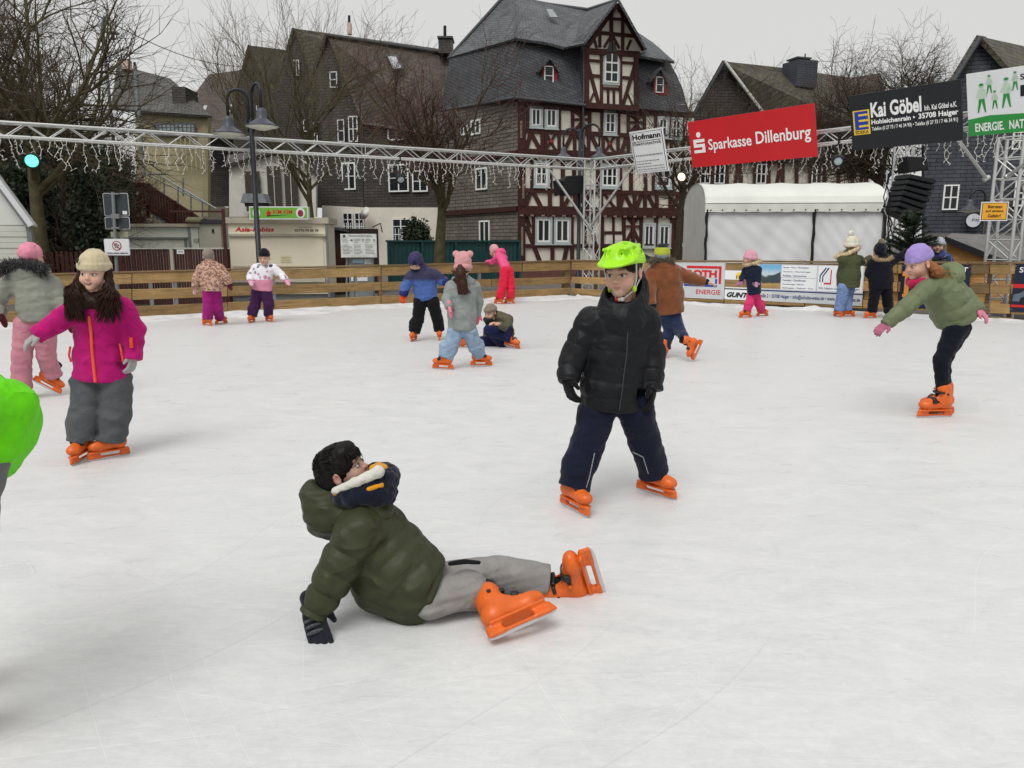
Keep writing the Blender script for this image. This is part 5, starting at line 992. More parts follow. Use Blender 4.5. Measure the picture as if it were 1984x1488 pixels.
    for k in range(7): pb(f, e, 'board', REDBROWN, 641 + k * 3.3, 480 + (k * 7) % 5, 643.6 + k * 3.3, 590, 0, .03)
    f = Frame.wall(470, 26, 540, 26); e = empty('bird_house', f.at(500, 410), 'grey roofed bird house on the pole behind the left lamp', 'bird house'); pb(f, e, 'box', DKW, 474, 391, 512, 400, -.5, 0); mb = MB(); f.poly(mb, [(467, 393), (472, 375), (510, 375), (517, 393)], -.55, .05); mb.obj('roof', M('slate_grey', '#7b8086', 1.0), e); rod('pole', f.at(500, 398, -.25), f.at(500, 590, -.25), .05, DKW, e)
sign_posts()
# ================================================================ trees and shrubs in winter
def segs_mesh(name, segs, mat, parent=None, n=4):
    s = np.array(segs, np.float64); a = s[:, 0:3]; b = s[:, 3:6]; ra = s[:, 6]; rb = s[:, 7]; d = b - a; d /= np.maximum(np.linalg.norm(d, axis=1, keepdims=True), 1e-9)
    h = np.where(np.abs(d[:, 2:3]) < 0.9, np.array([[0, 0, 1.0]]), np.array([[1.0, 0, 0]])); u = np.cross(d, h); u /= np.linalg.norm(u, axis=1, keepdims=True); w = np.cross(d, u)
    m = len(s); vs = np.empty((m, 2 * n, 3))
    for j in range(n):
        c, q = math.cos(2 * math.pi * j / n), math.sin(2 * math.pi * j / n); vs[:, j] = a + (u * c + w * q) * ra[:, None]; vs[:, n + j] = b + (u * c + w * q) * rb[:, None]
    base = (np.arange(m) * 2 * n)[:, None]; fs = []
    for j in range(n): fs.append(base + np.array([[j, (j+1) % n, n + (j+1) % n, n + j]]))
    fs = np.stack(fs, 1).reshape(-1, 4)
    return np_mesh(name, vs.reshape(-1, 3), fs, mat, parent, smooth=True)
def np_mesh(name, v, f, mat, parent=None, smooth=False, col=None):
    me = bpy.data.meshes.new(name); v = np.asarray(v, np.float32); f = np.asarray(f, np.int32); k = f.shape[1]
    me.vertices.add(len(v)); me.vertices.foreach_set('co', v.ravel()); me.loops.add(f.size); me.loops.foreach_set('vertex_index', f.ravel())
    me.polygons.add(len(f)); me.polygons.foreach_set('loop_start', np.arange(0, f.size, k, dtype=np.int32)); me.polygons.foreach_set('loop_total', np.full(len(f), k, np.int32))
    if smooth: me.polygons.foreach_set('use_smooth', np.ones(len(f), bool))
    me.update(calc_edges=True)
    if col is not None:
        at = me.color_attributes.new('col', 'FLOAT_COLOR', 'POINT'); c4 = np.ones((len(v), 4), np.float32); c4[:, :3] = col; at.data.foreach_set('color', c4.ravel())
    me.materials.append(mat); o = bpy.data.objects.new(name, me); COL.objects.link(o)
    if parent is not None: adopt(o, parent)
    return o
def grow(rng, p, d, L, r, lev, out, prm):
    """recursive bare branch; out[lev] collects segments"""
    nseg = (5, 5, 4, 3, 2)[min(lev, 4)]; q = np.array(p, float); d = np.array(d, float); d /= np.linalg.norm(d); kids = prm['kids'][lev] if lev < len(prm['kids']) else 0
    tips = []
    for i in range(nseg):
        d = d + rng.normal(0, prm['wob'][min(lev, len(prm['wob']) - 1)], 3) + np.array([0, 0, prm['up'][min(lev, len(prm['up']) - 1)]]); d /= np.linalg.norm(d)
        e = q + d * L / nseg; ra = r * (1 - 0.62 * i / nseg); rb = r * (1 - 0.62 * (i + 1) / nseg); out[min(lev, 4)].append((*q, *e, max(ra, .004), max(rb, .0035))); tips.append((q.copy(), e.copy(), d.copy(), rb)); q = e
    if kids:
        for k in range(int(kids * rng.uniform(.75, 1.25) + .5)):
            t = rng.uniform(prm['lo'][min(lev, len(prm['lo']) - 1)], 1.0) * nseg; i = min(int(t), nseg - 1); a, b, dd, rb = tips[i]; pos = a + (b - a) * (t - i)
            ax = rng.normal(0, 1, 3); ax -= dd * ax.dot(dd); ax /= np.linalg.norm(ax); ang = math.radians(rng.uniform(*prm['ang'])); nd = dd * math.cos(ang) + ax * math.sin(ang)
            grow(rng, pos, nd, L * rng.uniform(*prm['ratio']) * (1.0 if lev else prm.get('limb', 1.0)), rb * .72 + .002, lev + 1, out, prm)
        if lev: 
            dd = tips[-1][2]; grow(rng, tips[-1][1], dd, L * .55, tips[-1][3], lev + 1, out, prm)
BARK = M('bark_brown', '#4a4034', 0.8, 0.9, 0.35, 9, 0.6, 30); BARKM = M('bark_mossy', '#565038', 0.85, 0.9, 0.35, 5, 0.6, 30); TWIG = M('twig_brown', '#564a3e', 0.8, 0.85, 0.25, 2); TWIGR = M('twig_red', '#5d4440', 0.85, 0.85, 0.25, 2); TWIGG = M('twig_olive', '#63583f', 0.8, 0.85, 0.25, 2); TWIGO = M('twig_rust', '#6b4534', 0.8, 0.85, 0.25, 2)
def tree(name, label, base, H, r, seed, prm, bark, twig, lean=(0, 0, 1), group='bare trees around the square'):
    rng = np.random.default_rng(seed); out = [[] for _ in range(5)]; e = empty(name, base, label, 'tree', group); grow(rng, base, lean, H, r, 0, out, prm)
    segs_mesh('trunk', out[0], bark, e, 10); segs_mesh('limbs', out[1] + out[2], bark, e, 6)
    cr = segs_mesh('crown', out[3] + out[4], twig, e, 3)
    return e, out
BASEP = dict(kids=(9, 6, 5, 4), wob=(.05, .12, .16, .2, .2), up=(.03, .05, .04, .03, .02), lo=(.35, .25, .2, .1), ang=(28, 62), ratio=(.45, .72))
def prm(**k): q = dict(BASEP); q.update(k); return q
def gp(u, Y): p = P(u, 470, Y); return (p.x, p.y, GZ)
tree('bare_tree', 'big mossy bare tree with thick trunk at the left edge', gp(78, 21.0), 6.4, .22, 11, prm(kids=(10, 6, 5, 3), limb=.85, up=(.02, .09, .06, .03, .02), lo=(.4, .25, .15, .1)), BARKM, TWIG, (-0.02, 0, 1))
tree('bare_tree', 'thin upright bare tree between the lamp and the slate house', gp(611, 29), 5.6, .15, 5, prm(kids=(9, 5, 4, 3), ang=(15, 42), up=(.02, .12, .08, .05, .03), lo=(.3, .2, .1, .1), ratio=(.45, .75)), BARKM, TWIGG)
tree('bare_tree', 'reddish bare tree with short trunk in front of the timbered house', gp(846, 27), 4.6, .24, 24, prm(kids=(11, 6, 5, 4), limb=.95, ang=(30, 58), up=(.02, .16, .10, .06, .03), lo=(.42, .25, .15, .1)), BARKM, TWIGR)
tree('bare_tree', 'knotted bare tree rising right of the timbered house', gp(1312, 31), 4.6, .2, 33, prm(kids=(9, 6, 5, 4), ang=(35, 70), up=(.02, .08, .07, .05, .03), lo=(.5, .25, .15, .1)), BARK, TWIG)
tree('bare_tree', 'spreading pollarded bare tree behind the black sign', gp(1690, 30), 6.0, .22, 45, prm(kids=(18, 9, 7, 5), limb=.62, ang=(42, 78), up=(.03, .04, .10, .10, .06), lo=(.62, .2, .15, .1)), BARK, TWIG)
tree('bare_tree', 'far bare tree top left of the gabled roofs', gp(448, 70), 11.0, .2, 55, prm(kids=(6, 4, 3, 2), ang=(12, 32), up=(.02, .06, .05, .03, .02)), BARK, TWIGG)
tree('bare_tree', 'far bare tree top above the gabled slate roof', gp(600, 72), 13.5, .2, 56, prm(kids=(6, 4, 4, 2), ang=(10, 28), up=(.02, .08, .05, .03, .02)), BARK, TWIGG)
tree('bare_tree', 'leaning bare tree with arching limbs over the yellow house', gp(128, 25), 3.9, .15, 61, prm(kids=(8, 5, 5, 4), ang=(30, 65), up=(.02, .04, .03, .03, .02)), BARK, TWIG, (.12, 0, 1))
for i, (u, Y, H, mt, lab) in enumerate(((-20, 30, 7.5, TWIG, 'dense brown thicket tree at the far left edge'), (20, 34, 8, TWIGG, 'dense olive thicket tree behind the big mossy tree'), (110, 36, 5.6, TWIGO, 'rusty brown thicket tree left of the yellow house'), (170, 38, 4.4, TWIGO, 'rusty thicket tree below the tall thin lamp'), (-60, 26, 7, TWIG, 'brown thicket tree cut by the left frame edge'), (222, 36, 2.9, TWIG, 'low brown thicket tree at the top of the stairs'))):
    tree('thicket_tree', lab, gp(u, Y), H, .14, 70 + i, prm(kids=(14, 6, 5, 4), ang=(25, 60), lo=(.12, .15, .1, .1), up=(.02, .07, .04, .02, .02), ratio=(.4, .68)), BARK, mt, group='thicket trees on the slope')
for i, (u, Y, H, mt, lab) in enumerate(((55, 29, 4.6, TWIG, 'brown thicket behind the green stage light'), (105, 30, 4.4, TWIGO, 'rusty thicket directly right of the big mossy trunk'), (150, 29, 4.0, TWIG, 'tangled brown thicket above the dark shed'), (195, 31, 3.9, TWIGO, 'rusty thicket above the sign post'), (238, 33, 3.2, TWIG, 'brown thicket in front of the yellow house corner'), (5, 27, 4.8, TWIGG, 'olive thicket above the white hut'))):
    tree('thicket_tree', lab, gp(u, Y), H, .12, 170 + i, prm(kids=(20, 7, 6, 5), ang=(25, 65), lo=(.08, .1, .1, .1), up=(.02, .06, .03, .02, .02), ratio=(.38, .62)), BARK, mt, group='thicket trees on the slope')
# leafy things: ivy, evergreen shrubs, spruce
def leaf_mat(name, h1, h2):
    m = bpy.data.materials.new(name); t, b = nodes(m); tc = N(t, 'ShaderNodeTexCoord'); t.links.new(ramp(t, noise(t, tc.outputs['Object'], 7, 3), [(.3, lin(h1)), (.7, lin(h2))]), b.inputs['Base Color']); b.inputs['Roughness'].default_value = .6; return m
IVY = leaf_mat('ivy_leaf', '#1f2a1c', '#39452c'); SPR = leaf_mat('spruce_needle', '#1f2f24', '#3b4c35')
def leaf_cloud(name, label, cat, c, rad, n, size, mat, seed, stem=None, group=None):
    rng = np.random.default_rng(seed); c = np.array(c); e = empty(name, (c[0], c[1], GZ), label, cat, group)
    k = 26; cl = rng.normal(0, 1, (k, 3)); cl /= np.linalg.norm(cl, axis=1, keepdims=True); cl = c + cl * np.array(rad) * rng.uniform(.35, .95, (k, 1)); i = rng.integers(0, k, n); p = cl[i] + rng.normal(0, .2, (n, 3)) * np.array(rad) * .9
    d1 = rng.normal(0, 1, (n, 3)); d1 /= np.linalg.norm(d1, axis=1, keepdims=True); d2 = rng.normal(0, 1, (n, 3)); d2 -= d1 * (d1 * d2).sum(1, keepdims=True); d2 /= np.linalg.norm(d2, axis=1, keepdims=True); s = size * rng.uniform(.6, 1.3, (n, 1))
    v = np.stack([p - d1 * s, p + d2 * s * .6, p + d1 * s, p - d2 * s * .6], 1).reshape(-1, 3); np_mesh('foliage', v, np.arange(4 * n).reshape(-1, 4), mat, e)
    sg = [(*(c + rng.normal(0, .1, 3) - (0, 0, c[2] - GZ)), *cl[j], .03, .012) for j in range(k)]; segs_mesh('stem', sg, BARK, e, 4)
for i, (u, v, Y, rx, rz, lab) in enumerate(((178, 440, 22.5, .75, 1.5, 'dark ivy mass climbing beside the sign post'), (35, 390, 23, 1.3, 1.0, 'dark ivy mass below the green stage light'), (205, 350, 28, 1.1, 1.0, 'ivy clump at the head of the stairs'), (805, 458, 33, .6, .75, 'small dark evergreen against the white wall'), (110, 330, 27, 1.5, 1.3, 'ivy tangle between the big tree and the stairs'))):
    leaf_cloud('evergreen_shrub', lab, 'shrub', P(u, v, Y), (rx, .7, rz), 5200, .07, IVY, 90 + i, group='evergreen shrubs')
def spruce():
    b = P(1765, 470, 16.2); e = empty('spruce_tree', (b.x, b.y, GZ), 'cut spruce tree leaning below the loudspeaker stack', 'tree'); rng = np.random.default_rng(5); H = 2.35; seg = []; nd = []
    seg.append((b.x, b.y, GZ, b.x + .05, b.y, GZ + H, .06, .015))
    for k in range(110):
        t = rng.uniform(.12, 1); L = (1 - t) * 1.25 + .15; a = rng.uniform(0, 2 * math.pi); p = np.array([b.x, b.y, GZ + H * t]); d = np.array([math.cos(a), math.sin(a) * .8, .45 + .3 * t]); q = p
        for j in range(4):
            d2 = d + np.array([0, 0, -.12 * j]); d2 /= np.linalg.norm(d2); r = q + d2 * L / 4; seg.append((*q, *r, .012, .008))
            for m in range(44):
                f = rng.uniform(); o = q + (r - q) * f; w = np.cross(d2, [0, 0, 1.0]) * rng.choice((-1, 1)) + d2 * .7 + rng.normal(0, .3, 3); w /= np.linalg.norm(w); nd.append((*o, *(o + w * rng.uniform(.05, .12)), .006, .002))
            q = r
    segs_mesh('trunk', seg, BARK, e, 4); segs_mesh('needles', nd, SPR, e, 3)
spruce()
# the slope behind the stalls
mb = MB(); nx, ny = 24, 14
gr = [[V(-70 + 62 * i / nx, 27 + 60 * j / ny, GZ - .02 + max(0, (j / ny) ** .8 * 7.5 * (1 - (i / nx) ** 3)) + random.uniform(-.15, .15)) for j in range(ny + 1)] for i in range(nx + 1)]
for i in range(nx):
    for j in range(ny): mb.quad(gr[i][j], gr[i+1][j], gr[i+1][j+1], gr[i][j+1])
tag(mb.obj('hillside', M('winter_slope', '#4a4433', 0.8, 0.95, 0.4, 1.5, 0.5, 12), smooth=True), kind='structure')
# ================================================================ people: implicit surfaces meshed by surface nets
F32 = np.float32
def nrm(v): v = np.asarray(v, float); return v / max(np.linalg.norm(v), 1e-9)
class Sdf:
    def __init__(s): s.ops = []
    def add(s, fn, lo, hi, k=0.02, sub=False): s.ops.append((fn, np.asarray(lo, float), np.asarray(hi, float), k, sub)); return s
    def cap(s, a, b, ra, rb, k=0.02, quilt=None, flat=None, sub=False, off=0.0):
        a = np.asarray(a, float); b = np.asarray(b, float); ab = b - a; L2 = max(ab.dot(ab), 1e-9); L = math.sqrt(L2)
        def fn(X, Y, Z):
            px, py, pz = X - F32(a[0]), Y - F32(a[1]), Z - F32(a[2]); t = np.clip((px * F32(ab[0]) + py * F32(ab[1]) + pz * F32(ab[2])) / F32(L2), 0, 1)
            ox, oy, oz = px - t * F32(ab[0]), py - t * F32(ab[1]), pz - t * F32(ab[2]); r = F32(ra) + F32(rb - ra) * t
            if quilt is not None:
                sp, amp = quilt[0], quilt[1]; r = r + F32(amp) * (np.abs(np.sin((t * F32(L) + F32(off)) * F32(math.pi / sp))) ** F32(0.40) - F32(0.75))
            d2 = ox * ox + oy * oy + oz * oz
            if flat is not None:
                n, f = flat; q = ox * F32(n[0]) + oy * F32(n[1]) + oz * F32(n[2]); d2 = d2 + q * q * F32(1.0 / (f * f) - 1.0)
                return (np.sqrt(d2) - r) * F32(min(1, f) ** 0.5)
            return np.sqrt(d2) - r
        R = max(ra, rb) * 1.15 + (quilt[1] if quilt else 0)
        return s.add(fn, np.minimum(a, b) - R, np.maximum(a, b) + R, k, sub)
    def chain(s, pts, rs, k=0.02, quilt=None, flat=None):
        off = 0.0
        for i in range(len(pts) - 1):
            s.cap(pts[i], pts[i+1], rs[i], rs[i+1], k, quilt, flat, False, off); off += np.linalg.norm(np.asarray(pts[i+1], float) - np.asarray(pts[i], float))
        return s
    def ell(s, c, r, R=None, k=0.02, sub=False):
        c = np.asarray(c, float); r = np.asarray(r, float); R = np.eye(3) if R is None else np.asarray(R, float)   # rows = local axes
        def fn(X, Y, Z):
            px, py, pz = X - F32(c[0]), Y - F32(c[1]), Z - F32(c[2]); k0 = 0; k1 = 0
            for i in range(3):
                q = px * F32(R[i, 0]) + py * F32(R[i, 1]) + pz * F32(R[i, 2]); k0 = k0 + (q / F32(r[i])) ** 2; k1 = k1 + (q / F32(r[i] ** 2)) ** 2
            k0 = np.sqrt(k0); return k0 * (k0 - 1) / np.maximum(np.sqrt(k1), F32(1e-6))
        m = r.max(); return s.add(fn, c - m, c + m, k, sub)
    def box(s, c, r, R=None, rad=0.004, k=0.004, sub=False):
        c = np.asarray(c, float); r = np.asarray(r, float) - rad; R = np.eye(3) if R is None else np.asarray(R, float)
        def fn(X, Y, Z):
            px, py, pz = X - F32(c[0]), Y - F32(c[1]), Z - F32(c[2]); q = [np.abs(px * F32(R[i, 0]) + py * F32(R[i, 1]) + pz * F32(R[i, 2])) - F32(r[i]) for i in range(3)]
            return np.sqrt(sum(np.maximum(x, 0) ** 2 for x in q)) + np.minimum(np.maximum(np.maximum(q[0], q[1]), q[2]), 0) - F32(rad)
        m = np.linalg.norm(r) + rad; return s.add(fn, c - m, c + m, k, sub)
    def plane(s, p, n, k=0.008):     # keeps the side the normal points away from
        p = np.asarray(p, float); n = nrm(n)
        def fn(X, Y, Z): return (X - F32(p[0])) * F32(n[0]) + (Y - F32(p[1])) * F32(n[1]) + (Z - F32(p[2])) * F32(n[2])
        s.ops.append((fn, None, None, k, 'int')); return s
    def field(s, h, disp=None):
        lo = np.min([o[1] for o in s.ops if o[1] is not None and not o[4]], 0) - 3 * h; hi = np.max([o[2] for o in s.ops if o[2] is not None and not o[4]], 0) + 3 * h
        n = np.ceil((hi - lo) / h).astype(int) + 1; ax = [(lo[i] + np.arange(n[i]) * h).astype(F32) for i in range(3)]; F = np.full(n, 0.2, F32)
        done = False
        for fn, l, u, k, sub in s.ops:
            if sub and disp is not None and not done: F += disp(ax[0][:, None, None], ax[1][None, :, None], ax[2][None, None, :]).astype(F32); done = True
            if l is None: sl = (slice(None),) * 3
            else:
                m = k + 3 * h + 0.01; i0 = np.clip(((l - m - lo) / h).astype(int), 0, n - 1); i1 = np.clip(np.ceil((u + m - lo) / h).astype(int) + 1, 1, n); sl = tuple(slice(i0[i], i1[i]) for i in range(3))
            X, Y, Z = ax[0][sl[0]][:, None, None], ax[1][sl[1]][None, :, None], ax[2][sl[2]][None, None, :]
            d = fn(X, Y, Z).astype(F32); A = F[sl]
            if sub == 'int' or sub:
                if sub is True: d = -d
                hh = np.clip(0.5 - 0.5 * (A - d) / F32(k), 0, 1); F[sl] = A + (d - A) * hh + F32(k) * hh * (1 - hh)
            else:
                hh = np.clip(0.5 + 0.5 * (A - d) / F32(k), 0, 1); F[sl] = A + (d - A) * hh - F32(k) * hh * (1 - hh)
        if disp is not None and not done: F += disp(ax[0][:, None, None], ax[1][None, :, None], ax[2][None, None, :]).astype(F32)
        return F, lo
    def mesh(s, h, disp=None):
        F, lo = s.field(h, disp); v, f = nets(F); return v * h + lo, f
def nets(F):
    S = F < 0; nx, ny, nz = F.shape
    c = np.zeros((nx-1, ny-1, nz-1), np.uint8)
    for i in (0, 1):
        for j in (0, 1):
            for k in (0, 1): c += S[i:nx-1+i, j:ny-1+j, k:nz-1+k]
    cells = np.argwhere((c > 0) & (c < 8)); idx = np.full(c.shape, -1, np.int32); idx[tuple(cells.T)] = np.arange(len(cells)); acc = np.zeros((len(cells), 3)); cnt = np.zeros(len(cells))
    offs = [(0,0,0),(1,0,0),(0,1,0),(1,1,0),(0,0,1),(1,0,1),(0,1,1),(1,1,1)]
    for a, b in ((0,1),(2,3),(4,5),(6,7),(0,2),(1,3),(4,6),(5,7),(0,4),(1,5),(2,6),(3,7)):
        A = cells + offs[a]; B = cells + offs[b]; fa = F[tuple(A.T)]; fb = F[tuple(B.T)]; m = (fa < 0) != (fb < 0); t = np.where(m, fa / np.where(m, fa - fb, 1), 0)[:, None]
        acc += np.where(m[:, None], A + (B - A) * t, 0); cnt += m
    v = acc / cnt[:, None]; fs = []
    for ax in range(3):
        s0 = [slice(None)] * 3; s1 = [slice(None)] * 3; s0[ax] = slice(0, -1); s1[ax] = slice(1, None); A = S[tuple(s0)]; B = S[tuple(s1)]; e = np.argwhere(A != B); o1, o2 = [(1, 2), (2, 0), (0, 1)][ax]
        e = e[(e[:, o1] > 0) & (e[:, o2] > 0) & (e[:, o1] < F.shape[o1] - 1) & (e[:, o2] < F.shape[o2] - 1)]
        d1 = np.zeros(3, int); d1[o1] = 1; d2 = np.zeros(3, int); d2[o2] = 1; q = np.stack([idx[tuple((e - d1 - d2).T)], idx[tuple((e - d2).T)], idx[tuple(e.T)], idx[tuple((e - d1).T)]], 1); fl = A[tuple(e.T)]; q[~fl] = q[~fl][:, ::-1]; fs.append(q)
    f = np.concatenate(fs); return v, f[(f >= 0).all(1)]
def folds(seed, amp, wl, stretch=(1, 1, 1)):
    """smooth pseudo-random cloth folds as a displacement of the field"""
    rng = np.random.default_rng(seed); ks = []
    for i in range(6):
        d = nrm(rng.normal(0, 1, 3) * np.array(stretch)); ks.append((d * 2 * math.pi / (wl * rng.uniform(.6, 1.6)), rng.uniform(0, 6.28)))
    def fn(X, Y, Z):
        r = 0
        for i in range(0, 6, 2):
            (a, p), (b, q) = ks[i], ks[i+1]; r = r + np.sin(X * F32(a[0]) + Y * F32(a[1]) + Z * F32(a[2]) + F32(p) + 1.3 * np.sin(X * F32(b[0]) + Y * F32(b[1]) + Z * F32(b[2]) + F32(q)))
        return r * F32(amp / 2.2)
    return fn
def ridged(t, vec, scale):
    n = N(t, 'ShaderNodeTexNoise'); n.noise_type = 'RIDGED_MULTIFRACTAL'; n.normalize = True
    for k, v in (('Scale', scale), ('Detail', 2.5), ('Roughness', .45), ('Lacunarity', 2.2), ('Offset', .9), ('Gain', 1.2), ('Distortion', .3)): n.inputs[k].default_value = v
    t.links.new(vec, n.inputs['Vector']); return n.outputs[0]
# ---- materials driven by a vertex colour
def vmat(name, rough, sheen=0.0, bump=0.0, bs=300, spec=0.25, sss=0.0, var=0.12, coat=0.0, stretch=(1, 1, 1), wr=0.0):
    m = bpy.data.materials.new(name); t, b = nodes(m); a = N(t, 'ShaderNodeVertexColor', layer_name='col'); tc = N(t, 'ShaderNodeTexCoord')
    c = mix(t, 1.0, a.outputs[0], ramp(t, noise(t, tc.outputs['Object'], 14, 4, .65), [(.3, (1 - var,) * 3), (.7, (1 + var,) * 3)]), 'MULTIPLY'); t.links.new(c, b.inputs['Base Color'])
    b.inputs['Roughness'].default_value = rough; b.inputs['Sheen Weight'].default_value = sheen; b.inputs['Specular IOR Level'].default_value = spec; b.inputs['Coat Weight'].default_value = coat
    if sss: b.inputs['Subsurface Weight'].default_value = sss; b.inputs['Subsurface Radius'].default_value = (.008, .003, .002); b.inputs['Subsurface Scale'].default_value = 1.0
    if bump:
        f1 = noise(t, mapping(t, tc.outputs['Object'], stretch), bs, 3, .6)
        if wr:
            f2 = ridged(t, mapping(t, tc.outputs['Object'], (1, 1, 1.25)), 8.5); n1 = N(t, 'ShaderNodeBump'); n1.inputs['Strength'].default_value = wr; n1.inputs['Distance'].default_value = .012; t.links.new(f2, n1.inputs['Height'])
            n2 = N(t, 'ShaderNodeBump'); n2.inputs['Strength'].default_value = bump; n2.inputs['Distance'].default_value = .003; t.links.new(f1, n2.inputs['Height']); t.links.new(n1.outputs[0], n2.inputs['Normal']); t.links.new(n2.outputs[0], b.inputs['Normal'])
        else: bumpn(t, b, f1, bump, .003)
    return m
MV = {}
def setup_vm():
    MV['cloth'] = vmat('woven_cloth', .9, .08, .35, 220, .12, wr=.55); MV['puffer'] = vmat('quilted_nylon', .5, .0, .25, 60, .2, var=.08, wr=.5); MV['knit'] = vmat('knitted_wool', .95, .15, .8, 260, .1, stretch=(1, 1, .35)); MV['skin'] = vmat('skin', .5, 0, .1, 300, .35, .25, .05); MV['hair'] = vmat('hair', .5, 0, .5, 90, .18, var=.3, stretch=(1, 1, .12)); MV['plastic'] = vmat('moulded_plastic', .38, 0, .10, 40, .4, var=.14); MV['fur'] = vmat('fur_trim', .9, .4, .6, 200, .15, var=.35); MV['denim'] = vmat('denim', .9, .15, .4, 260, .15, var=.2, wr=.8); MV['fleece'] = vmat('brushed_wool', .95, .5, .5, 160, .1, var=.2)
    # leopard print
    m = bpy.data.materials.new('leopard_print'); t, b = nodes(m); tc = N(t, 'ShaderNodeTexCoord'); vo = N(t, 'ShaderNodeTexVoronoi'); vo.inputs['Scale'].default_value = 26; t.links.new(mapping(t, tc.outputs['Object'], (1, 1, 1.3)), vo.inputs['Vector'])
    f = ramp(t, vo.outputs['Distance'], [(.20, (0, 0, 0)), (.30, (1, 1, 1)), (.46, (1, 1, 1)), (.54, (0, 0, 0))]); t.links.new(mix(t, f, lin('#c09a86'), lin('#6b4a42')), b.inputs['Base Color']); b.inputs['Roughness'].default_value = .8; MV['leopard'] = m
    m = bpy.data.materials.new('printed_jacket'); t, b = nodes(m); a = N(t, 'ShaderNodeVertexColor', layer_name='col'); tc = N(t, 'ShaderNodeTexCoord'); vo = N(t, 'ShaderNodeTexVoronoi'); vo.inputs['Scale'].default_value = 11; t.links.new(tc.outputs['Object'], vo.inputs['Vector'])
    f = ramp(t, vo.outputs['Distance'], [(.36, (1, 1, 1)), (.40, (0, 0, 0))]); sp = ramp(t, vo.outputs['Color'], [(.4, (.03, .03, .05)), (.5, (.55, .22, .30)), (.7, (.25, .25, .3))]); s2 = N(t, 'ShaderNodeSeparateColor'); t.links.new(a.outputs[0], s2.inputs[0]); gt = ramp(t, s2.outputs[1], [(.45, (0, 0, 0)), (.55, (1, 1, 1))])
    t.links.new(mix(t, mix(t, 1.0, f, gt, 'MULTIPLY'), a.outputs[0], sp), b.inputs['Base Color']); b.inputs['Roughness'].default_value = .75; MV['printed'] = m
    m = bpy.data.materials.new('blue_print'); t, b = nodes(m); tc = N(t, 'ShaderNodeTexCoord'); vo = N(t, 'ShaderNodeTexVoronoi'); vo.inputs['Scale'].default_value = 22; t.links.new(tc.outputs['Object'], vo.inputs['Vector']); f = ramp(t, vo.outputs['Distance'], [(.18, (1, 1, 1)), (.24, (0, 0, 0))]); t.links.new(mix(t, f, lin('#26376e'), lin('#c9cfe0')), b.inputs['Base Color']); b.inputs['Roughness'].default_value = .75; MV['blueprint'] = m
setup_vm()
def vobj(name, vf, mat, parent, col):
    v, f = vf; col = np.asarray(col, float); 
    if col.ndim == 1: col = np.tile(col[:3], (len(v), 1))
    return np_mesh(name, v, f, MV[mat] if isinstance(mat, str) else mat, parent, True, col)
L3 = lambda h, k=.88: np.array(lin(h, k)[:3])
# ---- templates -------------------------------------------------------------
def head_template():
    s = Sdf(); s.ell((0, .012, .032), (.073, .088, .078)); s.ell((0, -.022, -.030), (.061, .060, .062), k=.03); s.ell((0, -.060, -.083), (.021, .018, .017), k=.028)
    for x in (-1, 1):
        s.ell((x * .035, -.050, -.036), (.027, .028, .027), k=.02); s.ell((x * .028, -.074, .022), (.022, .010, .006), k=.012); s.ell((x * .029, -.098, -.001), (.018, .017, .011), k=.010, sub=True); s.ell((x * .030, -.0690, -.002), (.0145, .0135, .0130), k=.002)
        s.ell((x * .077, .014, -.006), (.009, .019, .029), nrmR((x * 1, .35, 0), (0, -.15, 1)), k=.006); s.ell((x * .085, .008, -.004), (.006, .010, .016), k=.005, sub=True); s.ell((x * .0080, -.085, -.027), (.0065, .007, .0055), k=.006)
    s.cap((0, -.074, .0), (0, -.0905, -.023), .0065, .0088, k=.011); s.ell((0, -.0770, -.0515), (.019, .010, .0042), k=.005); s.ell((0, -.0755, -.0588), (.0155, .010, .0048), k=.005); s.ell((0, -.090, -.0552), (.016, .006, .0012), k=.002, sub=True)
    s.cap((0, .022, -.05), (0, .035, -.19), .041, .046, k=.03); v, f = s.mesh(.0030)
    x, y, z = v.T; skin = np.tile(np.array([.52, .32, .235]), (len(v), 1)); front = y < -.045; ax_ = np.abs(x)
    def bl(w, c):
        nonlocal skin; w = np.clip(w, 0, 1)[:, None]; skin = skin * (1 - w) + np.array(c) * w
    g = lambda cx, cz, rx, rz: np.exp(-(((ax_ - cx) / rx) ** 2 + ((z - cz) / rz) ** 2))
    bl(.45 * g(.038, -.034, .018, .016) * front, (.64, .27, .22)); bl(.4 * g(0, -.023, .010, .008) * (y < -.082), (.62, .29, .23)); lip = (ax_ < .019) & (np.abs(z + .0552) < .0078 * (1 - (x / .022) ** 2)) & (y < -.07); bl(.75 * lip, (.46, .17, .15))
    bl(.7 * ((ax_ < .0155) & (np.abs(z + .0552) < .0016) & (y < -.06)), (.20, .06, .055)); ey = ((ax_ - .030) / .0150) ** 2 + ((z + .0015) / .0070) ** 2; bl((ey < 1) & (y < -.055), (.50, .45, .42)); bl((((ax_ - .030) ** 2 + (z + .0012) ** 2) < .0074 ** 2) & (ey < 1.15) & (y < -.055), (.045, .025, .018)); bl(.85 * ((ey > .85) & (ey < 1.9) & (z > -.001) & (y < -.052)), (.11, .06, .045)); bl(.35 * ((ey > .95) & (ey < 1.7) & (z <= -.001) & (y < -.052)), (.38, .19, .15))
    br = np.exp(-((z - .0215 - .08 * (ax_ - .02) + 3.2 * (ax_ - .03) ** 2) / .0034) ** 2) * ((ax_ > .013) & (ax_ < .048)) * front; bl(.72 * br, (.11, .065, .045)); bl(.5 * (ax_ > .073) * (y > -.03), (.64, .30, .24))
    return v, f, skin
def nrmR(a, up):
    a = nrm(a); u = np.asarray(up, float); u = nrm(u - a * u.dot(a)); return np.array([a, np.cross(u, a), u])
HV, HF, HC = head_template()
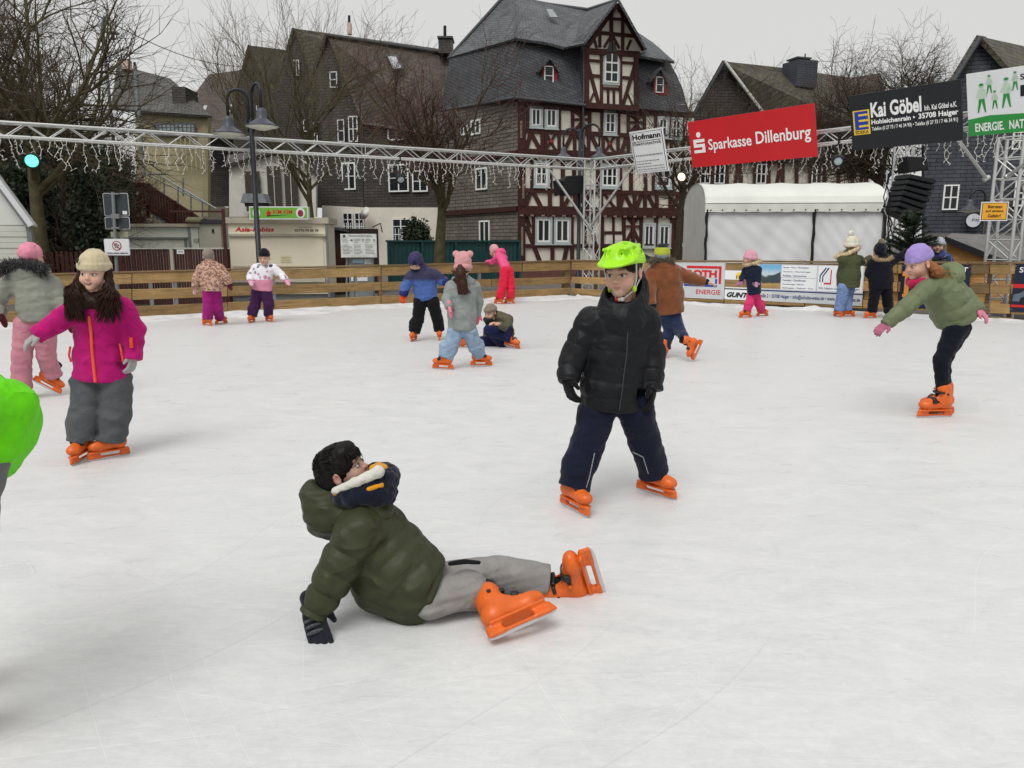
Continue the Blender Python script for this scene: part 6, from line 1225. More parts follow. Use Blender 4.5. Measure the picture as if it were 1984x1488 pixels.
def smile_colours():
    c = HC.copy(); x, y, z = HV.T; w = (np.abs(x) < .0225) & (y < -.055); zc = -.0565 + 12 * x ** 2
    op = w & (np.abs(z - zc) < .0058 * (1 - (x / .024) ** 2) + .0006); c[op] = (.13, .035, .03); th = op & (z > zc + .0008) & (np.abs(x) < .013); c[th] = (.42, .36, .31); li = w & ~op & (np.abs(z - zc) < .0100 * (1 - (x / .025) ** 2) + .001); c[li] = c[li] * .4 + np.array((.46, .17, .15)) * .6; return c
HCS = smile_colours()
def hand_template(mitten=False, curl=.5):
    s = Sdf(); s.cap((-.03, 0, 0), (.01, 0, 0), .026, .024, k=.012); s.ell((.038, 0, 0), (.044, .036, .018), k=.015)
    if mitten: s.ell((.09, -.003, -.008), (.055, .036, .020), k=.02); s.cap((.03, .03, -.004), (.075, .055, -.012), .016, .013, k=.012)
    else:
        for i, (y, L) in enumerate(((.027, .060), (.009, .068), (-.009, .063), (-.026, .048))):
            p = np.array([.070, y, 0.]); a = curl * .45; q = p + np.array([math.cos(a), y * 2.5, -math.sin(a)]) * L * .42; a2 = curl * 1.1; r = q + np.array([math.cos(a2), y * 2.2, -math.sin(a2)]) * L * .32; a3 = curl * 1.7; t = r + np.array([math.cos(a3), y * 1.5, -math.sin(a3)]) * L * .28
            s.cap(p - (.012, 0, 0), q, .0115, .0105, k=.006); s.cap(q, r, .0105, .0098, k=.004); s.cap(r, t, .0098, .0085, k=.004)
        s.cap((.018, .026, -.004), (.045, .050, -.012), .0145, .012, k=.010); s.cap((.045, .050, -.012), (.068, .056, -.020), .012, .009, k=.004)
    return s.mesh(.0036)
HANDS = {(m, c): hand_template(m, c) for m, c in ((False, .55), (False, .12), (True, .5))}
def skate_template():
    s = Sdf(); s.cap((-.030, 0, -.040), (.10, 0, -.058), .047, .038, k=.02); s.ell((.122, 0, -.056), (.055, .044, .036), k=.02); s.ell((-.038, 0, -.045), (.044, .044, .046), k=.02); s.cap((-.014, 0, -.03), (-.006, 0, .075), .049, .054, k=.02)
    s.cap((.03, 0, -.01), (.075, 0, -.035), .036, .03, k=.02); s.cap((-.004, 0, .055), (.004, 0, .16), .040, .044, k=.006, sub=True); s.box((.04, 0, -.130), (.16, .06, .034), k=.004, sub=True)
    s.cap((-.015, 0, .022), (-.008, 0, .066), .0545, .0575, k=.003); s.cap((-.004, 0, .02), (.004, 0, .16), .040, .044, k=.004, sub=True); s.box((.070, 0, .03), (.035, .020, .04), nrmR((.85, 0, -.5), (.5, 0, .85)), rad=.01, k=.006, sub=True)
    s.box((.042, 0, -.099), (.116, .033, .006), rad=.005, k=.005); s.box((.042, 0, -.138), (.130, .009, .007), rad=.004, k=.008)
    for x, w in ((-.062, .030), (.130, .032)): s.box((x, 0, -.120), (w, .013, .022), rad=.006, k=.014)
    s.cap((.168, 0, -.105), (.180, 0, -.138), .012, .008, k=.012); s.cap((-.082, 0, -.105), (-.092, 0, -.138), .011, .008, k=.012)
    s.ell((.035, .052, -.03), (.012, .004, .012), k=.002)
    shell = s.mesh(.0042); s = Sdf(); s.cap((-.004, 0, .05), (.0, 0, .108), .044, .047, k=.01); s.cap((.022, 0, .07), (.030, 0, .11), .024, .02, k=.02); s.cap((0, 0, .09), (.004, 0, .17), .036, .038, k=.004, sub=True); liner = s.mesh(.005)
    mb = MB(); prof = [(-.100, -.146), (-.096, -.154), (-.07, -.160), (.14, -.160), (.174, -.154), (.186, -.142), (.184, -.136), (-.098, -.136)]; mb.prism([(x, -.0022, z) for x, z in prof], (0, .0044, 0))
    me = bpy.data.meshes.new('blade'); me.from_pydata([tuple(q) for q in mb.v], [], mb.f); me.materials.append(M('blade_steel', '#c9cccf', 1.0, .25, .05, metal=.8)); me.update()
    s = Sdf()
    s.box((.044, .0, .040), (.012, .034, .010), rad=.004); s.box((.030, .046, .040), (.020, .009, .008), rad=.003); b1 = s.mesh(.004); s = Sdf(); s.box((.075, 0, -.012), (.014, .040, .012), nrmR((.85, 0, -.5), (.5, 0, .85)), rad=.004); s.box((.078, .042, -.028), (.016, .010, .014), rad=.003); b2 = s.mesh(.004)
    return shell, liner, me, b1, b2
SK = skate_template(); ORANGE = L3('#ea6c24', .80); SKM = {}
def shared(key, vf, mat, col):
    if key not in SKM: o = vobj(key, vf, mat, None, col); SKM[key] = o.data; bpy.data.objects.remove(o)
    return SKM[key]
def place(name, me, M4, parent):
    o = bpy.data.objects.new(name, me); COL.objects.link(o); o.matrix_basis = M4; adopt(o, parent); return o
def basis(p, x, z, sc=1.0, mirror=False):
    x = nrm(x); z = np.asarray(z, float); z = nrm(z - x * z.dot(x)); y = np.cross(z, x) * (-1 if mirror else 1); m = Matrix.Identity(4)
    for i in range(3): m[i][0], m[i][1], m[i][2], m[i][3] = x[i] * sc, y[i] * sc, z[i] * sc, p[i]
    return m
def rivet_mesh():
    if 'rivet' not in SKM:
        mb = MB(); mb.lathe((0, 0, 0), [(.009, 0), (.008, .005), (.003, .007)], 8, (0, 1, 0)); me = bpy.data.meshes.new('rivet'); me.from_pydata([tuple(q) for q in mb.v], [], mb.f); me.update(); me.materials.append(M('rivet_black', '#26262a')); SKM['rivet'] = me
    return SKM['rivet']
def skate(parent, p, fwd, up, sc=1.0, mirror=False):
    B = basis(p, fwd, up, sc, mirror); o = place('skate', shared('skate_shell', SK[0], 'plastic', ORANGE), B, parent)
    for q in ((-.012, .054, .030), (-.012, -.060, .030), (.052, .041, -.030)): place('rivet', rivet_mesh(), B @ Matrix.Translation(q), o)
    place('blade', SK[2], B, o); place('liner', shared('skate_liner', SK[1], 'cloth', L3('#1a1a1d')), B, o); place('buckle', shared('skate_buckle', SK[3], 'plastic', L3('#1d1d20')), B, o); place('buckle', shared('skate_strap', SK[4], 'plastic', L3('#1d1d20')), B, o)
def xf(v, B): A = np.array(B); return v @ A[:3, :3].T + A[:3, 3]
# ---- a clothed figure from joints traced in the photograph ---------------------
class Fig:
    def __init__(s, label, Y, h=.014, group=None, name='person'):
        s.Y = Y; s.h = h; s.label = label; s.name = name; s.grp = group; s.root = None
    def J(s, q): return np.array(P(q[0], q[1], s.Y + (q[2] if len(q) > 2 else 0)))
    def R(s, q, r=None):
        p = s.J(q); zc = p[1] * CP - (p[2] - CAMZ) * SP; return (q[3] if r is None else r) * zc / FPX
    def start(s, base): s.root = empty(s.name, base, s.label, 'person', s.grp or 'skaters on the rink'); return s.root
def figure(label, Y, T, arms, legs, head, look, hup=(0, 0, 1), h=.014, jm='puffer', jc='#333333', jq=None, tm='cloth', tc='#222233', front=None, feet=(), hands=(), dep=.72, hem=None, seed=1, skin=1.0, headsc=1.0, jcol=None, tfold=(.006, .09), jfold=(.004, .12), extra=None, base=None, ksm=.03, cuffs=True, tcol=None, TR=.90, AR=.93, LR=.86, lift=(), fsc=.92, snap=True, smile=False):
    """T: torso points hem->neck (u,v,dy,r); arms/legs: lists of (u,v,dy,r); head (u,v,dy,px half height)"""
    g = Fig(label, Y, h); J0, R = g.J, g.R; pins = {}; fpos = []; cuffv = []
    def J(q): return pins[id(q)] if id(q) in pins else J0(q)
    g.J = J
    for i, ft in enumerate(feet):
        p = J0(ft[0]); up = nrm(ft[2]) if len(ft) > 2 else np.array((0, 0, 1.)); fs = (ft[3] if len(ft) > 3 else 1.0) * fsc
        if up[2] > .8 and i not in lift:
            fz = nrm(ft[1])[2]; p[2] = .160 * fs * up[2] + max(0, -fz) * .14 * fs + max(0, fz) * .08 * fs
            if snap and i < len(legs): pins[id(legs[i][-1])] = p - up * .032 * fs + nrm(ft[1]) * .010; cuffv.append((id(legs[i][-1]), up))
        fpos.append((p, ft[1], up, fs))
    b = base if base is not None else J(feet[0][0]) if feet else J(T[0]); root = g.start((float(b[0]), float(b[1]), 0.0)); g.root = root
    Tp = [J(t) for t in T]; Tr = [R(t) * TR for t in T]; ax = nrm(Tp[-1] - Tp[0])
    side = nrm(J(arms[1][0]) - J(arms[0][0])) if front is None else None
    if front is not None: n = np.asarray(front, float); n = nrm(n - ax * n.dot(ax))
    else: n = nrm(np.cross(ax, side)); n = n if n[1] < 0 else -n
    g.ax, g.n, g.sd = ax, n, nrm(np.cross(n, ax))
    # --- body (skin): one surface under the clothes plus head
    s = Sdf(); s.chain([Tp[0] * .4 + Tp[1] * .6] + Tp[1:], [Tr[1] * .5] + [r * .6 for r in Tr[1:]], .03, None, (n, .75))
    for A in list(arms) + list(legs):
        q = [J(a) for a in A]; q[-1] = q[-2] * .3 + q[-1] * .7; s.chain(q, [R(a) * .6 for a in A], .03)
    for A in arms: s.cap(Tp[-1] * .6 + Tp[-2] * .4, J(A[0]), Tr[-1] * .5, R(A[0]) * .6, .03)
    for A in legs: s.cap(Tp[0] * .4 + Tp[1] * .6, J(A[0]), Tr[0] * .4, R(A[0]) * .5, .02)
    hp = J(head); hr = R(head) / .104 * headsc
    HB = None
    lk = nrm(look); u = np.asarray(hup, float); u = nrm(u - lk * u.dot(lk)); Bm = np.stack([np.cross(lk, u), -lk, u], 1); g.HM = Matrix(((*(Bm[0] * hr), hp[0]), (*(Bm[1] * hr), hp[1]), (*(Bm[2] * hr), hp[2]), (0, 0, 0, 1))); g.hr = hr; g.hp = hp; g.lk = lk; g.hu = u; g.hs = Bm[:, 0]
    s.cap(Tp[-1], hp - u * .10 * hr, .04 * hr, .042 * hr, .03); bv, bf = s.mesh(max(h * 1.4, .016)); V_ = [bv]; F_ = [bf]; C_ = [np.tile(np.array([.5, .3, .22]) * skin, (len(bv), 1))]; n0 = len(bv)
    V_.append(xf(HV, g.HM)); F_.append(HF + n0); C_.append((HCS if smile else HC) * skin); n0 += len(HV)
    for hd in hands:
        if hd.get('bare'):
            A = arms[hd['arm']]; p = J(A[-1]); d = hd.get('dir'); d = nrm(J(A[-1]) - J(A[-2])) if d is None else nrm(d); B = basis(p + d * .01, d, hd.get('back', (0, -.5, 1)), hd.get('sc', 1.0), hd.get('mir', False)); v, f = HANDS[(False, .55)]; V_.append(xf(v, B)); F_.append((f if not hd.get('mir') else f[:, ::-1]) + n0); C_.append(np.tile(np.array([.56, .33, .24]) * skin, (len(v), 1))); n0 += len(v)
    vobj('body', (np.concatenate(V_), np.concatenate(F_)), 'skin', root, np.concatenate(C_))
    # --- jacket
    s = Sdf(); s.chain(Tp, Tr, ksm, jq, (n, dep))
    for A in arms:
        pa = [J(a) for a in A]; ra = [R(a) * AR for a in A]; s.cap(Tp[-1] * .45 + Tp[-2] * .55, pa[0], min(Tr[-1], ra[0]) * 1.0, ra[0], .05); s.chain(pa, ra, .014, (jq[0] * .85, jq[1] * .6) if jq else None)
    if extra: extra(s, g)
    hm = hem if hem is not None else (J(T[0]), -ax); s.plane(hm[0], hm[1], .012)
    for A in arms:
        d = nrm(J(A[-1]) - J(A[-2])); s.add(lambda X, Y_, Z, p=J(A[-1]), d=d, r=R(A[-1]): np.maximum((-(X - F32(p[0])) * F32(d[0]) - (Y_ - F32(p[1])) * F32(d[1]) - (Z - F32(p[2])) * F32(d[2])), np.sqrt((X - F32(p[0])) ** 2 + (Y_ - F32(p[1])) ** 2 + (Z - F32(p[2])) ** 2) - F32(r * 1.7)), J(A[-1]) - R(A[-1]) * 1.7, J(A[-1]) + R(A[-1]) * 1.7, .006, True)
    v, f = s.mesh(h, folds(seed, jfold[0], jfold[1])); g.jv = v
    col = L3(jc) if jcol is None else jcol(v, g); g.jacket = vobj('jacket', (v, f), jm, root, col)
    # --- trousers
    if legs:
        s = Sdf(); 
        for A in legs:
            pa = [J(a) for a in A]; ra = [R(a) * LR for a in A]; s.chain(pa, ra, .02); s.cap(Tp[0] * .3 + Tp[1] * .7, pa[0], Tr[0] * .42, ra[0] * .92, .03)
            for idn, up in cuffv:
                if idn == id(A[-1]): s.cap(pa[-1], pa[-1] + up * .14, max(ra[-1], .064), max(ra[-1] * .9, .062), .03)
        for A in legs:
            d = nrm(J(A[-1]) - J(A[-2])); s.add(lambda X, Y_, Z, p=J(A[-1]), d=d, r=R(A[-1]): np.maximum((-(X - F32(p[0])) * F32(d[0]) - (Y_ - F32(p[1])) * F32(d[1]) - (Z - F32(p[2])) * F32(d[2])), np.sqrt((X - F32(p[0])) ** 2 + (Y_ - F32(p[1])) ** 2 + (Z - F32(p[2])) ** 2) - F32(r * 1.7)), J(A[-1]) - R(A[-1]) * 1.7, J(A[-1]) + R(A[-1]) * 1.7, .006, True)
        v, f = s.mesh(h, folds(seed + 50, tfold[0] * .7, tfold[1] * 1.1, (.5, .5, 2.4))); vobj('trousers', (v, f), tm, root, L3(tc) if tcol is None else tcol(v, g))
    for i, (p, fw, up, fs) in enumerate(fpos): skate(root, p, fw, up, fs, i % 2 == 1)
    for hd in hands:
        if hd.get('bare'): continue
        A = arms[hd['arm']]; p = J(A[-1]); d = hd.get('dir'); d = nrm(J(A[-1]) - J(A[-2])) if d is None else nrm(d); key = (hd.get('mitten', False), .5 if hd.get('mitten') else hd.get('curl', .55)); c = hd['c']
        me = shared('glove_%s_%s_%s' % (c, key[0], key[1]), HANDS[key], 'knit' if hd.get('knit', True) else 'cloth', L3(c)); place('glove', me, basis(p - d * .034, d, hd.get('back', (0, -.6, 1)), hd.get('sc', 1.0), hd.get('mir', False)), root)
    return g
def local(g, pts):   # head-template coordinates -> world
    A = np.array(g.HM); return [A[:3, :3] @ np.asarray(p, float) + A[:3, 3] for p in pts]
def hsdf(g, s, name, mat, col, h=None, disp=None, parent=None):
    """mesh an Sdf built in head coordinates and place it on the head"""
    v, f = s.mesh(h or max(.0045, g.h / g.hr * .55), disp); c = col(v) if callable(col) else col; return vobj(name, (xf(v, g.HM), f), mat, parent or g.root, c)
def beanie(g, c, z0=.022, tilt=.18, tall=.0, cuff=True, mat='knit', col2=None, pom=None, ears=None, pat=None, roundness=1.0):
    s = Sdf(); s.ell((0, .016, .040 + tall * .3), (.0835 * roundness, .101 * roundness, .092 + tall)); 
    if tall > .02: s.ell((0, .035, .10 + tall * .5), (.055, .06, .05 + tall * .4), k=.04)
    pn = nrm((0, -tilt, -1)); s.plane((0, -.09, z0), pn, .006)
    if cuff: 
        for k in range(20):
            a = 2 * math.pi * k / 20; b = 2 * math.pi * (k + 1) / 20; q = lambda t: (.0815 * math.cos(t), .014 + .0990 * math.sin(t), z0 + .014 - tilt * (.104 + .0990 * math.sin(t))); s.cap(q(a), q(b), .008, .008, k=.016); q2 = lambda t: (.0830 * math.cos(t), .014 + .1005 * math.sin(t), z0 + .034 - tilt * (.104 + .0990 * math.sin(t))); s.cap(q2(a), q2(b), .006, .006, k=.016)
    if ears:
        for x in (-1, 1): s.ell((x * .072, .02, .118), (.036, .028, .034), k=.012)
    C = L3(c)
    def col(v):
        o = np.tile(C, (len(v), 1))
        if col2 is not None:
            for zt, cc in col2: o[v[:, 2] > zt] = L3(cc)
        return o
    hat = hsdf(g, s, 'hat', mat, col, disp=folds(5, .0025, .05))
    if pom:
        s = Sdf(); s.ell((0, .05, .145 + tall), (.042, .042, .040)); hsdf(g, s, 'pompom', 'fur', L3(pom), disp=folds(9, .006, .02), parent=hat)
    return hat
def fur(name, g, pts, rad, length, n, c, seed=1, thick=.0035, parent=None):
    """short fur strands round a polyline (world points)"""
    rng = np.random.default_rng(seed); pts = np.array(pts); L = len(pts) - 1; t = rng.uniform(0, L, n); i = np.minimum(t.astype(int), L - 1); p = pts[i] + (pts[i+1] - pts[i]) * (t - i)[:, None]; d = rng.normal(0, 1, (n, 3)); d /= np.linalg.norm(d, axis=1, keepdims=True); a = p + d * rad; b = a + (d + rng.normal(0, .35, (n, 3))) * length * rng.uniform(.5, 1.1, (n, 1)); seg = np.concatenate([a, b, np.full((n, 1), thick), np.full((n, 1), thick * .35)], 1)
    s = Sdf(); s.chain(list(pts), [rad] * len(pts), .01); core = vobj(name, s.mesh(max(.008, g.h)), 'fur', parent or g.root, L3(c, .9)); o = segs_mesh('fur_strands', seg, MV['fur'], core, 3); nv = len(o.data.vertices); at = o.data.color_attributes.new('col', 'FLOAT_COLOR', 'POINT'); cc = np.ones((nv, 4), np.float32); cc[:, :3] = L3(c) * np.repeat(rng.uniform(.7, 1.25, (n, 1)), nv // n, 0); at.data.foreach_set('color', cc.ravel()); return core
def strands(name, g, seg, c, parent=None, var=.3):
    o = segs_mesh(name, seg, MV['hair'], parent or g.root, 4); nv = len(o.data.vertices); m = len(seg); rng = np.random.default_rng(3); at = o.data.color_attributes.new('col', 'FLOAT_COLOR', 'POINT'); cc = np.ones((nv, 4), np.float32); cc[:, :3] = L3(c) * np.repeat(rng.uniform(1 - var, 1 + var, (m, 1)), nv // m, 0); at.data.foreach_set('color', cc.ravel()); return o
def hair_cap(g, c, extra=None, face=.030, front=-.055, thick=1.0):
    s = Sdf(); s.ell((0, .016, .034), (.079 * thick, .096 * thick, .086 * thick)); s.ell((0, .05, -.02), (.068, .055, .06), k=.03)
    if extra: extra(s)
    s.ell((0, -.095, -.045), (.062, .085, .075 + face), k=.012, sub=True); return hsdf(g, s, 'hair', 'hair', L3(c), disp=folds(4, .0018, .022, (2, 2, .3)))
def hood_down(g, base, rad, w, col, mat, back=1.0, name='hood', drop=.0, h=None, quilt=None):
    """a hood lying behind the neck: base = neck point"""
    ax, n, sd = g.ax, g.n, g.sd; s = Sdf(); pts = []
    for k in range(9):
        a = math.pi * (-.12 + 1.24 * k / 8); pts.append(base + sd * math.cos(a) * w + (-n) * math.sin(a) * w * .85 * back + ax * (rad * .4 * math.sin(a) - .012))
    s.chain(pts, [rad * .62] + [rad] * 7 + [rad * .62], .03, quilt); s.ell(base - n * w * .9 * back - ax * drop, (w * .95, w * .5, w * .75), np.stack([sd, -n, ax]), k=.03); o = vobj(name, s.mesh(h or g.h, folds(8, .005, .08)), mat, g.root, col); return pts
# ================================================================ the skaters
def zip_line(g, pts, r, c, name='zip', mat='plastic'):
    s = Sdf(); s.chain(pts, [r] * len(pts), .002); return vobj(name, s.mesh(max(.004, r * .6)), mat, g.jacket, L3(c))
def on_jacket(g, p, out=.004):    # nearest jacket surface towards the front of a world point
    v = g.jv; d = v - p; lat = d - np.outer(d @ g.n, g.n); w = np.linalg.norm(lat, axis=1); k = w < w.min() + .02; i = np.where(k)[0][np.argmax((d @ g.n)[k])]; q = p + g.n * (d[i] @ g.n); return q + g.n * out
def boy_helmet():
    T = [(1188, 793, 0, 70), (1190, 745, 0, 70), (1197, 690, 0, 67), (1202, 645, 0, 62), (1205, 608, .0, 42)]
    arms = [[(1146, 624, 0, 32), (1112, 690, -.02, 29), (1099, 742, -.10, 23)], [(1248, 620, .02, 32), (1263, 690, .02, 28), (1264, 757, -.05, 22)]]
    legs = [[(1158, 795, 0, 42), (1138, 862, -.06, 38), (1112, 946, -.10, 32)], [(1232, 795, .02, 42), (1250, 858, .08, 36), (1256, 928, .12, 31)]]
    g = figure('boy in black puffer jacket and neon yellow green bicycle helmet standing on the ice', 4.03, T, arms, legs, (1207, 529, -.02, 47), (-.50, -.82, -.10), (-.06, .0, 1), .0062, 'puffer', '#17181b', (.082, .020), 'cloth', '#181c2e',
        feet=[((1110, 947, -.11), (.50, -.85, -.02), (.06, .1, 1), 1.0), ((1262, 928, .13), (.74, -.66, -.06), (-.14, .1, 1), 1.0)], hands=[dict(arm=0, c='#141417', dir=(.25, -.25, -1), back=(-1, -.4, 0), sc=1.12, knit=False), dict(arm=1, c='#141417', dir=(-.05, -.35, -1), back=(1, -.3, 0), sc=1.12, mir=True, knit=False)], seed=3, headsc=.94, jfold=(.004, .10), tfold=(.007, .11))
    s = Sdf(); s.cap(g.J((1204, 618, .0)), g.J((1214, 560, .03)), .150, .112, .03, None, (g.n, .85)); s.cap(g.J((1222, 575, .06)), g.J((1218, 545, .07)), .085, .075, .04); c0 = g.hp - g.hu * .03 * g.hr; s.ell(c0 + g.lk * .02, (.097, .115, .13), np.stack([g.hs, -g.lk, g.hu]), k=.015, sub=True); s.cap(c0 + g.lk * .06, c0 + g.lk * .25 - g.hu * .01, .075, .10, .015, sub=True); s.cap(g.J((1204, 640, .0)), g.J((1204, 660, 0)), .09, .10, .02); vobj('hood', s.mesh(.0075, folds(3, .005, .07)), 'puffer', g.root, L3('#191a1d'))
    zp = [on_jacket(g, g.J((u, v, 0))) for u, v in ((1207, 640), (1204, 680), (1198, 720), (1194, 755), (1190, 785))]; zip_line(g, zp, .004, '#3a3b40')
    # hair fringe and sides
    hair_cap(g, '#33261c', None, .020); seg = []; rng = np.random.default_rng(2)
    for k in range(240):
        a = rng.uniform(-1.25, 1.25); top = np.array([math.sin(a) * .066, -.068 * math.cos(a) - .006, .074]); z1 = rng.uniform(.030, .052) - .022 * (abs(a) > .8); mid = np.array([math.sin(a) * .074, -.086 * math.cos(a) - .002, .056]); end = np.array([math.sin(a + rng.normal(0, .08)) * .0735, -.086 * math.cos(a) - .004, z1]); p = local(g, [top, mid, end]); seg += [(*p[0], *p[1], .0028, .0026), (*p[1], *p[2], .0026, .0012)]
    strands('fringe', g, seg, '#33261c')
    # helmet with vents, visor, liner and straps
    s = Sdf(); s.ell((0, .014, .048), (.096, .122, .094)); s.plane((0, -.10, .052), (0, -.10, -1), .006); s.ell((0, .012, .030), (.083, .104, .092), k=.004, sub=True)
    s.ell((0, -.060, .060), (.088, .092, .016), nrmR((1, 0, 0), (0, -.18, 1)), k=.018); s.ell((0, .0, .020), (.084, .106, .075), k=.004, sub=True)
    for x, y, z, rx, ry, rz, rot in ((-.030, -.090, .106, .0085, .03, .019, -.2), (.030, -.090, .106, .0085, .03, .019, .2), (-.064, -.068, .094, .014, .022, .017, 0), (.064, -.068, .094, .014, .022, .017, 0), (-.080, -.005, .110, .026, .020, .008, 0), (.080, -.005, .110, .026, .020, .008, 0), (-.03, .0, .142, .012, .03, .02, 0), (.03, .0, .142, .012, .03, .02, 0), (-.086, .045, .085, .03, .024, .009, 0), (.086, .045, .085, .03, .024, .009, 0), (-.03, .075, .125, .012, .03, .02, 0), (.03, .075, .125, .012, .03, .02, 0)): s.ell((x, y, z), (rx * 1.3, ry * 1.1, rz * 1.2), k=.005, sub=True)
    for x in (-.05, .05): s.cap((x, -.08, .115), (x * 1.05, .08, .115), .008, .008, k=.012)
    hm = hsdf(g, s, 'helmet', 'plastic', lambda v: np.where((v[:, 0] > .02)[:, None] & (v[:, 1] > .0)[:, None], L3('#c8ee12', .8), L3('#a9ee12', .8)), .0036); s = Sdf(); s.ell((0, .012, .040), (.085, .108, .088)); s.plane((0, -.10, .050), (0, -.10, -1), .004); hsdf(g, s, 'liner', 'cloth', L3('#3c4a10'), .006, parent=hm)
    for x in (-1, 1):
        p = local(g, [(x * .080, -.03, .045), (x * .074, -.022, -.02), (x * .058, -.02, -.075), (x * .02, -.045, -.108)]); q = local(g, [(x * .082, .045, .035), (x * .076, .01, -.03), (x * .060, -.012, -.072)]); seg = [(*p[i], *p[i+1], .0045, .0045) for i in range(3)] + [(*q[i], *q[i+1], .0045, .0045) for i in range(2)]; o = segs_mesh('strap', seg, M('strap_pale', '#b9bdb4'), hm, 4)
        s = Sdf(); s.ell((x * .060, -.020, -.070), (.010, .014, .017)); hsdf(g, s, 'strap_guide', 'plastic', L3('#b5d61a'), .0045, parent=hm)
    s = Sdf(); s.box((0.0, -.055, -.112), (.022, .010, .010)); hsdf(g, s, 'buckle', 'plastic', lambda v: np.where((v[:, 0] > .004)[:, None], L3('#d0342c'), L3('#c2c6c2')), .0045, parent=hm)
    # reflective piping on the trousers
    for pts in (((1226, 876, -.06), (1246, 886, -.04), (1256, 918, -.02)), ((1152, 878, -.16), (1142, 925, -.20), (1136, 945, -.21))):
        s = Sdf(); s.chain([g.J(p) for p in pts], [.0035] * len(pts), .001); vobj('piping', s.mesh(.004), 'cloth', g.root, L3('#8d8f94'))
boy_helmet()
def boy_sitting():
    T = [(842, 1142, .0, 66), (800, 1122, .02, 78), (752, 1076, .06, 82), (708, 1016, .08, 74), (690, 962, .08, 46)]
    arms = [[(694, 1032, -.06, 47), (655, 1102, -.10, 42), (606, 1192, -.14, 31)], [(700, 1015, .26, 44), (690, 1090, .30, 36), (655, 1158, .30, 26)]]
    legs = [[(832, 1160, -.02, 44), (905, 1142, .02, 40), (938, 1164, .06, 26)], [(838, 1128, .10, 44), (965, 1110, .20, 36), (1064, 1122, .20, 30)]]
    g = figure('boy in olive green puffer jacket sitting on the ice and leaning back', 2.72, T, arms, legs, (668, 912, .07, 52), (.86, -.10, .50), (-.50, .0, .86), .006, 'puffer', '#3a3d29', (.092, .028), 'cloth', '#8f8c89', front=(.75, -.15, .55),
        feet=[((962, 1174, -.06), (.88, .42, .20), (-.30, .93, .20), .97), ((1094, 1134, .20), (-.27, -.36, .93), (-1, .13, -.24), .97)], hands=[dict(arm=0, c='#23242e', dir=(.30, -.45, -.55), back=(-.25, -.6, .85), curl=.12, sc=1.12), dict(arm=1, c='#23242e', dir=(-.2, -.2, -1), back=(0, 0, 1), curl=.12, sc=1.0, mir=True)], dep=.9, seed=8, fsc=1.0, TR=.94, AR=.94, LR=.92, hem=(np.array(P(846, 1140, 2.72)), (.93, 0, -.36)), headsc=.94, jfold=(.004, .10), tfold=(.006, .09), base=np.array(P(800, 1205, 2.72)), skin=.72,
        extra=lambda s, g: (s.cap(g.J((745, 1125, .03)), g.J((800, 1158, .02)), .13, .11, .05)))
    # hood lying on the back
    s = Sdf(); s.ell(g.J((640, 988, .07)), (.092, .115, .088), k=.03); s.cap(g.J((612, 958, .07)), g.J((725, 988, .05)), .060, .075, k=.05); s.cap(g.J((630, 1008, .06)), g.J((705, 1010, .03)), .058, .088, k=.05); s.ell(g.J((640, 915, .07)), (.075, .075, .06), k=.02, sub=True); vobj('hood', s.mesh(.0075, folds(6, .005, .07)), 'puffer', g.root, L3('#3a3d29'))
    # hair: a thick straight cap combed forward, with loose strands
    def ex(s): s.ell((0, -.045, .075), (.066, .045, .035), k=.02); s.ell((0, .07, -.02), (.060, .045, .055), k=.03); s.ell((0, .10, .02), (.03, .02, .03), k=.03)
    hc = hair_cap(g, '#120e0d', ex, .0, thick=1.05); seg = []; rng = np.random.default_rng(6)
    for k in range(700):
        a = rng.uniform(-math.pi, math.pi); z = rng.uniform(.0, .115); r = math.sqrt(max(.02, 1 - ((z - .03) / .095) ** 2)); p0 = np.array([math.sin(a) * .081 * r, .016 + .098 * math.cos(a) * r, z + .004]); nn = nrm(p0 - (0, .016, .034)); dr = np.array([0, -1.0, -.45]) if abs(a) > 1.2 else np.array([0, .35, -1.0]); t = nrm(dr - nn * nn.dot(dr)); e = p0 + t * .035 + nn * rng.uniform(-.005, .0015)
        if e[1] < -.06 and e[2] < .035: continue
        q = local(g, [p0, e]); seg.append((*q[0], *q[1], .0022, .001))
    for k in range(70): a = rng.uniform(-1.1, 1.1); q = local(g, [(math.sin(a) * .06, -.07, .075), (math.sin(a) * .07, -.094 * math.cos(a * .7), .050), (math.sin(a) * .074, -.092 * math.cos(a * .8), .030 + .01 * rng.normal())]); seg += [(*q[0], *q[1], .003, .003), (*q[1], *q[2], .003, .001)]
    strands('fringe', g, seg, '#140f0d', hc)
    # tube scarf: navy roll with white and yellow bands, wrapped high over the chin
    s = Sdf(); nb = g.J((706, 950, .07)); pts = [nb + np.array([.086 * math.cos(a) , .090 * math.sin(a), .020 + .030 * math.cos(a) - .0]) for a in [2 * math.pi * k / 14 for k in range(15)]]; s.chain(pts, [.045] * 15, .02); s.ell(g.J((738, 958, .03)), (.06, .07, .042), k=.03); sc = vobj('scarf', s.mesh(.006, folds(2, .004, .05)), 'knit', g.root, L3('#171b2c'))
    s = Sdf(); A = g.J((648, 951, -.035)); B = g.J((733, 914, -.03)); C = g.J((738, 918, .10)); s.chain([A, A * .5 + B * .5 + (0, -.012, .0), B, C], [.013, .018, .021, .02], .01, None); vobj('white_band', s.mesh(.005, folds(2, .002, .03)), 'knit', sc, L3('#d7d5cc'))
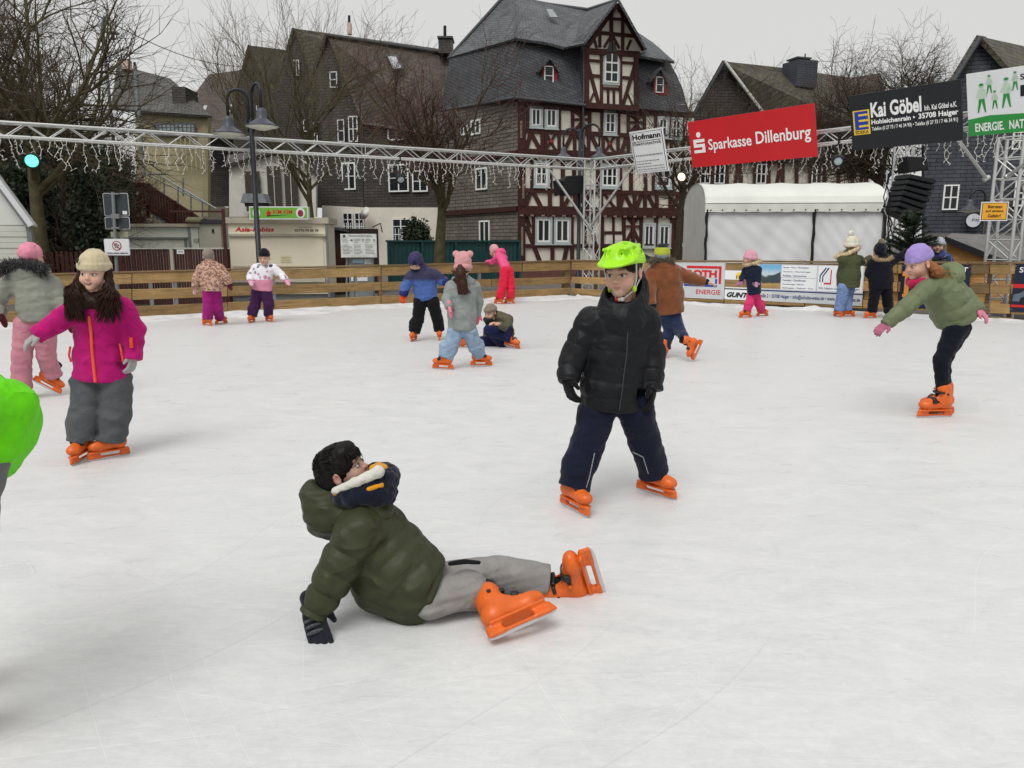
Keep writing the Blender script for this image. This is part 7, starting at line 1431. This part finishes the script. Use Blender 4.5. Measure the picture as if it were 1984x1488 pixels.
    s = Sdf(); s.chain([g.J((650, 953, -.028)), g.J((668, 944, -.035))], [.015, .016], .01); s.chain([g.J((724, 908, .0)), g.J((740, 910, .05)), g.J((733, 905, .10))], [.017, .022, .02], .01); s.chain([g.J((714, 948, -.055)), g.J((738, 940, -.03))], [.009, .012], .01); vobj('yellow_band', s.mesh(.005), 'knit', sc, L3('#e0991f'))
    # glove stripes and trouser stripe
    p = g.J((604, 1196, -.15)); d = nrm((.30, -.45, -.55))
    for k in range(3): s = Sdf(); q = p + d * (.012 + .022 * k); s.ell(q, (.034, .026, .006), nrmR(np.cross(d, (0, 0, 1)), d), k=.002); vobj('glove_stripe', s.mesh(.004), 'knit', g.root, L3('#5a5c60'))
    s = Sdf(); s.chain([g.J((872, 1092, -.01)), g.J((900, 1088, .0)), g.J((928, 1090, .02))], [.009, .010, .008], .002); vobj('side_stripe', s.mesh(.005), 'cloth', g.root, L3('#1a1a1c'))
boy_sitting()
def girl_magenta():
    T = [(198, 733, 0, 57), (197, 690, 0, 54), (195, 645, 0, 51), (192, 610, -.03, 46), (188, 586, -.05, 30)]
    arms = [[(150, 600, -.05, 25), (105, 628, -.16, 22), (68, 653, -.24, 17)], [(236, 598, 0, 26), (257, 640, .02, 24), (258, 698, -.04, 18)]]
    legs = [[(170, 740, 0, 35), (167, 803, -.06, 33), (164, 868, -.06, 29)], [(224, 740, .02, 35), (224, 803, -.02, 32), (220, 870, .0, 28)]]
    g = figure('girl in magenta jacket and beige beanie skating towards the camera', 4.95, T, arms, legs, (182, 529, -.10, 33), (.04, -1, -.06), (.05, 0, 1), .0075, 'cloth', '#b81a70', (.11, .007), 'cloth', '#55585a',
        feet=[((160, 858, -.08), (-.05, -1, -.05), (-.1, .1, 1), 1.0), ((222, 862, -.02), (-.72, -.68, 0), (.1, .1, 1), 1.0)], hands=[dict(arm=0, c='#a9a7a5', dir=(-.8, -.4, -.55), back=(-.3, -.4, .9), sc=1.0), dict(arm=1, c='#a9a7a5', dir=(-.15, -.3, -1), back=(1, -.2, 0), sc=.95, mir=True)], seed=12, jfold=(.006, .13), tfold=(.008, .12), headsc=1.0, smile=True, skin=1.15)
    beanie(g, '#cdbf9f', .022, .05, .012, True, roundness=1.03); s = Sdf(); s.box((.050, -.088, .080), (.014, .004, .014), nrmR((.8, .5, 0), (0, .3, 1))); hsdf(g, s, 'label_patch', 'cloth', L3('#2a2c26'), .005)
    # long hair blown over the chest
    rng = np.random.default_rng(4); seg = []
    for k in range(1300):
        sgn = -1 if rng.random() < .47 else 1; a = rng.uniform(.35, 1.0); p = np.array([sgn * .080 * math.sin(a * 1.5), -.035 * math.cos(a) + .03, .02 - rng.uniform(0, .03)]); w = rng.uniform(0, 1); tgt = np.array([sgn * rng.uniform(.015, .13) + (.01 if sgn > 0 else -.015 - .06 * (rng.random() < .25)), -.07 - .05 * rng.random(), -.13 - .17 * rng.random() ** 1.3]); mid = np.array([sgn * (.088 + .022 * w), -.020 - .025 * w, -.06]); m2 = (mid + tgt) / 2 + np.array([sgn * .02, -.012, 0]) + rng.normal(0, .006, 3); q = local(g, [p, mid, m2, tgt]); seg += [(*q[0], *q[1], .0035, .0035), (*q[1], *q[2], .0035, .003), (*q[2], *q[3], .003, .001)]
    s = Sdf()
    for sgn in (-1, 1): s.chain([(sgn * .078, .015, .02), (sgn * .095, -.012, -.06), (sgn * .085, -.045, -.13), (sgn * .05, -.06, -.19)], [.018, .024, .040, .03], .02)
    s.ell((0, -.030, -.175), (.08, .045, .045), k=.02); s.ell((0, .0, -.14), (.075, .045, .05), k=.02); hr = hsdf(g, s, 'hair', 'hair', L3('#2a1810'), .006, folds(3, .006, .03, (2, 2, .3))); strands('hair_strands', g, seg, '#2f1b12', hr)
    hood_down(g, g.J((192, 583, .0)), .040, .095, L3('#a01a66'), 'cloth', 1.2, 'hood', .0)
    zp = [on_jacket(g, g.J((u, v, 0)), .002) for u, v in ((187, 606), (189, 640), (191, 670), (194, 700), (197, 728))]; zip_line(g, zp, .010, '#ef5a2a')
    for pts in (((147, 665), (145, 680), (148, 692)), ((238, 662), (243, 675), (246, 692))): zip_line(g, [on_jacket(g, g.J((u, v, 0)), .001) for u, v in pts], .007, '#e8503a', 'pocket_trim')
    p = g.J((254, 664, -.09)); s = Sdf(); s.box(p, (.010, .008, .035)); vobj('sleeve_tag', s.mesh(.005), 'cloth', g.jacket, L3('#ef5a2a'))
girl_magenta()
def child_grey():
    T = [(78, 622, 0, 50), (72, 590, 0, 52), (65, 558, 0, 46), (60, 533, 0, 34)]
    arms = [[(20, 548, 0, 21), (-8, 585, .0, 20), (2, 612, -.05, 14)], [(100, 550, 0, 21), (122, 588, 0, 19), (134, 622, -.05, 14)]]
    legs = [[(50, 630, 0, 26), (42, 690, -.05, 22), (38, 742, -.05, 21)], [(88, 630, 0, 26), (90, 690, .05, 21), (104, 738, .12, 20)]]
    g = figure('child in grey green coat with black fur hood and pink trousers seen from behind', 6.9, T, arms, legs, (62, 500, 0, 24), (.15, 1, -.05), h=.0115, jm='puffer', jc='#8d8f84', TR=.74, AR=.82, LR=.8, jq=(.085, .018), tm='cloth', tc='#c28290', front=(.1, 1, 0), feet=[((40, 735, -.05), (-.1, 1, 0), (0, 0, 1), 1.0), ((100, 742, .12), (.62, .35, -.55), (-.35, .15, .9), 1.0)], hands=[dict(arm=0, c='#5a1d28', dir=(.2, 0, -1), back=(-1, 0, 0), mitten=True), dict(arm=1, c='#5a1d28', dir=(.25, 0, -1), back=(1, 0, 0), mitten=True)], seed=21)
    beanie(g, '#e08fa5', -.02, .0, .0, False, 'cloth'); pts = hood_down(g, g.J((62, 530, .05)), .075, .10, L3('#8d8f84'), 'puffer', 1.1, 'hood', .03); b = g.J((50, 524, -.06)); ring = [b + np.array([.185 * math.cos(a) , -.05, .045 * math.sin(a) + .01]) for a in [math.pi * (-.15 + 1.3 * k / 10) for k in range(11)]]; fur('fur_trim', g, ring, .032, .035, 1500, '#17171a', 3)
child_grey()
def neon_person():
    T = [(-42, 842, 0, 86), (-95, 800, .0, 108), (-150, 770, .0, 104), (-205, 770, 0, 70)]
    arms = [[(-150, 800, -.15, 50), (-190, 900, -.2, 45), (-215, 980, -.25, 34)], [(-160, 770, .25, 50), (-200, 880, .3, 45), (-230, 960, .25, 34)]]
    legs = [[(-46, 890, -.05, 60), (-62, 1060, -.15, 52), (-125, 1280, -.05, 44)], [(-60, 880, .15, 58), (-88, 1060, .10, 52), (-140, 1230, .15, 44)]]
    g = figure('skater in neon green jacket bending over at the left edge', 2.0, T, arms, legs, (-262, 790, 0, 60), (-.8, -.1, -.6), (.3, 0, 1), h=.011, jm='cloth', jc='#6bdc17', jq=None, tm='cloth', tc='#6f7071', front=(-.3, 0, -1), feet=[((-125, 1290, -.05), (-.9, -.3, 0)), ((-140, 1240, .15), (-.9, -.3, 0))], hands=[dict(arm=0, c='#202024'), dict(arm=1, c='#202024')], seed=31, dep=.95, hem=(np.array(P(16, 918, 2.0)), (.80, 0, -.60)), jfold=(.013, .15), base=np.array((-1.2, 2.0, 0)),
        extra=lambda s, g: (s.ell(g.J((-58, 838, 0)), (.145, .16, .150), k=.06), s.ell(g.J((-4, 790, 0)), (.06, .12, .07), k=.06)))
    beanie(g, '#2b2b30')
neon_person()
def far_kids():
    # leopard jacket, seen from behind
    g = figure('child in leopard print jacket and purple trousers seen from behind', 13.1, [(411, 564, 0, 23), (411, 545, 0, 25), (409, 525, 0, 22), (407, 512, 0, 13)], [[(390, 521, 0, 10), (381, 541, 0, 9.5), (378, 559, 0, 7)], [(427, 521, 0, 10), (438, 538, 0, 9.5), (444, 551, 0, 7)]], [[(403, 566, 0, 13), (404, 598, 0, 12), (407, 628, 0, 11)], [(418, 566, .05, 12), (422, 598, .1, 11.5), (424, 630, .25, 10)]], (404, 498, 0, 13), (-.2, 1, -.1), tm='cloth', tc='#9c2275', jm='leopard', jc='#b08a7a', front=(.1, 1, 0), feet=[((404, 624, 0), (-.8, .5, 0)), ((425, 624, .25), (.5, .8, 0))], hands=[dict(arm=0, c='#c9a3a4', mitten=True), dict(arm=1, c='#5a2a35', mitten=True)], seed=41)
    beanie(g, '#8d8175', -.03, 0, .01, False); hood_down(g, g.J((408, 514, .04)), .07, .085, L3('#a07c6c'), 'leopard', 1.0, 'hood', .02)
    # pink and white printed jacket
    def pj(v, g): z = g.J((508, 541, 0))[2]; return np.where((v[:, 2] > z)[:, None], np.array([.72, .70, .74]), L3('#dc8fa8'))
    g = figure('girl in white and pink printed jacket and plum trousers beside the lamp post', 13.7, [(508, 563, 0, 21), (508, 545, 0, 22), (510, 527, 0, 20), (511, 514, 0, 12)], [[(496, 520, 0, 9.5), (485, 535, -.05, 8.5), (485, 545, -.2, 6.5)], [(530, 520, 0, 9.5), (544, 532, 0, 8.5), (555, 543, -.1, 6.5)]], [[(498, 567, 0, 13), (494, 592, 0, 12), (490, 616, 0, 10)], [(516, 567, 0, 13), (521, 590, 0, 12), (518, 609, .15, 9.5)]], (512, 500, -.05, 13.5), (.05, -1, -.1), jm='printed', jcol=pj, tm='cloth', tc='#43234c', feet=[((489, 613, -.05), (-.1, -1, 0), (0, 0, 1), 1.0), ((519, 608, .1), (.7, -.7, 0), (0, 0, 1), 1.0)], hands=[dict(arm=0, c='#d9a7bb', mitten=True, dir=(.5, -.6, -.6)), dict(arm=1, c='#e2a2b6', mitten=True, dir=(.6, -.3, -.8))], seed=42)
    beanie(g, '#18181b', .025, .02, .012, False); hood_down(g, g.J((512, 515, .05)), .05, .075, L3('#cfc6cc'), 'cloth')
    # blue hooded boy
    def bj(v, g): z1 = g.J((820, 546, 0))[2]; z2 = g.J((820, 528, 0))[2]; t = np.clip((v[:, 2] - z1) / .05, 0, 1)[:, None]; o = L3('#4f6cae') * (1 - t) + L3('#3c3a58') * t; a = g.J((783, 555, 0)); lo = (v[:, 2] < g.J((783, 562, 0))[2]) & (v[:, 0] < g.J((797, 560, 0))[0]); o[lo] = L3('#22306e'); ro = v[:, 0] > g.J((857, 540, 0))[0]; o[ro] = L3('#22306e'); return o
    g = figure('boy in blue padded hooded jacket looking down at the ice', 11.1, [(826, 580, 0, 23), (824, 560, 0, 25), (820, 538, -.03, 25), (812, 520, -.08, 17)], [[(796, 535, -.06, 11.5), (786, 556, -.06, 11), (780, 574, -.10, 8.5)], [(842, 532, -.02, 11.5), (856, 543, 0, 11), (866, 549, -.05, 8)]], [[(814, 584, 0, 15), (810, 620, 0, 13.5), (803, 654, 0, 12.5)], [(838, 584, 0, 15), (847, 616, .05, 13), (852, 643, .15, 11.5)]], (805, 508, -.14, 16), (-.08, -.8, -.6), (0, -.5, .85), h=.0125, jcol=bj, jq=(.07, .016), tm='cloth', tc='#17171a', feet=[((803, 648, -.02), (-.2, -1, 0)), ((851, 646, .12), (.1, -1, -.15))], hands=[dict(arm=0, c='#e2512c', dir=(-.1, -.3, -1)), dict(arm=1, c='#e2512c', dir=(.3, -.3, -1), mir=True)], seed=43)
    s = Sdf(); s.ell((0, .018, .020), (.096, .112, .108)); s.cap((0, .06, -.05), (0, .05, -.13), .08, .09, k=.04); s.ell((0, -.10, -.03), (.060, .075, .075), k=.015, sub=True); hsdf(g, s, 'hood', 'puffer', L3('#37355a'), .009, folds(2, .003, .04)); s = Sdf(); s.ell((0, .0, .035), (.076, .094, .075)); s.plane((0, -.09, .02), (0, -.2, -1)); hsdf(g, s, 'cap', 'knit', L3('#1c2340'), .008); s = Sdf(); s.ell((0, -.05, -.075), (.06, .05, .035)); hsdf(g, s, 'scarf', 'knit', L3('#17203c'), .008)
    # grey coat, bear-eared hat
    g = figure('girl in light grey coat and pink bear eared hat seen from behind', 8.6, [(895, 640, 0, 30), (895, 605, 0, 31), (897, 570, 0, 29), (898, 545, 0, 18)], [[(874, 556, 0, 13), (867, 580, -.05, 12), (871, 598, -.15, 8.5)], [(919, 556, .05, 13), (926, 585, .10, 11.5), (924, 612, .12, 9)]], [[(883, 642, 0, 19), (872, 675, -.05, 17), (863, 705, -.1, 15)], [(909, 642, 0, 18), (921, 672, .05, 16), (932, 698, .1, 13)]], (898, 515, 0, 20), (.25, 1, -.05), h=.0115, jm='puffer', jc='#8d9391', jq=(.12, .012), tm='denim', tc='#8ea3ba', front=(.2, 1, 0), feet=[((864, 698, -.1), (-.85, .3, 0)), ((927, 694, .1), (.85, .25, -.05))], hands=[dict(arm=0, c='#ea8494', dir=(.1, -.2, -1), mitten=True, back=(-1, 0, 0)), dict(arm=1, c='#ea8494', mitten=True)], seed=44, dep=.78)
    beanie(g, '#d49a9c', -.035, 0, .012, True, ears=True); rng = np.random.default_rng(2); seg = []; s = Sdf(); s.chain([(.0, .08, -.02), (.01, .115, -.09), (.04, .125, -.18), (.06, .115, -.25)], [.05, .045, .038, .02], .02); hr = hsdf(g, s, 'hair', 'hair', L3('#3b221a'), .008, folds(1, .005, .03, (2, 2, .3)))
    for k in range(160): q = local(g, [(rng.normal(0, .035), .11, -.05), (.01 + rng.normal(0, .032), .15, -.14), (.05 + rng.normal(0, .03), .145, -.26 - .03 * rng.random())]); seg += [(*q[0], *q[1], .005, .005), (*q[1], *q[2], .005, .002)]
    strands('hair_strands', g, seg, '#3b221a', hr); hood_down(g, g.J((898, 546, .03)), .055, .08, L3('#8d9391'), 'puffer')
    # fallen child
    g = figure('child in olive jacket and navy trousers who has fallen on the ice', 10.45, [(977, 658, .05, 19), (979, 640, .05, 21), (974, 622, .03, 19), (964, 612, 0, 12)], [[(985, 620, -.05, 11), (982, 636, -.2, 10), (967, 628, -.28, 7)], [(955, 622, .12, 10), (945, 640, .15, 9), (940, 660, .1, 7)]], [[(972, 660, -.05, 15), (948, 640, -.12, 13), (978, 662, -.18, 10)], [(972, 664, .08, 13), (935, 661, .02, 11), (902, 662, -.05, 9)]], (950, 606, -.04, 14), (-.55, -.75, -.25), h=.0125, jm='puffer', jc='#55543f', jq=(.08, .006), tm='cloth', tc='#1d2145', front=(-.7, -.6, .2), feet=[((988, 660, -.2), (.75, -.5, -.15), (-.3, 0, 1)), ((900, 660, -.08), (-.2, -.4, .9), (1, 0, .1))], hands=[dict(arm=0, bare=True, dir=(-.8, -.4, .2), back=(0, 0, 1)), dict(arm=1, c='#22223a')], seed=45, base=np.array(P(965, 672, 10.45)), hem=(np.array(P(978, 664, 10.5)), (.1, 0, -1)))
    beanie(g, '#85796a', .03, .02, .0, True); s = Sdf(); s.chain([(-.05, -.06, -.10), (.0, -.09, -.10), (.06, -.05, -.09), (.05, .05, -.06)], [.035, .04, .04, .035], .02); s.ell((.02, -.06, -.14), (.05, .04, .05), k=.02); hsdf(g, s, 'scarf', 'knit', L3('#18181b'), .009)
    # girl leaning on the fence
    g = figure('girl in pink jacket and red trousers leaning over the rink fence', 17.9, [(982, 526, .25, 13), (977, 512, .45, 13.5), (970, 499, .7, 12), (965, 492, .85, 8)], [[(962, 500, .72, 6), (953, 508, .85, 5.5), (943, 507, 1.1, 4)], [(978, 500, .75, 6), (970, 509, .95, 5), (955, 506, 1.1, 4)]], [[(978, 526, .15, 11), (974, 556, .0, 9.5), (970, 588, -.1, 9)], [(986, 526, .25, 11), (990, 558, .1, 9.5), (992, 590, .0, 9)]], (957, 487, .9, 10), (-.75, .6, -.25), h=.015, jc='#e8568a', jq=(.09, .005), tm='cloth', tc='#d62340', front=(-.6, .75, 0), feet=[((969, 584, -.1), (-.8, .4, 0)), ((990, 587, 0), (-.6, .2, 0))], hands=[dict(arm=0, c='#b9a4a8'), dict(arm=1, c='#b9a4a8')], seed=46)
    beanie(g, '#dca0a6', .0, .1, .008, False); hood_down(g, g.J((969, 492, .85)), .06, .075, L3('#e8568a'), 'puffer', 1.3)
far_kids()
def right_kids():
    # brown jacket
    g = figure('boy in brown jacket and lime black hat skating away with one leg kicked back', 9.45, [(1296, 608, 0, 32), (1294, 575, 0, 34), (1290, 540, 0, 34), (1286, 516, 0, 22)], [[(1262, 532, 0, 15), (1258, 565, -.08, 14), (1262, 590, -.12, 10)], [(1310, 528, .0, 16), (1340, 540, -.02, 13), (1366, 546, -.03, 10)]], [[(1290, 612, 0, 17), (1298, 640, 0, 14), (1287, 672, -.05, 11)], [(1306, 612, 0, 16), (1316, 640, -.1, 13), (1331, 662, -.37, 10)]], (1283, 497, .0, 19), (.35, 1, 0), h=.0115, jm='fleece', jc='#784526', tm='denim', tc='#232f49', front=(.25, 1, 0), feet=[((1288, 676, -.05), (.3, .9, 0)), ((1336, 664, -.38), (-.40, -.12, -.90), (-.90, -.05, .42))], hands=[dict(arm=0, c='#222222'), dict(arm=1, bare=True, back=(0, 0, 1))], seed=51, jfold=(.007, .14))
    beanie(g, '#8d9aa0', -.02, 0, .006, False, col2=((.02, '#aeb83a'), (.095, '#1e2128'))); pts = hood_down(g, g.J((1284, 519, .05)), .07, .10, L3('#784526'), 'fleece', 1.0, 'hood', .03); b = g.J((1279, 507, -.02)); ring = [b + np.array([.135 * math.cos(a), -.05, .03 * math.sin(a)]) for a in [math.pi * k / 8 for k in range(9)]]; fur('fur_trim', g, ring, .022, .03, 900, '#5a5238', 5); p = g.J((1367, 546, -.03)); s = Sdf(); s.cap(p - (.012, 0, 0), p + (.012, 0, 0), .040, .038); vobj('cuff', s.mesh(.01), 'knit', g.root, L3('#1b1b1d'))
    # navy coat, pink hat
    g = figure('small child in navy coat and pink hat and trousers by the white banner', 14.6, [(1461, 570, 0, 17), (1460, 550, 0, 17), (1458, 528, 0, 16), (1455, 513, 0, 10)], [[(1446, 522, .08, 8), (1440, 538, .05, 7.5), (1436, 547, -.05, 5.5)], [(1468, 523, -.05, 8.5), (1468, 538, -.08, 7.5), (1466, 547, -.12, 5.5)]], [[(1455, 572, 0, 10), (1452, 590, -.05, 9), (1448, 608, -.1, 8)], [(1464, 572, .05, 10), (1470, 590, .1, 9), (1475, 606, .2, 8)]], (1452, 501, 0, 13), (-.9, .3, 0), jm='cloth', jc='#1e2438', tm='cloth', tc='#d93a70', front=(-.9, .35, 0), feet=[((1448, 606, -.1), (-.95, -.1, 0)), ((1474, 603, .2), (.8, .2, 0))], hands=[dict(arm=0, c='#a56a90', mitten=True, dir=(-.8, 0, -.4)), dict(arm=1, c='#c08fb8', mitten=True, dir=(0, -.1, -1))], seed=52, dep=.85)
    beanie(g, '#d79fae', .0, .1, .008, True); b = g.J((1457, 510, .0)); ring = [b + np.array([.14 * math.cos(a) + .0, .11 * math.sin(a), .035 * math.cos(a)]) for a in [2 * math.pi * k / 12 for k in range(13)]]; fur('fur_trim', g, ring, .028, .03, 800, '#c9b28e', 6)
    # olive coat, cream pompom hat
    g = figure('girl in olive parka with cream pompom hat standing at the fence', 14.7, [(1643, 557, 0, 24), (1644, 535, 0, 25), (1646, 510, 0, 22), (1648, 492, 0, 14)], [[(1632, 503, -.08, 10), (1648, 520, -.05, 9), (1668, 508, .15, 7)], [(1664, 503, .08, 9.5), (1676, 508, .2, 8), (1686, 498, .3, 6)]], [[(1634, 558, -.05, 13), (1631, 578, -.05, 12), (1628, 600, -.05, 10)], [(1645, 558, .05, 12), (1642, 580, .05, 11), (1638, 601, .08, 10)]], (1651, 477, .05, 15.5), (.85, .5, -.1), h=.0135, jm='cloth', jc='#4d5138', tm='denim', tc='#7289b3', front=(.8, .6, 0), feet=[((1626, 600, -.05), (-.2, 1, 0)), ((1640, 600, .02), (.95, -.1, 0))], hands=[dict(arm=0, bare=True, back=(0, 0, 1)), dict(arm=1, bare=True, back=(0, 0, 1))], seed=53, dep=.85)
    beanie(g, '#d8d2c0', .0, .12, .012, True, pom='#e4e0d4'); b = g.J((1642, 489, .0)); ring = [b + np.array([.20 * math.cos(a), .12 * math.sin(a), .09 * math.cos(a)]) for a in [2 * math.pi * k / 12 for k in range(13)]]; fur('fur_trim', g, ring, .035, .03, 1000, '#cdb892', 7)
    # navy coat at the fence
    g = figure('child in black coat with fur collar reaching out at the fence', 14.4, [(1706, 560, 0, 24), (1707, 540, 0, 25), (1708, 515, 0, 22), (1708, 500, 0, 14)], [[(1690, 511, 0, 9.5), (1684, 530, .05, 9), (1690, 515, .2, 7)], [(1726, 508, .0, 9.5), (1742, 498, .0, 8.5), (1758, 486, .05, 6.5)]], [[(1696, 562, 0, 13), (1692, 588, 0, 11), (1690, 612, 0, 10)], [(1718, 562, 0, 13), (1720, 588, .05, 11), (1722, 612, .2, 10)]], (1704, 490, .05, 14.5), (.2, 1, 0), h=.0135, jm='cloth', jc='#14161f', tm='cloth', tc='#11131b', front=(.1, 1, 0), feet=[((1690, 609, 0), (-.95, -.1, 0)), ((1722, 606, .2), (.2, 1, 0))], hands=[dict(arm=0, c='#15161c'), dict(arm=1, c='#15161c')], seed=54)
    beanie(g, '#151823', -.03, 0, .012, False, pom='#7d715a'); b = g.J((1709, 501, -.05)); ring = [b + np.array([.15 * math.cos(a), -.05, -.06 * math.sin(a) + .03]) for a in [math.pi * k / 8 for k in range(9)]]; fur('fur_trim', g, ring, .03, .025, 800, '#a88f6c', 8)
    # lavender hat, bending forward
    T = [(1856, 630, 0, 38), (1846, 606, 0, 43), (1830, 574, 0, 42), (1814, 550, -.02, 28)]
    g = figure('girl in sage green jacket and lavender hat gliding with arms spread', 6.15, T, [[(1796, 558, -.16, 19), (1752, 598, -.22, 18), (1714, 630, -.25, 12.5)], [(1848, 556, .14, 20), (1876, 584, .05, 19), (1900, 604, -.05, 13)]], [[(1852, 636, -.04, 25), (1824, 698, -.06, 17), (1826, 752, -.02, 13.5)], [(1858, 636, .06, 24), (1828, 698, .02, 16), (1830, 750, .06, 13)]], (1779, 512, -.05, 28), (-.93, -.25, -.22), (-.18, 0, 1), h=.0095, jm='puffer', jc='#6d7658', jq=(.085, .018), tm='cloth', tc='#131722', front=(-.75, -.55, -.4), feet=[((1824, 770, -.04), (-1, -.12, 0), (0, 0, 1), 1.06), ((1828, 762, .06), (-1, -.05, 0), (0, 0, 1), 1.06)], hands=[dict(arm=0, c='#b06880', dir=(-.8, -.2, -.5), back=(-.3, -.4, .8)), dict(arm=1, c='#d98299', dir=(.6, -.35, -.6), back=(.3, -.4, .8), mir=True)], seed=55, snap=False, fsc=1.0, hem=(np.array(P(1855, 627, 6.15)), (.42, 0, -.9)), dep=.8)
    beanie(g, '#a48fd0', .012, -.12, .012, False); hood_down(g, g.J((1828, 540, .03)), .055, .095, L3('#747e5c'), 'puffer', 1.35, 'hood', .02); s = Sdf(); s.chain([(-.055, -.03, -.12), (0, -.065, -.13), (.055, -.03, -.12), (.06, .05, -.09)], [.03, .03, .034, .034], .02); hsdf(g, s, 'scarf', 'knit', L3('#b8214e'), .007)
    rng = np.random.default_rng(9); seg = []; s = Sdf(); s.chain([(.06, .05, -.02), (.065, .09, -.08), (.05, .12, -.13)], [.03, .04, .03], .03); s.chain([(-.06, .05, -.02), (-.065, .09, -.08), (-.05, .12, -.13)], [.03, .04, .03], .03); hr = hsdf(g, s, 'hair', 'hair', L3('#8a5a38'), .007, folds(1, .005, .03))
    for k in range(260): sg = rng.choice((-1, 1)); q = local(g, [(sg * .07, .04 + rng.normal(0, .02), .0), (sg * .075 + rng.normal(0, .012), .09, -.07), (sg * .05 + rng.normal(0, .03), .15 + rng.normal(0, .03), -.13 + rng.normal(0, .03))]); seg += [(*q[0], *q[1], .0035, .0035), (*q[1], *q[2], .0035, .001)]
    strands('hair_strands', g, seg, '#a4703f', hr)
    # outside the fence
    g = figure('child in blue patterned jacket and pale cap standing outside the right fence', 16.4, [(1828, 560, 0, 19), (1827, 530, 0, 20), (1824, 503, 0, 18), (1820, 490, 0, 10)], [[(1809, 500, 0, 8), (1804, 525, 0, 8), (1806, 545, 0, 6)], [(1838, 500, 0, 8), (1844, 525, 0, 8), (1842, 545, 0, 6)]], [[(1822, 562, 0, 11), (1822, 600, 0, 10), (1822, 628, 0, 9)], [(1834, 562, 0, 11), (1834, 600, 0, 10), (1834, 628, 0, 9)]], (1818, 477, 0, 14), (-.5, -.8, 0), h=.016, jm='blueprint', jc='#26376e', tc='#20222c', hands=[dict(arm=0, c='#222222'), dict(arm=1, c='#222222')], seed=56, base=np.array(P(1828, 600, 16.4)))
    g.root['group'] = 'onlookers outside the fence'; beanie(g, '#b5b9c2', .02, .05, .0, True)
    g = figure('onlooker in dark navy coat mostly hidden behind the helmeted boy', 22.3, [(1244, 545, 0, 17), (1244, 525, 0, 18), (1243, 505, 0, 16), (1240, 494, 0, 9)], [[(1228, 503, 0, 7), (1224, 522, 0, 7), (1226, 540, 0, 5)], [(1258, 503, 0, 7), (1262, 522, 0, 7), (1260, 540, 0, 5)]], [[(1238, 547, 0, 9), (1238, 570, 0, 8), (1238, 592, 0, 7)], [(1250, 547, 0, 9), (1250, 570, 0, 8), (1250, 592, 0, 7)]], (1236, 483, 0, 11), (-.3, -1, 0), h=.018, jm='cloth', jc='#262c3d', tc='#20222c', hands=[dict(arm=0, bare=True), dict(arm=1, bare=True)], seed=57, base=np.array(P(1244, 590, 22.3)))
    g.root['group'] = 'onlookers outside the fence'; hair_cap(g, '#5a4232')
right_kids()
